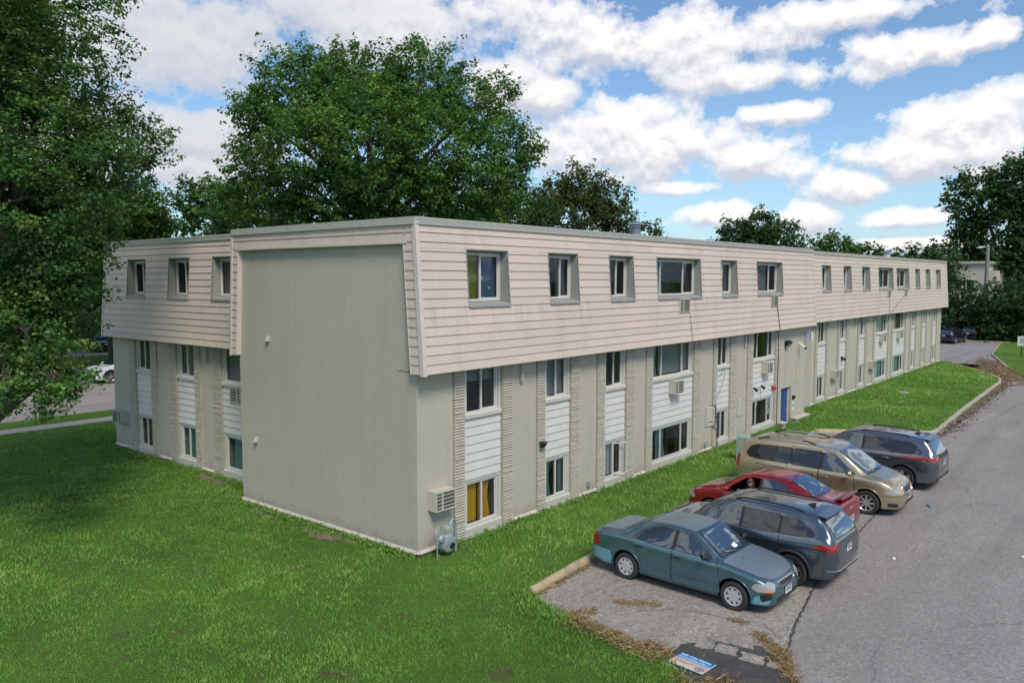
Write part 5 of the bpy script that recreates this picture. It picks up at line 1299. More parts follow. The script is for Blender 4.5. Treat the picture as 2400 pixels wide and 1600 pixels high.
# cloud plane coordinates for the texture of the clouds (perspective towards the horizon)
den = math_(nt, 'ADD', math_(nt, 'MAXIMUM', sx.outputs[2], 0.0), .16)
cx_ = math_(nt, 'DIVIDE', sx.outputs[0], den); cy_ = math_(nt, 'DIVIDE', sx.outputs[1], den)
pl = N(nt, 'ShaderNodeCombineXYZ'); nt.links.new(cx_, pl.inputs[0]); nt.links.new(cy_, pl.inputs[1])
def field(delta):
    e2 = math_(nt, 'ADD', el, delta) if delta else el
    v = N(nt, 'ShaderNodeCombineXYZ'); nt.links.new(az, v.inputs[0]); nt.links.new(e2, v.inputs[1])
    # wobble the lobes so that they billow
    sc = N(nt, 'ShaderNodeVectorMath', operation='MULTIPLY'); nt.links.new(v.outputs[0], sc.inputs[0]); sc.inputs[1].default_value = (1.0, 1.15, 1)
    n1 = N(nt, 'ShaderNodeTexNoise', i={'Scale': 10.0, 'Detail': 8.0, 'Roughness': .6}); nt.links.new(sc.outputs[0], n1.inputs['Vector'])
    n2 = N(nt, 'ShaderNodeTexNoise', i={'Scale': 34.0, 'Detail': 5.0, 'Roughness': .6}); nt.links.new(sc.outputs[0], n2.inputs['Vector'])
    acc = None
    for (a0, e0, ra, re) in CL:
        s = N(nt, 'ShaderNodeVectorMath', operation='SUBTRACT'); nt.links.new(v.outputs[0], s.inputs[0]); s.inputs[1].default_value = (a0, e0, 0)
        m2 = N(nt, 'ShaderNodeVectorMath', operation='MULTIPLY'); nt.links.new(s.outputs[0], m2.inputs[0]); m2.inputs[1].default_value = (1 / ra, 1 / re, 0)
        l = N(nt, 'ShaderNodeVectorMath', operation='LENGTH'); nt.links.new(m2.outputs[0], l.inputs[0])
        d = math_(nt, 'SUBTRACT', 1.2, l.outputs['Value'])
        acc = d if acc is None else math_(nt, 'SMOOTH_MAX', acc, d, .25)
    acc = math_(nt, 'MINIMUM', math_(nt, 'MAXIMUM', acc, -.9), .85)
    # elsewhere in the sky : loose scattered clouds
    n3 = N(nt, 'ShaderNodeTexNoise', i={'Scale': .75, 'Detail': 8.0, 'Roughness': .6}); nt.links.new(pl.outputs[0], n3.inputs['Vector'])
    oth = math_(nt, 'MULTIPLY', math_(nt, 'SUBTRACT', n3.outputs[0], math_(nt, 'MULTIPLY_ADD', el, .075, .505)), 7.5)
    inv = math_(nt, 'ABSOLUTE', math_(nt, 'SUBTRACT', az, .68)); wgt = ramp(nt, inv, [(.52, 0.0), (.75, 1.0)])
    hi = ramp(nt, el, [(.30, 0.0), (.42, 1.0)]); wgt = math_(nt, 'MAXIMUM', wgt, hi)
    base = math_(nt, 'ADD', math_(nt, 'MULTIPLY', acc, math_(nt, 'SUBTRACT', 1.0, wgt)), math_(nt, 'MULTIPLY', oth, wgt))
    f = math_(nt, 'ADD', base, math_(nt, 'MULTIPLY', math_(nt, 'SUBTRACT', n1.outputs[0], .5), 3.4))
    return math_(nt, 'ADD', f, math_(nt, 'MULTIPLY', math_(nt, 'SUBTRACT', n2.outputs[0], .5), .7)), wgt
f0, outside = field(0); f1, _ = field(.012)
cov = ramp(nt, f0, [(-.12, 0.0), (.12, .45), (.42, .9), (.9, 1.0)])
thick = ramp(nt, f0, [(.2, 0.0), (1.5, 1.0)])
edge = math_(nt, 'SUBTRACT', f0, f1)            # positive near the tops
lit = ramp(nt, math_(nt, 'ADD', math_(nt, 'MULTIPLY', edge, .60), .47), [(.22, 0.0), (.62, 1.0)])
greyer = ramp(nt, az, [(.55, 0.0), (.95, 1.0)])   # the bank of cloud on the left is flatter and greyer
colr = mix(nt, (4.4, 4.6, 5.2), (7.6, 7.4, 7.4), lit)
colr = mix(nt, colr, (4.3, 4.5, 5.0), math_(nt, 'MULTIPLY', greyer, .7))
far_c = mix(nt, (9.6, 8.8, 7.9), (3.0, 3.3, 4.0), ramp(nt, f0, [(.5, 0.0), (2.2, 1.0)]))
colr = mix(nt, colr, far_c, outside)     # clouds out of view are made brighter and warmer, as added light
skyc = mix(nt, sky.outputs[0], (.84, .96, 1.03), 1.0, 'MULTIPLY')
haze = ramp(nt, el, [(.0, 1.0), (.16, 0.0)])
skyc = mix(nt, skyc, (3.1, 4.7, 6.1), math_(nt, 'MULTIPLY', haze, .5))
tot = mix(nt, skyc, colr, cov)
nt.links.new(tot, bg.inputs[0]); bg.inputs[1].default_value = .1
sun = bpy.data.lights.new('sun', 'SUN'); sun.energy = 2.1; sun.angle = R(18); sun.color = (1, .90, .76)
so_ = bpy.data.objects.new('sun', sun); COL.objects.link(so_)
sd_ = Vector((math.cos(SUN_AZ) * math.cos(SUN_EL), math.sin(SUN_AZ) * math.cos(SUN_EL), math.sin(SUN_EL)))
so_.rotation_euler = sd_.to_track_quat('Z', 'Y').to_euler()
cam = bpy.data.cameras.new('camera'); co_ = bpy.data.objects.new('camera', cam); COL.objects.link(co_)
cam.sensor_width = 36; cam.lens = 1832 / 2352 * 36; cam.clip_start = .1; cam.clip_end = 4000
co_.location = (-12.6126, -13.3616, 6.5); co_.rotation_euler = (R(90 - 4.4633), 0, R(39.763 - 90))
S.camera = co_
S.view_settings.view_transform = 'Standard'; S.view_settings.look = 'None'; S.view_settings.gamma = 1; S.view_settings.exposure = .5
S.cycles.max_bounces = 6; S.cycles.transparent_max_bounces = 12; S.cycles.caustics_reflective = False; S.cycles.caustics_refractive = False
# ------------------------------------------------------------------ vehicles
def pchip(pts):
    xs = [p[0] for p in pts]; ys = [p[1] for p in pts]; n = len(xs)
    h = [xs[i + 1] - xs[i] for i in range(n - 1)]; d = [(ys[i + 1] - ys[i]) / h[i] for i in range(n - 1)]
    m = [d[0]] + [0.0] * (n - 2) + [d[-1]]
    for i in range(1, n - 1):
        if d[i - 1] * d[i] > 0:
            w1 = 2 * h[i] + h[i - 1]; w2 = h[i] + 2 * h[i - 1]; m[i] = (w1 + w2) / (w1 / d[i - 1] + w2 / d[i])
    def f(x):
        if x <= xs[0]: return ys[0]
        if x >= xs[-1]: return ys[-1]
        i = 0
        while x > xs[i + 1]: i += 1
        t = (x - xs[i]) / h[i]
        return (2 * t ** 3 - 3 * t * t + 1) * ys[i] + (t ** 3 - 2 * t * t + t) * h[i] * m[i] + (-2 * t ** 3 + 3 * t * t) * ys[i + 1] + (t ** 3 - t * t) * h[i] * m[i + 1]
    return f
def catmull(P, sub):
    out = []
    n = len(P)
    for i in range(n - 1):
        p0 = P[max(0, i - 1)]; p1 = P[i]; p2 = P[i + 1]; p3 = P[min(n - 1, i + 2)]
        for k in range(sub):
            t = k / sub; q = []
            for a, b, c, d in zip(p0, p1, p2, p3):
                q.append(.5 * (2 * b + (c - a) * t * 1.0 + (2 * a - 5 * b + 4 * c - d) * t * t + (3 * b - a - 3 * c + d) * t ** 3))
            out.append(tuple(q))
    out.append(P[-1]); return out

def body_mesh(sp):
    fz = {k: pchip(sp[k]) for k in ('zb', 'zs', 'zt', 'hw', 'tw')}
    x0, x1 = sp['zt'][0][0], sp['zt'][-1][0]
    N_ = 190; xs = []
    for i in range(N_ + 1):
        t = i / N_; e = .5 - .5 * math.cos(math.pi * t); xs.append(x0 + (x1 - x0) * (.45 * t + .55 * e))
    rows = []
    for x in xs:
        zb, zs, zt, hw, tw = (fz[k](x) for k in ('zb', 'zs', 'zt', 'hw', 'tw'))
        zs = min(zs, zt - .004); gh = zt - zs; e = min(.055, gh * .42)
        tw = min(tw, hw * .97)
        zm = zb + (zs - zb) * .55
        half = [(0, zb), (hw * .55, zb), (hw * .88, zb + .01), (hw * .965, zb + .05), (hw * .985, zb + (zm - zb) * .5), (hw, zm), (hw * .992, zs - (zs - zm) * .35), (hw * .965, zs),
                (hw * .965 + (tw - hw * .965) * .5, zs + (zt - e - zs) * .52), (tw, zt - e), (tw * .88, zt - e * .30), (tw * .5, zt - e * .06), (0, zt)]
        rows.append(catmull(half, 6))
    bm = bmesh.new(); grid = []
    for x, rw in zip(xs, rows):
        full = [(x, y, z) for y, z in rw] + [(x, -y, z) for y, z in rw[-2:0:-1]]
        grid.append([bm.verts.new(p) for p in full])
    n = len(grid[0])
    for i in range(len(grid) - 1):
        for k in range(n):
            k2 = (k + 1) % n
            bm.faces.new((grid[i][k], grid[i + 1][k], grid[i + 1][k2], grid[i][k2]))
    bm.faces.new(grid[0]); bm.faces.new(grid[-1][::-1])
    bmesh.ops.recalc_face_normals(bm, faces=bm.faces)
    return bm
def cyl_y(bm, x, z, r, y0, y1, n=40):
    a = [bm.verts.new((x + r * math.cos(2 * math.pi * k / n), y0, z + r * math.sin(2 * math.pi * k / n))) for k in range(n)]
    b = [bm.verts.new((x + r * math.cos(2 * math.pi * k / n), y1, z + r * math.sin(2 * math.pi * k / n))) for k in range(n)]
    for k in range(n): bm.faces.new((a[k], a[(k + 1) % n], b[(k + 1) % n], b[k]))
    bm.faces.new(a[::-1]); bm.faces.new(b)
def frame_of(ax):
    """projection plane: returns (right, up, dir) ; rays travel along dir"""
    if ax == 'left': return Vector((1, 0, 0)), Vector((0, 0, 1)), Vector((0, -1, 0))     # seen from +y
    if ax == 'right': return Vector((1, 0, 0)), Vector((0, 0, 1)), Vector((0, 1, 0))
    if ax == 'top': return Vector((1, 0, 0)), Vector((0, 1, 0)), Vector((0, 0, -1))
    if ax == 'front': return Vector((0, 1, 0)), Vector((0, 0, 1)), Vector((-1, 0, 0))
    if ax == 'rear': return Vector((0, 1, 0)), Vector((0, 0, 1)), Vector((1, 0, 0))
    a = R(ax)                                                       # azimuth the viewer stands at
    d = Vector((-math.cos(a), -math.sin(a), 0)); return Vector((-math.sin(a), math.cos(a), 0)), Vector((0, 0, 1)), d
def rounded(poly, r=.04, n=4):
    out = []; m = len(poly)
    for i in range(m):
        p = Vector(poly[i]); a = Vector(poly[i - 1]) - p; b = Vector(poly[(i + 1) % m]) - p
        ra = min(r, a.length * .45); rb = min(r, b.length * .45); A = p + a.normalized() * ra; Bq = p + b.normalized() * rb
        for k in range(n + 1):
            t = k / n; q = A * (1 - t) ** 2 + p * 2 * t * (1 - t) + Bq * t * t; out.append((q.x, q.y))
    return out
def grow(poly, d):
    c = Vector((sum(p[0] for p in poly) / len(poly), sum(p[1] for p in poly) / len(poly)))
    ar = sum(poly[i - 1][0] * poly[i][1] - poly[i][0] * poly[i - 1][1] for i in range(len(poly)))
    s = 1 if ar > 0 else -1; out = []
    for i in range(len(poly)):
        a = Vector(poly[i - 1]); b = Vector(poly[(i + 1) % len(poly)]); t = (b - a)
        if t.length < 1e-6: out.append(poly[i]); continue
        t.normalize(); out.append((poly[i][0] + t.y * d * s, poly[i][1] - t.x * d * s))
    return out
class Car:
    def __init__(s, root, bvh, ends=None): s.root = root; s.bvh = bvh; s.ends = ends
    def proj(s, p, q, ax, off, org=None):
        r, u, d = frame_of(ax); c0 = Vector((0, 0, 0))
        if not isinstance(ax, str): c0 = Vector(((s.ends[1] - .22) if abs(ax) < 90 else (s.ends[0] + .22), (s.ends[2] - .14) * (1 if ax > 0 else -1), 0))
        o = c0 + r * p + u * q - d * 3
        hit, nrm, i, dist = s.bvh.ray_cast(o, d)
        if hit is None:
            hit, nrm, i, dist = s.bvh.find_nearest(c0 + r * p + u * q - d * .3)
        if nrm.dot(d) > 0: nrm = -nrm
        return hit + nrm * off
    def decal(s, name, poly, ax, off, mat, parent=None, step=.05, rnd=.03, thick=0.0):
        if rnd: poly = rounded(poly, rnd)
        bm = bmesh.new(); bm.faces.new([bm.verts.new((x, y, 0)) for x, y in poly])
        for a in (0, 1):
            lo = min(p[a] for p in poly); hi = max(p[a] for p in poly); k = lo + step
            while k < hi - 1e-4:
                co = (k, 0, 0) if a == 0 else (0, k, 0); no = (1, 0, 0) if a == 0 else (0, 1, 0)
                bmesh.ops.bisect_plane(bm, geom=bm.verts[:] + bm.edges[:] + bm.faces[:], plane_co=co, plane_no=no); k += step
        bmesh.ops.triangulate(bm, faces=[f for f in bm.faces if len(f.verts) > 4])
        be = [e for e in bm.edges if e.is_boundary]
        bv = {v for e in be for v in e.verts}
        flat = {v: (v.co.x, v.co.y) for v in bm.verts}
        for v, (a, b) in flat.items(): v.co = s.proj(a, b, ax, off)
        # a rim that runs back to the body, so the piece has thickness
        r = bmesh.ops.extrude_edge_only(bm, edges=be)
        dd = frame_of(ax)[2]
        for v in [g for g in r['geom'] if isinstance(g, bmesh.types.BMVert)]:
            h = s.bvh.find_nearest(v.co)
            if h[0] is not None: v.co = h[0] - (v.co - h[0]).normalized() * .004 if (v.co - h[0]).length > 1e-6 else h[0]
        bmesh.ops.recalc_face_normals(bm, faces=bm.faces)
        me = bpy.data.meshes.new(name); bm.to_mesh(me); bm.free(); me.materials.append(mat)
        me.polygons.foreach_set('use_smooth', [True] * len(me.polygons)); me.set_sharp_from_angle(angle=R(45))
        o = bpy.data.objects.new(name, me); COL.objects.link(o); o.parent = parent or s.root; return o
    def line(s, name, pts, ax, off, rad, mat, parent=None, n=5, sub=6):
        P = []
        for i in range(len(pts) - 1):
            for k in range(sub): t = k / sub; P.append((pts[i][0] * (1 - t) + pts[i + 1][0] * t, pts[i][1] * (1 - t) + pts[i + 1][1] * t))
        P.append(pts[-1]); mb = MB(); mb.tube([s.proj(a, b, ax, off) for a, b in P], rad, n); return mb.build(name, mat, parent or s.root, smooth=60)
def mirror(poly, ax):
    return poly
def make_wheel(root, x, y, r, width, side, style, dark=False):
    """side +1: outer face towards +y"""
    Wl = empty('wheel', (x, y, r)); Wl.parent = root
    rr = r * .68 if style != 'cap' else r * .65
    mb = MB(); w = width / 2
    prof = [(rr, -w * .8), (r * .88, -w), (r * .97, -w * .8), (r, -w * .45), (r, w * .45), (r * .97, w * .8), (r * .88, w), (rr, w * .82), (rr * .97, w * .55)]
    mb.lathe([(a, b * side) for a, b in prof], 'y', n=36); mb.build('tyre', MT['tyre'], Wl, smooth=35)
    m = MB(); f = w * .62 * side
    m.lathe([(rr * .99, w * .86 * side), (rr * 1.0, w * .70 * side), (rr * .90, w * .60 * side), (rr * .88, w * .2 * side), (.001, w * .1 * side)] if style != 'cap' else [(rr * 1.0, w * .88 * side), (rr * .9, w * .80 * side), (rr * .88, w * .5 * side), (.001, w * .5 * side)], 'y', n=36, mi=0)
    bk = m.build('rim', MT['rim_dark'] if style != 'x' else MT['metal'], Wl, smooth=35)
    sp = MB(); z_ = lambda rad: (w * .66 + (rad / rr) * w * .1) * side
    def spoke(a0, wi, wo, r0=.0, r1=rr * .95, d=.02):
        ca, sa = math.cos(a0), math.sin(a0)
        def P(rad, lat, dep): return (rad * ca - lat * sa, dep, rad * sa + lat * ca)
        q = d * side
        sp.hexa([P(r0, -wi, z_(r0)), P(r1, -wo, z_(r1)), P(r1, wo, z_(r1)), P(r0, wi, z_(r0)), P(r0, -wi, z_(r0) - q), P(r1, -wo, z_(r1) - q), P(r1, wo, z_(r1) - q), P(r0, wi, z_(r0) - q)])
    if style == 'cap':
        n = 8
        for k in range(n): spoke(2 * math.pi * k / n + .2, rr * .20, rr * .17, rr * .3, rr * .93, .012)
        sp.lathe([(.001, w * .80 * side), (rr * .30, w * .78 * side), (rr * .58, w * .76 * side), (rr * .60, w * .6 * side)], 'y', n=30)
        sp.lathe([(rr * .86, w * .78 * side), (rr * 1.0, w * .88 * side), (rr * 1.02, w * .80 * side)], 'y', n=36)
    elif style == 'multi':
        n = 8
        for k in range(n): spoke(2 * math.pi * k / n, rr * .12, rr * .10, rr * .1)
        sp.lathe([(.001, w * .70 * side), (rr * .24, w * .68 * side), (rr * .26, w * .4 * side)], 'y', n=24); sp.lathe([(rr * .90, w * .72 * side), (rr * .99, w * .86 * side)], 'y', n=36)
    else:
        n = 5
        for k in range(n):
            for d_ in ((-.20, .20) if style == 'split' else (0,)):
                spoke(2 * math.pi * k / n + math.pi / 2 + d_ * .75, rr * (.07 if style == 'split' else .15), rr * (.075 if style == 'split' else .19), rr * .1)
        sp.lathe([(.001, w * .70 * side), (rr * .22, w * .68 * side), (rr * .24, w * .4 * side)], 'y', n=24); sp.lathe([(rr * .92, w * .72 * side), (rr * .99, w * .86 * side)], 'y', n=36)
    sp.build('spokes', MT['hubcap'] if style == 'cap' else MT['alloy'], bk, smooth=30)
    return Wl
MT['rim_dark'] = M('rim_dark', (.02, .02, .022), .5); MT['hubcap'] = M('hubcap', (.56, .57, .58), .4, metal=.35, dirt=(.3, .3, .3), dirtamt=.4, dscale=20); MT['alloy'] = M('alloy', (.62, .63, .65), .28, metal=.8)

def make_car(name, label, sp, loc, heading, P, only=None):
    """P: paint material; sp: specification"""
    root = empty(name, loc, heading, label, sp.get('cat', 'car'), sp.get('group'))
    bm = body_mesh(sp)
    me0 = bpy.data.meshes.new('tmp'); bm.to_mesh(me0); bvh = BVHTree.FromBMesh(bm); bm.free()
    me0.materials.append(P); me0.materials.append(MT['dark'])
    ob = bpy.data.objects.new('body', me0); COL.objects.link(ob)
    cb = bmesh.new(); r = sp['r']; W = sp['W'] / 2
    for ax in sp['axles']:
        for s_ in (1, -1):
            y0, y1 = (W - .30, W + .3) if s_ > 0 else (-W - .3, -W + .30)
            cyl_y(cb, ax, r + .015, sp.get('arch', r * 1.19), y0, y1)
    if sp.get('open_window'):      # lowered window with a hollow cabin behind it
        pl = sp['open_window']; a = [cb.verts.new((x, W + .2, z)) for x, z in pl]; b = [cb.verts.new((x, -.15, z)) for x, z in pl]
        for k in range(len(pl)): cb.faces.new((a[k], a[(k + 1) % len(pl)], b[(k + 1) % len(pl)], b[k]))
        cb.faces.new(a[::-1]); cb.faces.new(b)
    bmesh.ops.recalc_face_normals(cb, faces=cb.faces)
    cm = bpy.data.meshes.new('cut'); cb.to_mesh(cm); cb.free(); cm.materials.append(MT['dark'])
    co = bpy.data.objects.new('cut', cm); COL.objects.link(co)
    for f in cm.polygons: f.material_index = 0
    md = ob.modifiers.new('b', 'BOOLEAN'); md.operation = 'DIFFERENCE'; md.object = co; md.solver = 'EXACT'; md.material_mode = 'TRANSFER'
    dg = bpy.context.evaluated_depsgraph_get(); me = bpy.data.meshes.new_from_object(ob.evaluated_get(dg))
    ob.modifiers.clear(); ob.data = me; me.name = 'body'
    bpy.data.objects.remove(co); bpy.data.meshes.remove(me0)
    me.polygons.foreach_set('use_smooth', [True] * len(me.polygons)); me.set_sharp_from_angle(angle=R(38))
    ob.parent = root
    car = Car(root, bvh, (sp['zt'][0][0], sp['zt'][-1][0], W)); sides = ('left', 'right')
    GL = MT['carglass']; seam = MT['black']
    # doors : a thin skin standing proud over a dark gap
    for sd in sides:
        for k, poly in enumerate(sp['doors']):
            if sp.get('open_window') and k == 0 and sd == 'left': poly = [(1.0,.30),(1.0,.7),(.94,.93),(.4,.955),(-.12,.965),(-.13,.27),(.95,.27)]
            car.decal('door_gap', rounded(grow(rounded(poly, .05), .014), 0.001, 1), sd, .0012, seam, step=.09, rnd=0)
            d = car.decal('door', poly, sd, .0045, P, step=.06, rnd=.05)
            hx, hz = sp['handles'][k]
            h = MB(); y = car.proj(hx, hz, sd, .02); q = car.proj(hx - .17, hz, sd, .02); h.tube([car.proj(hx, hz, sd, .0), y, q, car.proj(hx - .17, hz, sd, .0)], .014, 6); h.build('handle', sp.get('handle_mat', P), d, smooth=50)
        for k, poly in enumerate(sp['glass']):
            if sp.get('open_window') and k == 0 and sd == 'left':
                continue
            car.decal('window_rubber', grow(rounded(poly, .04), .012), sd, .006, sp.get('rubber', seam), step=.07, rnd=0)
            car.decal('side_window', poly, sd, .0085, MT['darkglass'] if k in sp.get('tint', ()) else GL, step=.06, rnd=.04)
        for a, b in zip(sp['glass'], sp['glass'][1:]):
            x1 = min(p[0] for p in a) + .012; x0 = max(p[0] for p in b) - .012
            za = [p[1] for p in a if p[0] < min(q[0] for q in a) + .06]; zb_ = [p[1] for p in b if p[0] > max(q[0] for q in b) - .06]
            z0 = max(min(za), min(zb_)); z1 = min(max(za), max(zb_))
            car.decal('pillar_trim', [(x1, z0), (x0, z0), (x0, z1), (x1, z1)], sd, .0078, MT['black'], step=.07, rnd=0)
        if sp.get('belt'): car.line('window_trim', sp['belt'], sd, .010, .009, MT['chrome'])
        if sp.get('side_strip'): car.line('side_moulding', sp['side_strip'], sd, .006, .013, sp.get('strip_mat', P))
        if sp.get('cladding'):
            car.decal('sill_trim', sp['cladding'], sd, .008, MT['plastic'], step=.08, rnd=.03)
    for k, poly in enumerate(sp['panels']):
        car.decal('panel_gap', grow(rounded(poly[1], .06), .009), poly[2], .0012, seam, step=.09, rnd=0)
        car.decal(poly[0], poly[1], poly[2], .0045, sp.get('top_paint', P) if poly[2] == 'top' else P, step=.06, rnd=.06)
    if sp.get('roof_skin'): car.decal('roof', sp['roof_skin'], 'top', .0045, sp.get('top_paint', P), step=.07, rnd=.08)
    for nm, poly, ax in sp['screens']:
        car.decal('window_rubber', grow(rounded(poly, .06), .015), ax, .006, seam, step=.07, rnd=0)
        car.decal(nm, poly, ax, .0085, MT['screenglass'], step=.05, rnd=.06)
    for nm, poly, ax, mat, off in sp['lights']:
        pr = car.decal(nm, poly, ax, off, MT[mat], step=.035, rnd=.03)
    for nm, poly, ax, mat, off in sp.get('extra', []):
        car.decal(nm, poly, ax, off, MT[mat] if isinstance(mat, str) else mat, step=.05, rnd=.02)
    for nm, pts, ax, rad, mat in sp.get('lines', []): car.line(nm, pts, ax, .006, rad, MT[mat] if mat != 'P' else P)
    for ax in sp['axles']:
        for s_ in (1, -1): make_wheel(root, ax, s_ * (W - sp['tw_'] / 2 - .005), r, sp['tw_'], s_, sp['rim'])
    # underside so that light does not shine through
    mb = MB(); L0, L1 = sp['zt'][0][0] + .35, sp['zt'][-1][0] - .3; mb.box(L0, L1, -W + .22, W - .22, .16, .36); mb.build('underbody', MT['dark'], root)
    # arch lips
    for ax in sp['axles']:
        for s_ in (1, -1):
            mb = MB(); ra = sp.get('arch', r * 1.19); pts = []
            for k in range(25):
                t = R(-12) + R(204) * k / 24; x = ax + (ra + .0) * math.cos(t); z = r + .015 + ra * math.sin(t)
                h = car.proj(x, z, 'left' if s_ > 0 else 'right', -.004)
                if z > sp['zb'][len(sp['zb']) // 2][1] + .03: pts.append(h)
            mb.tube(pts, sp.get('lip', .014), 6); mb.build('arch_trim', MT['plastic'] if sp.get('lip', 0) > .02 else P, root, smooth=60)
    # mirrors
    mx, mz = sp['mirror']
    for s_ in (1, -1):
        b = car.proj(mx, mz, 'left' if s_ > 0 else 'right', 0); mb = MB()
        mb.sphere((b.x - .02, b.y + s_ * .13, b.z + .05), .1, sc=(.55, 1.0, .72)); mb.tube([(b.x, b.y - s_ * .02, b.z - .01), (b.x - .01, b.y + s_ * .09, b.z + .02)], .03, 8)
        o = mb.build('mirror', MT[sp['mirror_mat']] if sp.get('mirror_mat') else P, root, smooth=50)
        mb = MB(); mb.box(b.x - .082, b.x - .076, b.y + s_ * .05 - (.0 if s_ > 0 else .15), b.y + s_ * .05 + (.15 if s_ > 0 else 0), b.z + .0, b.z + .10); mb.build('mirror_glass', MT['chrome'], o)
    # plates
    for ax, q, z in sp['plates']:
        h = car.proj(q, z, ax, 0); sgn = 1 if ax == 'front' else -1; mb = MB(); x = h.x + sgn * .012
        mb.box(min(x, x + sgn * .006), max(x, x + sgn * .006), q - .152, q + .152, z - .076, z + .076); pl = mb.build('license_plate', MT['plate'], root)
        mb = MB(); xx = x + sgn * .0075
        lo, hi = min(xx, xx + sgn * .001), max(xx, xx + sgn * .001)
        for k in range(6): mb.box(lo, hi, q - .12 + .042 * k, q - .12 + .042 * k + .026, z - .035, z + .025)
        mb.box(lo, hi, q - .15, q + .15, z + .045, z + .07); mb.build('plate_characters', MT['plateink'], pl)
    # wipers
    for (a, b) in sp.get('wipers', []):
        mb = MB(); mb.tube([car.proj(a[0], a[1], 'top', .018), car.proj((a[0] + b[0]) / 2, (a[1] + b[1]) / 2, 'top', .022), car.proj(b[0], b[1], 'top', .016)], .008, 5); mb.build('wiper', MT['black'], root)
    # roof rails
    if sp.get('rails'):
        x0, x1, y, zo, mt_ = sp['rails']
        for s_ in (1, -1):
            mb = MB(); n = 14; pts = []
            for k in range(n + 1):
                x = x0 + (x1 - x0) * k / n; h = car.proj(x, s_ * y, 'top', 0); t = min(1, k / 1.5, (n - k) / 1.5); pts.append(h + Vector((0, 0, zo * t)))
            mb.tube(pts, .018, 7); mb.build('roof_rail', MT[mt_], root, smooth=60)
            if mt_ == 'metal':
                mb = MB()
                for (i, j) in ((0, 3), (n - 3, n)): mb.tube([p + Vector((0, 0, .002)) for p in pts[i:j + 1]], .024, 7)
                mb.build('rail_foot', MT['black'], root, smooth=60)
    if sp.get('fin'):
        x, = sp['fin']; h = car.proj(x, 0, 'top', 0); mb = MB(); mb.hexa([(x - .1, -.03, h.z - .01), (x + .12, -.025, h.z - .01), (x + .12, .025, h.z - .01), (x - .1, .03, h.z - .01), (x - .12, -.006, h.z + .07), (x - .06, -.006, h.z + .07), (x - .06, .006, h.z + .07), (x - .12, .006, h.z + .07)]); mb.build('antenna_fin', MT['black'], root)
    if sp.get('aerial'):
        x, y = sp['aerial']; h = car.proj(x, y, 'top', 0); mb = MB(); mb.tube([h, h + Vector((-.12, .02, .10)), h + Vector((-.26, .04, .26))], [.012, .005, .003], 5); mb.build('aerial', MT['black'], root)
    if sp.get('spoiler'):
        x0, x1, yw, z0, z1, dz = sp['spoiler']; mb = MB(); n = 12; ring = []
        for k in range(n + 1):
            y = -yw + 2 * yw * k / n; c = 1 - (abs(y) / yw) ** 4 * .5; ring.append((y, c))
        for (y, c), (y2, c2) in zip(ring, ring[1:]):
            mb.hexa([(x0 - dz * c * 0 + (x1 - x0) * 0, y, z0), (x1, y, z1), (x1, y2, z1), (x0, y2, z0), (x0 + .02 * (1 - c), y, z0 + .03), (x1, y, z1 + .03), (x1, y2, z1 + .03), (x0 + .02 * (1 - c2), y2, z0 + .03)])
        mb.build('spoiler', P, root, smooth=50)
    if sp.get('custom'): sp['custom'](car, root, P)
    return root, car

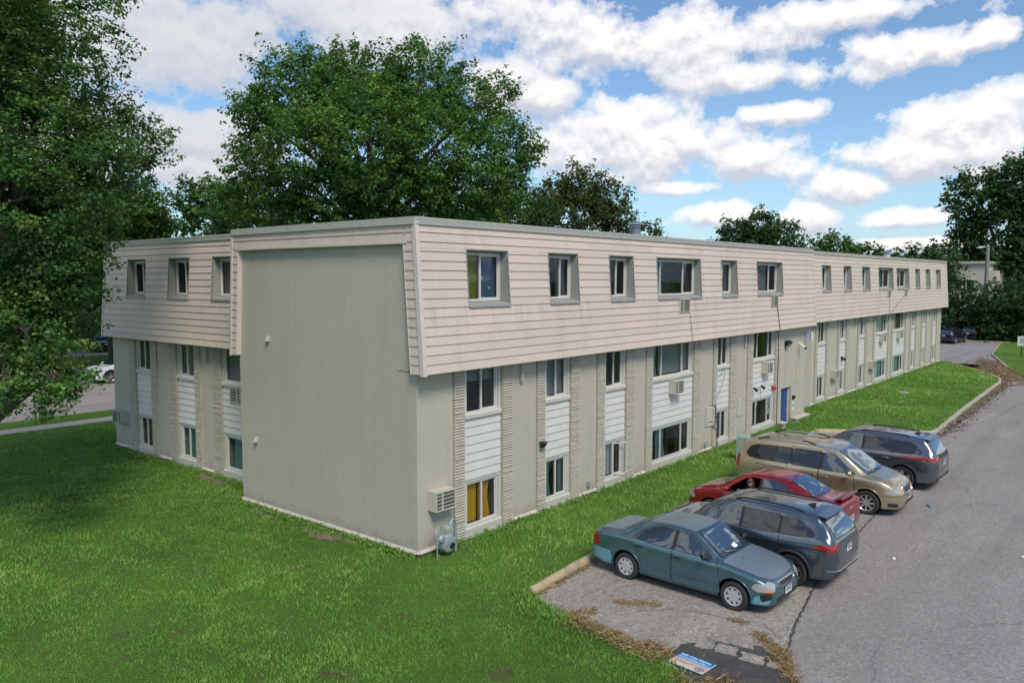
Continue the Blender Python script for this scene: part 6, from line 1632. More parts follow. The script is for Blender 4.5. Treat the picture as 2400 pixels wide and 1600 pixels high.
# --- specifications; x forward, middle of the wheelbase at 0
sedan98 = dict(group='cars parked beside the building', W=1.70, r=.295, tw_=.185, axles=(1.31, -1.31), rim='cap', arch=.365,
    zt=[(-2.34,.60),(-2.31,.80),(-2.24,.93),(-2.05,.985),(-1.72,1.01),(-1.55,1.035),(-1.25,1.19),(-.95,1.325),(-.6,1.375),(-.15,1.39),(.15,1.375),(.34,1.33),(.65,1.155),(.98,.965),(1.1,.935),(1.5,.86),(1.85,.755),(2.02,.665),(2.09,.56),(2.11,.44)],
    zs=[(-2.34,.56),(-2.25,.86),(-2.0,.93),(-1.4,.945),(0,.905),(.95,.87),(1.5,.80),(1.85,.70),(2.03,.60),(2.11,.41)],
    tw=[(-2.34,.50),(-2.2,.66),(-1.6,.62),(-1.2,.56),(-.8,.535),(-.2,.56),(.3,.56),(.98,.67),(1.5,.66),(1.9,.60),(2.06,.5),(2.11,.40)],
    hw=[(-2.34,.56),(-2.31,.70),(-2.2,.78),(-1.9,.825),(-1.2,.845),(0,.85),(1.2,.845),(1.7,.815),(1.95,.74),(2.06,.62),(2.11,.46)],
    zb=[(-2.34,.38),(-2.25,.27),(-1.9,.22),(0,.18),(1.8,.19),(2.0,.20),(2.08,.24),(2.11,.30)],
    doors=[[(1.0,.30),(.98,.62),(.93,.90),(.55,1.12),(.22,1.315),(-.10,1.335),(-.12,.9),(-.13,.26),(.95,.26)], [(-.16,.26),(-.15,.9),(-.14,1.335),(-.6,1.315),(-.98,1.16),(-1.16,1.0),(-1.12,.85),(-.93,.60),(-.86,.26)]],
    handles=[(.10,.80),(-.88,.83)], handle_mat=MT['black'],
    glass=[[(.80,.925),(.52,1.095),(.26,1.265),(.12,1.295),(-.07,1.30),(-.07,.935)], [(-.16,.935),(-.16,1.30),(-.55,1.285),(-.80,1.205),(-.80,.955)], [(-.84,.957),(-.84,1.19),(-1.02,1.09),(-1.13,.99)]],
    panels=[('bonnet', [(1.01,-.73),(1.03,0),(1.01,.73),(1.5,.71),(1.80,.65),(1.98,.46),(2.01,0),(1.98,-.46),(1.80,-.65),(1.5,-.71)], 'top'), ('boot_lid', [(-1.62,-.56),(-1.58,0),(-1.62,.56),(-2.12,.60),(-2.24,.48),(-2.26,0),(-2.24,-.48),(-2.12,-.60)], 'top')],
    roof_skin=[(.27,-.53),(.32,0),(.27,.53),(-.3,.55),(-.88,.51),(-.90,0),(-.88,-.51),(-.3,-.55)],
    screens=[('windscreen', [(.32,-.49),(.36,0),(.32,.49),(.94,.64),(.99,0),(.94,-.64)], 'top'), ('rear_window', [(-.93,-.44),(-.91,0),(-.93,.44),(-1.50,.53),(-1.55,0),(-1.50,-.53)], 'top')],
    lights=[('headlight', [(-.23,.50),(-.27,.64),(-.12,.685),(.15,.655),(.20,.56),(.12,.505)], 35, 'headlamp', .008), ('headlight', [(.23,.50),(.27,.64),(.12,.685),(-.15,.655),(-.20,.56),(-.12,.505)], -35, 'headlamp', .008),
            ('indicator', [(-.22,.500),(-.235,.535),(-.02,.530),(.0,.505)], 35, 'amber', .011), ('indicator', [(.22,.500),(.235,.535),(.02,.530),(.0,.505)], -35, 'amber', .011),
            ('tail_light', [(-.13,.62),(-.10,.86),(.05,.88),(.24,.86),(.26,.64)], 155, 'taillamp', .008), ('tail_light', [(.13,.62),(.10,.86),(-.05,.88),(-.24,.86),(-.26,.64)], -155, 'taillamp', .008)],
    extra=[('grille', [(-.30,.555),(-.36,.635),(.36,.635),(.30,.555)], 'front', 'black', .006), ('bumper_opening', [(-.48,.27),(-.50,.36),(.50,.36),(.48,.27)], 'front', 'black', .005),
           ('sunshade_paper', [(.45,-.42),(.42,-.12),(.62,-.10),(.70,-.40)], 'top', 'paper', .0), ('dash_paper', [(.84,-.02),(.80,.15),(.90,.18),(.93,.0)], 'top', 'paper', .0105)],
    lines=[('grille_surround', [(-.30,.545),(-.37,.64),(.37,.64),(.30,.545),(-.30,.545)], 'front', .010, 'chrome')],
    side_strip=[(.98,.475),(.2,.455),(-.5,.455),(-.93,.47)], mirror=(.72,.93), mirror_mat='black', plates=[('front', 0, .43)],
    wipers=[((.99,.30),(.88,-.28)), ((1.0,-.12),(.86,-.58))])
def sedan98_custom(car, root, P):
    # pale replacement-coloured rear bumper corner and a scraped front bumper corner
    o = car.decal('rear_bumper', [(-2.30,.30),(-2.33,.58),(-1.72,.56),(-1.66,.42),(-1.70,.25),(-2.1,.25)], 'right', .007, MT['p_cyan'], step=.05, rnd=.03); o['label'] = 'pale cyan faded rear bumper corner'
    car.decal('rear_bumper', [(-.62,.30),(-.70,.58),(.70,.58),(.62,.30)], 'rear', .007, MT['p_cyan'], step=.05, rnd=.03)
    o = car.decal('front_bumper_scrape', [(1.66,.24),(1.70,.40),(1.95,.46),(2.0,.44),(1.96,.26)], 'right', .006, MT['p_cyan'], step=.04, rnd=.05); o['label'] = 'scraped pale corner of the front bumper'
    car.decal('front_bumper_scuff', [(1.84,.30),(1.80,.44),(1.98,.50),(2.02,.38)], 'right', .009, MT['black'], step=.04, rnd=.06)
    for x, y in ((1.22, .25), (1.20, -.25)):
        h = car.proj(x, y, 'top', .006); mb = MB(); mb.sphere(h, .018, sc=(1, 1, .5)); mb.build('washer_nozzle', MT['black'], root)
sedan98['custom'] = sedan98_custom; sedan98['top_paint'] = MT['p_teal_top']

def suv(L=4.70, W=1.84, H=1.68, wb=2.79, r=.355, fo=.92, ro=.99, hood=1.02, belt=1.03, hatch=.62, **kw):
    f, b = wb / 2 + fo, -(wb / 2 + ro); hwm = W / 2
    d = dict(group='cars parked beside the building', W=W, r=r, tw_=.235, axles=(wb / 2, -wb / 2), rim='split', arch=r * 1.20, lip=.034,
    zt=[(b,.70),(b + .02,.95),(b + .07,1.10),(b + .18,1.28),(b + .42,H - .125),(b + .50,H - .075),(b + .75,H - .03),(-.6,H),(-.1,H),(.25,H - .03),(.45,H - .09),(.85,H - .31),(f - 1.10,hood + .04),(f - .95,hood + .0),(f - .6,hood - .04),(f - .28,hood - .12),(f - .12,hood - .22),(f - .03,.70),(f,.52)],
    zs=[(b,.66),(b + .05,.98),(b + .3,belt + .06),(b + .8,belt + .04),(0,belt - .02),(f - 1.15,hood - .03),(f - .6,hood - .10),(f - .25,hood - .20),(f - .05,.66),(f,.48)],
    tw=[(b,.62),(b + .1,hwm * .80),(b + .4,hwm * .70),(b + .9,hwm * .66),(0,hwm * .68),(.4,hwm * .67),(f - 1.12,hwm * .80),(f - .6,hwm * .80),(f - .2,hwm * .7),(f,.5)],
    hw=[(b,.60),(b + .02,.72),(b + .08,hwm * .90),(b + .3,hwm * .965),(-wb / 2 + .1,hwm),(0,hwm * .985),(wb / 2,hwm),(f - .35,hwm * .95),(f - .12,hwm * .82),(f - .03,hwm * .66),(f,.5)],
    zb=[(b,.42),(b + .12,.30),(b + .5,.24),(0,.22),(f - .4,.22),(f - .1,.27),(f,.34)],
    mirror=(f - 1.35, belt + .0), plates=[('rear', 0, .86)], tint=(1, 2), handle_mat=None)
    g0 = f - 1.38
    # the windows follow the roof line
    zr = H - .155
    d['glass'] = [[(g0 + .02, belt + .03), (g0 - .12, belt + .10), (.42, zr - .04), (.22, zr), (-.12, zr + .005), (-.12, belt + .045)], [(-.20, belt + .045), (-.20, zr + .005), (-.95, zr - .005), (-1.02, zr - .02), (-1.02, belt + .07)], [(-1.09, belt + .075), (-1.09, zr - .025), (b + .80, zr - .06), (b + .46, belt + .19), (b + .50, belt + .12)]]
    d['doors'] = [[(g0 + .1, .34), (g0 + .12, .8), (g0 + .07, belt), (.46, zr + .0), (.22, zr + .045), (-.15, zr + .055), (-.16, .34)], [(-.19, .34), (-.18, zr + .055), (-1.0, zr + .03), (-1.06, belt + .03), (-1.03, .84), (-.90, .62), (-.82, .34)]]
    d['handles'] = [(.10, belt - .13), (-.80, belt - .11)]
    d['panels'] = [('bonnet', [(f - 1.12, -hwm * .74), (f - 1.08, 0), (f - 1.12, hwm * .74), (f - .7, hwm * .76), (f - .35, hwm * .66), (f - .22, hwm * .4), (f - .2, 0), (f - .22, -hwm * .4), (f - .35, -hwm * .66), (f - .7, -hwm * .76)], 'top'),
                   ('tailgate', [(-hwm * .76, .72), (-hwm * .80, 1.0), (-hwm * .74, 1.12), (hwm * .74, 1.12), (hwm * .80, 1.0), (hwm * .76, .72), (hwm * .6, .66), (-hwm * .6, .66)], 'rear')]
    d['roof_skin'] = [(.24, -hwm * .60), (.30, 0), (.24, hwm * .60), (-.6, hwm * .60), (b + .72, hwm * .57), (b + .70, 0), (b + .72, -hwm * .57), (-.6, -hwm * .60)]
    d['screens'] = [('windscreen', [(.46, -hwm * .58), (.50, 0), (.46, hwm * .58), (f - 1.18, hwm * .76), (f - 1.12, 0), (f - 1.18, -hwm * .76)], 'top'),
                    ('rear_window', [(-hwm * .66, 1.15), (-hwm * .58, H - .17), (0, H - .15), (hwm * .58, H - .17), (hwm * .66, 1.15), (0, 1.13)], 'rear')]
    d['lights'] = [('headlight', [(-.28, hood - .33), (-.26, hood - .22), (.20, hood - .20), (.22, hood - .33)], 32, 'headlamp', .008), ('headlight', [(.28, hood - .33), (.26, hood - .22), (-.20, hood - .20), (-.22, hood - .33)], -32, 'headlamp', .008)]
    d['extra'] = [('grille', [(-.55, hood - .36), (-.55, hood - .22), (.55, hood - .22), (.55, hood - .36)], 'front', 'black', .006), ('lower_grille', [(-.6, .36), (-.62, .50), (.62, .50), (.6, .36)], 'front', 'black', .006),
                  ('rear_apron', [(-hwm * .8, .30), (-hwm * .82, .46), (hwm * .82, .46), (hwm * .8, .30)], 'rear', 'plastic', .008)]
    d['cladding'] = [(wb / 2 - r * 1.25, .24), (wb / 2 - r * 1.25, .36), (-wb / 2 + r * 1.25, .36), (-wb / 2 + r * 1.25, .24)]
    d['rails'] = (.10, b + .75, hwm * .60, .055, 'black')
    d['fin'] = (b + .85,); d['wipers'] = [((f - 1.13, .35), (f - 1.22, -.3)), ((f - 1.13, -.2), (f - 1.22, -.62))]
    d['spoiler'] = (b + .30, b + .52, hwm * .60, H - .112, H - .088, .0)
    d.update(kw); return d
cz = dict(L=4.5, W=1.84, H=1.63, wb=2.70, r=.35, fo=.88, ro=.93)
crossover = suv(**cz, lights=suv(**cz)['lights'] + [('tail_light', [(-.27, .92), (-.13, 1.04), (.25, 1.055), (.22, .93), (.04, .895)], 150, 'taillamp', .009), ('tail_light', [(.27, .92), (.13, 1.04), (-.25, 1.055), (-.22, .93), (-.04, .895)], -150, 'taillamp', .009)],
    lines=[('bumper_trim', [(-.85, .50), (-.5, .47), (.5, .47), (.85, .50)], 'rear', .007, 'chrome')],
    side_strip=[(1.3, .90), (0, .885), (-1.2, .90), (-2.1, .93)], strip_mat=MT['black'], rails=(.10, -1.50, .55, .045, 'black'))
crossover['handle_mat'] = None
sz = dict(L=4.8, W=1.91, H=1.68, wb=2.80, r=.36, fo=1.0, ro=1.0, hood=1.05, belt=1.05)
big_suv = suv(**sz, lights=suv(**sz)['lights'] + [('tail_light', [(-.62, 1.02), (-.55, 1.07), (.30, 1.10), (.42, 1.08), (.40, .99), (0, .96)], 145, 'taillamp', .009), ('tail_light', [(.62, 1.02), (.55, 1.07), (-.30, 1.10), (-.42, 1.08), (-.40, .99), (0, .96)], -145, 'taillamp', .009)],
    belt_=0, rim='five', rails=(.0, -1.5, .60, .035, 'black'))
big_suv['rim'] = 'five'
big_suv['belt'] = [(1.0, 1.10), (0, 1.095), (-1.0, 1.11), (-1.65, 1.13), (-1.9, 1.22)]
for d_ in (crossover, big_suv): d_['handle_mat'] = MT['black'] if d_ is crossover else MT['metal']
sedan10 = dict(group='cars parked beside the building', W=1.73, r=.31, tw_=.205, axles=(1.305, -1.305), rim='five', arch=.375,
    zt=[(-2.26,.62),(-2.24,.90),(-2.18,1.06),(-2.0,1.10),(-1.62,1.11),(-1.5,1.14),(-1.2,1.29),(-.85,1.43),(-.5,1.48),(-.1,1.49),(.2,1.47),(.42,1.41),(.75,1.24),(1.12,1.04),(1.25,1.00),(1.6,.93),(1.9,.83),(2.06,.72),(2.14,.60),(2.17,.45)],
    zs=[(-2.26,.58),(-2.2,.96),(-1.9,1.0),(-1.4,1.01),(0,.95),(1.05,.93),(1.6,.86),(1.95,.74),(2.1,.60),(2.17,.42)],
    tw=[(-2.26,.50),(-2.15,.66),(-1.6,.64),(-1.2,.58),(-.8,.56),(-.2,.58),(.35,.575),(1.1,.68),(1.6,.68),(1.95,.6),(2.12,.5),(2.17,.4)],
    hw=[(-2.26,.60),(-2.22,.73),(-2.1,.80),(-1.8,.845),(-1.2,.86),(0,.865),(1.3,.86),(1.8,.81),(2.02,.72),(2.12,.60),(2.17,.46)],
    zb=[(-2.26,.40),(-2.15,.27),(-1.8,.22),(0,.19),(1.8,.19),(2.05,.21),(2.17,.32)],
    doors=[[(1.05,.30),(1.04,.7),(1.0,.95),(.62,1.21),(.30,1.40),(-.05,1.43),(-.12,.95),(-.13,.27),(1.0,.27)], [(-.16,.27),(-.15,.95),(-.08,1.43),(-.6,1.40),(-1.0,1.22),(-1.14,1.05),(-1.08,.86),(-.93,.62),(-.86,.27)]],
    handles=[(.08,.85),(-.88,.88)], rubber=None,
    glass=[[(.88,.985),(.60,1.16),(.36,1.335),(.16,1.375),(-.06,1.385),(-.08,.995)], [(-.16,.995),(-.14,1.385),(-.55,1.365),(-.84,1.25),(-.86,1.02)], [(-.91,1.025),(-.90,1.225),(-1.10,1.10),(-1.26,1.045)]],
    panels=[('bonnet', [(1.18,-.66),(1.2,0),(1.18,.66),(1.6,.66),(1.9,.58),(2.04,.36),(2.06,0),(2.04,-.36),(1.9,-.58),(1.6,-.66)], 'top'), ('boot_lid', [(-1.68,-.58),(-1.64,0),(-1.68,.58),(-2.05,.6),(-2.17,.48),(-2.19,0),(-2.17,-.48),(-2.05,-.6)], 'top')],
    screens=[('windscreen', [(.40,-.50),(.44,0),(.40,.50),(1.08,.66),(1.13,0),(1.08,-.66)], 'top'), ('rear_window', [(-.86,-.47),(-.84,0),(-.86,.47),(-1.50,.55),(-1.54,0),(-1.50,-.55)], 'top')],
    lights=[('headlight', [(-.25,.58),(-.30,.74),(-.05,.78),(.12,.70),(.15,.58)], 38, 'headlamp', .008), ('headlight', [(.25,.58),(.30,.74),(.05,.78),(-.12,.70),(-.15,.58)], -38, 'headlamp', .008),
            ('indicator', [(-.27,.575),(-.28,.64),(-.08,.62),(-.1,.575)], 38, 'amber', .011), ('indicator', [(.27,.575),(.28,.64),(.08,.62),(.1,.575)], -38, 'amber', .011),
            ('light_surround', [(-.36,.76),(-.24,.95),(.24,.97),(.22,.75)], 145, 'chrome', .007), ('light_surround', [(.36,.76),(.24,.95),(-.24,.97),(-.22,.75)], -145, 'chrome', .007),
            ('tail_light', [(-.31,.78),(-.21,.93),(.21,.95),(.19,.77)], 145, 'taillamp', .012), ('tail_light', [(.31,.78),(.21,.93),(-.21,.95),(-.19,.77)], -145, 'taillamp', .012)],
    extra=[('grille', [(-.35,.56),(-.4,.66),(.4,.66),(.35,.56)], 'front', 'black', .006)], lines=[('boot_badge', [(-.12,.88),(.12,.88)], 'rear', .010, 'chrome')],
    mirror=(.80,.99), plates=[('rear', 0, .62)], fin=None, aerial=(-.75,0), wipers=[((1.13,.3),(1.02,-.3))], spoiler=(-2.22, -2.0, .56, 1.165, 1.125, 0),
    open_window=[(.88,.99),(.60,1.17),(.36,1.335),(.16,1.375),(-.06,1.385),(-.08,.70),(.6,.70)])
sedan10['rubber'] = MT['black']
van = dict(group='cars parked beside the building', cat='minivan', W=1.98, r=.34, tw_=.235, axles=(1.51, -1.51), rim='multi', arch=.405,
    zt=[(-2.66,.72),(-2.63,1.0),(-2.56,1.30),(-2.42,1.56),(-2.30,1.66),(-2.1,1.72),(-1.5,1.765),(-.5,1.775),(.2,1.745),(.5,1.69),(.75,1.59),(1.10,1.37),(1.52,1.13),(1.66,1.09),(2.0,1.00),(2.25,.88),(2.38,.76),(2.45,.62),(2.47,.48)],
    zs=[(-2.66,.68),(-2.58,1.02),(-2.3,1.12),(-1.5,1.11),(0,1.06),(1.3,1.03),(1.7,1.0),(2.1,.87),(2.35,.70),(2.47,.45)],
    tw=[(-2.66,.70),(-2.5,.80),(-2.2,.76),(-1.5,.76),(0,.76),(.6,.74),(1.5,.80),(2.0,.76),(2.3,.64),(2.47,.45)],
    hw=[(-2.66,.70),(-2.63,.84),(-2.5,.93),(-2.2,.97),(-1.2,.985),(0,.985),(1.4,.985),(1.95,.94),(2.25,.84),(2.40,.70),(2.47,.50)],
    zb=[(-2.66,.44),(-2.5,.28),(-2.0,.22),(0,.20),(2.0,.20),(2.35,.23),(2.47,.33)],
    doors=[[(1.18,.32),(1.16,.8),(1.12,1.04),(.80,1.28),(.52,1.55),(.30,1.625),(.12,1.64),(.10,1.0),(.10,.28),(1.12,.28)], [(.07,.28),(.07,1.0),(.09,1.64),(-.80,1.65),(-.90,1.0),(-.98,.70),(-1.06,.50),(-1.06,.28)]],
    handles=[(.36,.92),(-.02,.95)],
    glass=[[(1.18,1.09),(.90,1.26),(.62,1.49),(.44,1.565),(.22,1.585),(.20,1.10)], [(.10,1.105),(.12,1.59),(-.72,1.60),(-.76,1.13)], [(-.84,1.135),(-.80,1.60),(-1.9,1.575),(-2.12,1.50),(-2.26,1.30),(-2.14,1.20),(-1.9,1.165)]], tint=(1, 2),
    panels=[('bonnet', [(1.62,-.74),(1.66,0),(1.62,.74),(2.0,.74),(2.22,.60),(2.34,.36),(2.36,0),(2.34,-.36),(2.22,-.60),(2.0,-.74)], 'top')],
    screens=[('windscreen', [(.62,-.64),(.66,0),(.62,.64),(1.50,.76),(1.56,0),(1.50,-.76)], 'top'), ('rear_window', [(-.72,1.16),(-.66,1.5),(.66,1.5),(.72,1.16)], 'rear')],
    lights=[('headlight', [(-.36,.86),(-.22,.84),(.14,.74),(.20,.66),(-.05,.63),(-.25,.70)], 40, 'headlamp', .009), ('headlight', [(.36,.86),(.22,.84),(-.14,.74),(-.20,.66),(.05,.63),(.25,.70)], -40, 'headlamp', .009),
            ('indicator', [(-.36,.84),(-.30,.83),(-.16,.655),(-.24,.69)], 40, 'amber', .012), ('indicator', [(.36,.84),(.30,.83),(.16,.655),(.24,.69)], -40, 'amber', .012),
            ('tail_light', [(-.03,.84),(-.02,1.2),(.12,1.24),(.16,.86)], 140, 'taillamp', .009), ('tail_light', [(.03,.84),(.02,1.2),(-.12,1.24),(-.16,.86)], -140, 'taillamp', .009)],
    extra=[('grille', [(-.34,.63),(-.42,.78),(.42,.78),(.34,.63)], 'front', 'black', .007), ('lower_intake', [(-.42,.30),(-.46,.42),(.46,.42),(.42,.30)], 'front', 'black', .006), ('fog_recess', [(-.14,.30),(-.14,.40),(.12,.40),(.12,.30)], 38, 'black', .006), ('fog_recess', [(.14,.30),(.14,.40),(-.12,.40),(-.12,.30)], -38, 'black', .006)],
    lines=[('grille_surround', [(-.34,.625),(-.43,.785),(.43,.785),(.34,.625),(-.34,.625)], 'front', .016, 'chrome'), ('bumper_seam', [(-.95,.60),(-.6,.60),(.6,.60),(.95,.60)], 'front', .006, 'black'), ('slider_rail', [(-.95,.99),(-1.9,1.03)], 'right', .008, 'black'), ('slider_rail', [(-.95,.99),(-1.9,1.03)], 'left', .008, 'black')],
    mirror=(1.05,1.08), plates=[('front', -.0, .52)], rails=(-.1, -1.95, .70, .07, 'metal'), aerial=(-2.15,-.45), wipers=[((1.58,.3),(1.44,-.4)), ((1.58,-.2),(1.46,-.7))])
def scaled(sp, k):
    sp = dict(sp)
    for n in ('zt', 'zs', 'tw', 'hw', 'zb'): sp[n] = [(x * k, v) for x, v in sp[n]]
    sc_ = lambda pl: [(x * k, z) for x, z in pl]
    sp['axles'] = tuple(a * k for a in sp['axles'])
    for n in ('doors', 'glass'): sp[n] = [sc_(p) for p in sp[n]]
    for n in ('handles',): sp[n] = sc_(sp[n])
    for n in ('belt', 'side_strip', 'cladding', 'roof_skin', 'open_window'):
        if sp.get(n): sp[n] = sc_(sp[n])
    keep = ('top', 'left', 'right')
    sp['panels'] = [(a, sc_(b) if c in keep else b, c) for a, b, c in sp['panels']]; sp['screens'] = [(a, sc_(b) if c in keep else b, c) for a, b, c in sp['screens']]
    sp['extra'] = [(a, sc_(b) if c in keep else b, c, d, e) for a, b, c, d, e in sp.get('extra', [])]
    sp['lines'] = [(a, sc_(b) if c in keep else b, c, d, e) for a, b, c, d, e in sp.get('lines', [])]
    sp['mirror'] = (sp['mirror'][0] * k, sp['mirror'][1])
    sp['wipers'] = [((a[0] * k, a[1]), (b[0] * k, b[1])) for a, b in sp.get('wipers', [])]
    if sp.get('rails'): q = sp['rails']; sp['rails'] = (q[0] * k, q[1] * k) + tuple(q[2:])
    if sp.get('aerial'): sp['aerial'] = (sp['aerial'][0] * k, sp['aerial'][1])
    if sp.get('fin'): sp['fin'] = (sp['fin'][0] * k,)
    if sp.get('spoiler'): q = sp['spoiler']; sp['spoiler'] = (q[0] * k, q[1] * k) + tuple(q[2:])
    return sp
H90 = math.pi / 2
cars = {}
cars['civ'] = make_car('parked_car', 'faded teal four-door sedan with scraped bumpers parked nose out nearest the sign', scaled(sedan98, .975), (3.07, -5.56, LOTZ), -H90 - .03, MT['p_teal'])
cars['tig'] = make_car('parked_car', 'dark blue-grey crossover with black roof rails parked nose in beside the teal sedan', crossover, (5.15, -5.88, LOTZ), H90 - .02, MT['p_grey'])
cars['red'] = make_car('parked_car', 'red four-door sedan with a person at its open driver window', scaled(sedan10, .975), (8.2, -5.1, LOTZ), H90 - .03, MT['p_red'])
cars['van'] = make_car('parked_car', 'gold minivan with silver roof rails parked nose out', scaled(van, .945), (11.75, -5.45, LOTZ), -H90 + .02, MT['p_gold'])
cars['hl'] = make_car('parked_car', 'large slate grey family car with chrome window line farthest in the parking row', big_suv, (15.45, -5.55, LOTZ), H90 - .02, MT['p_slate'])
white_suv = dict(suv(L=5.1, W=2.0, H=1.78, wb=3.07, r=.385, fo=1.0, ro=1.1, hood=1.1, belt=1.12), group=None)
make_car('parked_car', 'white crossover at the street kerb half hidden by the left end of the building', white_suv, (11.75, 40.4, STZ), math.pi, MT['p_white'])
far_sedan = dict(sedan10, group=None); far_sedan.pop('open_window')
make_car('parked_car', 'white car with a red tail light behind the hanging branches of the left maple', far_sedan, (4.9, 40.3, STZ), math.pi, MT['p_white'])
make_car('parked_car', 'dark car in the shade in front of the garage at the far left', dict(crossover, group=None), (19.6, 62.5, -.07), -H90 - .6, MT['p_black'])
navy = dict(crossover, group=None)
make_car('parked_car', 'navy blue hatchback with white plate parked beyond the far end of the building', navy, (81.0, 4.55, LOTZ), -.15, MT['p_navy'])
make_car('parked_car', 'black car parked just right of the navy one in deep shade', dict(crossover, group=None), (86.5, 3.3, LOTZ), -.15, MT['p_black'])

# ------------------------------------------------------------------ person at the window of the red sedan
def skin_mesh(name, joints, edges, mat, parent, sub=2, root=0):
    me = bpy.data.meshes.new(name); me.from_pydata([j[:3] for j in joints], edges, [])
    o = bpy.data.objects.new(name, me); COL.objects.link(o)
    md = o.modifiers.new('s', 'SKIN'); md.use_smooth_shade = True; md.branch_smoothing = .6
    sl = me.skin_vertices[0].data if me.skin_vertices else None
    if sl is None:
        bmx = bmesh.new(); bmx.from_mesh(me); bmx.verts.layers.skin.verify(); bmx.to_mesh(me); bmx.free(); sl = me.skin_vertices[0].data
    for i, j in enumerate(joints):
        rr = j[3]; sl[i].radius = rr if isinstance(rr, tuple) else (rr, rr); sl[i].use_root = (i == root)
    md2 = o.modifiers.new('u', 'SUBSURF'); md2.levels = sub; md2.render_levels = sub
    dg = bpy.context.evaluated_depsgraph_get(); m2 = bpy.data.meshes.new_from_object(o.evaluated_get(dg)); o.modifiers.clear(); o.data = m2
    m2.materials.clear(); m2.materials.append(mat); m2.polygons.foreach_set('use_smooth', [True] * len(m2.polygons)); m2.name = name
    if parent: o.parent = parent
    return o
def person():
    red = cars['red'][0]
    T = empty('person', (0, 0, 0), 0, 'person with long brown hair and dark glasses at the open red sedan window', 'person')
    # local frame of the car: x forward, y to its left (towards the camera side); seat at the front left
    T.location = red.location; T.rotation_euler = red.rotation_euler
    hip = (.02, .36, .62); J = [hip + ((.15, .12),), (.06, .42, .80, (.145, .11)), (.12, .52, .97, (.155, .105)), (.15, .585, 1.045, (.10, .08)), (.17, .63, 1.10, (.048, .048)), (.185, .665, 1.155, (.052, .052))]
    E = [(0, 1), (1, 2), (2, 3), (3, 4), (4, 5)]
    def limb(par, pts):
        k = par
        for p in pts: J.append(p); E.append((k, len(J) - 1)); k = len(J) - 1
        return k
    lh = limb(3, [(.28, .64, 1.0, (.058, .055)), (.36, .70, .90, (.045, .045)), (.44, .76, .965, (.036, .036)), (.50, .70, .985, (.028, .022)), (.535, .66, .985, (.036, .018))])
    rh = limb(3, [(.02, .56, 1.0, (.058, .055)), (-.03, .60, .86, (.045, .045)), (.10, .72, .90, (.036, .036)), (.17, .76, .93, (.028, .022)), (.21, .775, .935, (.036, .018))])
    limb(0, [(.12, .45, .58, (.095, .09)), (.50, .50, .62, (.07, .07)), (.74, .50, .34, (.05, .05)), (.86, .50, .28, (.045, .035))]); limb(0, [(.12, .27, .58, (.095, .09)), (.50, .26, .62, (.07, .07)), (.74, .26, .34, (.05, .05)), (.86, .26, .28, (.045, .035))])
    body = skin_mesh('body', J, E, MT['skin'], T)
    # head : shaped ellipsoid with brow, nose, lips, chin, ears
    hm = MB(); c = Vector((.195, .695, 1.235)); n = 22
    fwd = Vector((-.10, .95, -.28)).normalized(); up = Vector((0, .28, .96)); up = (up - fwd * up.dot(fwd)).normalized(); rt = fwd.cross(up)
    vs = []; fs = []
    for i in range(n + 1):
        ph = math.pi * i / n
        for k in range(n * 2):
            th = math.pi * k / n
            x = math.sin(ph) * math.cos(th); y = math.sin(ph) * math.sin(th); z = -math.cos(ph)          # y = forward
            sx, sy, sz = .074, .092, .115
            if z < 0: sx *= 1 - .30 * z * z; sy *= 1 - .12 * z * z
            px_, py_, pz_ = x * sx, y * sy, z * sz
            if y > .3:
                py_ += .022 * math.exp(-(px_ / .012) ** 2 - ((pz_ + .012) / .022) ** 2) - .009 * (math.exp(-((abs(px_) - .030) / .015) ** 2 - ((pz_ - .012) / .013) ** 2)) + .006 * math.exp(-(px_ / .024) ** 2 - ((pz_ + .052) / .008) ** 2) + .008 * math.exp(-(px_ / .025) ** 2 - ((pz_ + .088) / .018) ** 2)
            vs.append(c + rt * px_ + fwd * py_ + up * pz_)
    for i in range(n):
        for k in range(n * 2): fs.append((i * 2 * n + k, i * 2 * n + (k + 1) % (2 * n), (i + 1) * 2 * n + (k + 1) % (2 * n), (i + 1) * 2 * n + k))
    hm.add(vs, fs)
    for s_ in (1, -1): hm.sphere(c + rt * (.074 * s_) + up * -.005, .022, n=8, sc=(.5, .9, 1.2))
    hd = hm.build('head', MT['skin'], T, smooth=80)
    m = MB(); m.tube([c + fwd * .091 + up * -.052 + rt * -.022, c + fwd * .098 + up * -.050, c + fwd * .091 + up * -.052 + rt * .022], .005, 6); m.build('lips', M('lips', (.4, .1, .1), .5), hd, smooth=60)
    # hair : cap and long locks falling on both sides
    m = MB(); vs = []; fs = []; N2 = 16
    for i in range(N2 + 1):
        for k in range(N2 * 2):
            ph = math.pi * i / N2; th = math.pi * k / N2; x = math.sin(ph) * math.cos(th); y = math.sin(ph) * math.sin(th); z = -math.cos(ph)
            cut = .30 if y > .35 else -1
            rr_ = 1.12 if (z > cut) else .93
            vs.append(c + rt * x * .076 * rr_ + fwd * (y * .094 * rr_ - .008) + up * (z * .118 * rr_ + .004))
    for i in range(N2):
        for k in range(N2 * 2): fs.append((i * 2 * N2 + k, i * 2 * N2 + (k + 1) % (2 * N2), (i + 1) * 2 * N2 + (k + 1) % (2 * N2), (i + 1) * 2 * N2 + k))
    m.add(vs, fs)
    r_ = random.Random(1)
    for s_ in (1, -1):
        for q in range(14):
            o_ = rt * (s_ * (.066 + r_.uniform(0, .018))) + fwd * r_.uniform(-.05, .045)
            m.tube([c + o_ + up * .06, c + o_ * 1.12 + up * -.04, c + o_ * 1.15 + up * -.14 + Vector((0, .01, -.02)), c + o_ * 1.05 + Vector((0, .01, -.24))], [.012, .014, .012, .004], 5)
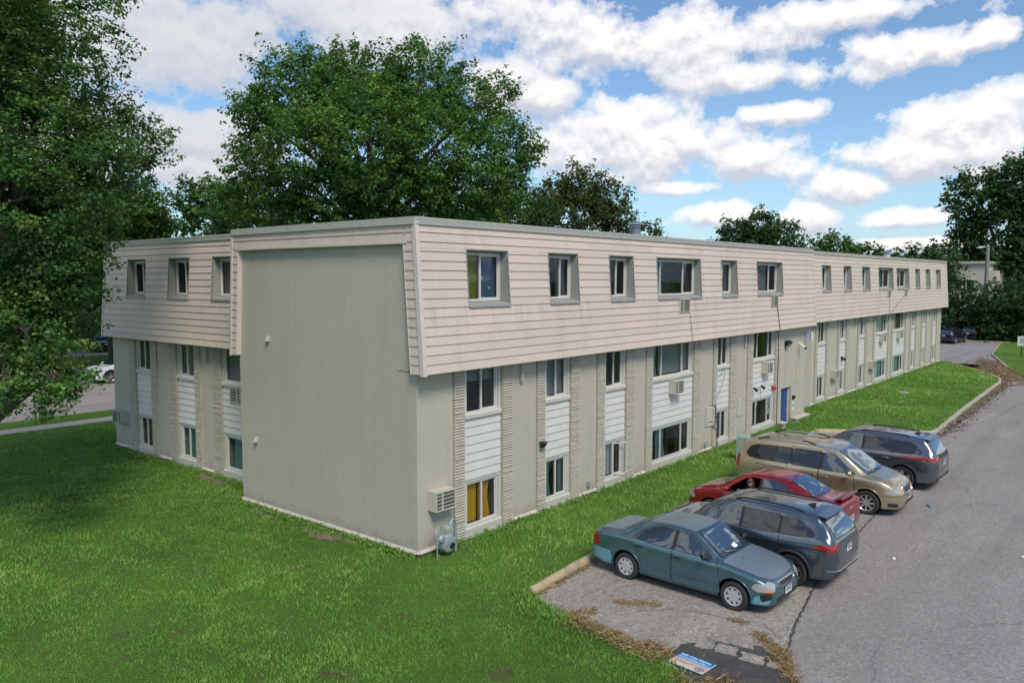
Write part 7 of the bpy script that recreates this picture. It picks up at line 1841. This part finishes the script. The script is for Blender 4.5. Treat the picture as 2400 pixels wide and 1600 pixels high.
    for q in range(12):
        o_ = rt * r_.uniform(-.06, .06) - fwd * .085; m.tube([c + o_ + up * .05, c + o_ * 1.1 + up * -.1, c + o_ * 1.05 + Vector((0, -.02, -.26))], [.014, .014, .005], 5)
    m.build('hair', MT['hair'], T, smooth=70)
    # dark glasses pushed up over the brow
    m = MB()
    for s_ in (1, -1): m.sphere(c + rt * (.031 * s_) + fwd * .080 + up * .062, .028, n=8, sc=(1, .45, .75))
    m.tube([c + rt * -.075 + up * .05, c + rt * -.06 + fwd * .07 + up * .064, c + fwd * .098 + up * .064, c + rt * .06 + fwd * .07 + up * .064, c + rt * .075 + up * .05], .005, 6)
    m.build('sunglasses', MT['black'], T, smooth=60)
    # eyes
    for s_ in (1, -1):
        m = MB(); m.sphere(c + rt * (.030 * s_) + fwd * .078 + up * .012, .0115, n=8); m.build('eye', MT['dark'], hd, smooth=80)
    # white sleeveless top : follows the torso, thicker than it
    TJ = [(hip[0], hip[1], hip[2], (.165, .135)), (.06, .42, .80, (.158, .123)), (.12, .52, .965, (.168, .118)), (.15, .58, 1.03, (.118, .095))]
    skin_mesh('top', TJ, [(0, 1), (1, 2), (2, 3)], MT['white'], T)
    skin_mesh('trousers', [(hip[0], hip[1], hip[2] - .02, (.165, .13)), (.12, .45, .58, (.105, .10)), (.50, .50, .62, (.08, .08)), (.73, .50, .35, (.06, .06)), (.12, .27, .58, (.105, .10)), (.50, .26, .62, (.08, .08)), (.73, .26, .35, (.06, .06))], [(0, 1), (1, 2), (2, 3), (0, 4), (4, 5), (5, 6)], M('denim', (.06, .09, .16), .8), T)
    # hands : palm on the door sill, five fingers each
    for (w_, d_) in (((.535, .66, .985), Vector((.6, -.5, -.15))), ((.21, .775, .935), Vector((.75, .25, -.1)))):
        w_ = Vector(w_); d_ = d_.normalized(); sd = d_.cross(Vector((0, 0, 1))).normalized()
        for k, (a, L_) in enumerate(((-.024, .066), (-.009, .076), (.007, .071), (.021, .056))):
            b = w_ + sd * a + d_ * .01; skin_mesh('finger', [tuple(b) + ((.009, .009),), tuple(b + d_ * L_ * .5 + Vector((0, 0, .004))) + ((.0085, .0085),), tuple(b + d_ * L_ * .85 + Vector((0, 0, -.012))) + ((.0075, .0075),), tuple(b + d_ * L_ + Vector((0, 0, -.028))) + ((.006, .006),)], [(0, 1), (1, 2), (2, 3)], MT['skin'], body, 1)
        b = w_ + sd * -.02 - d_ * .012; skin_mesh('thumb', [tuple(b) + ((.011, .011),), tuple(b + sd * -.028 + d_ * .018) + ((.010, .010),), tuple(b + sd * -.034 + d_ * .044 + Vector((0, 0, -.006))) + ((.008, .008),)], [(0, 1), (1, 2)], MT['skin'], body, 1)
person()
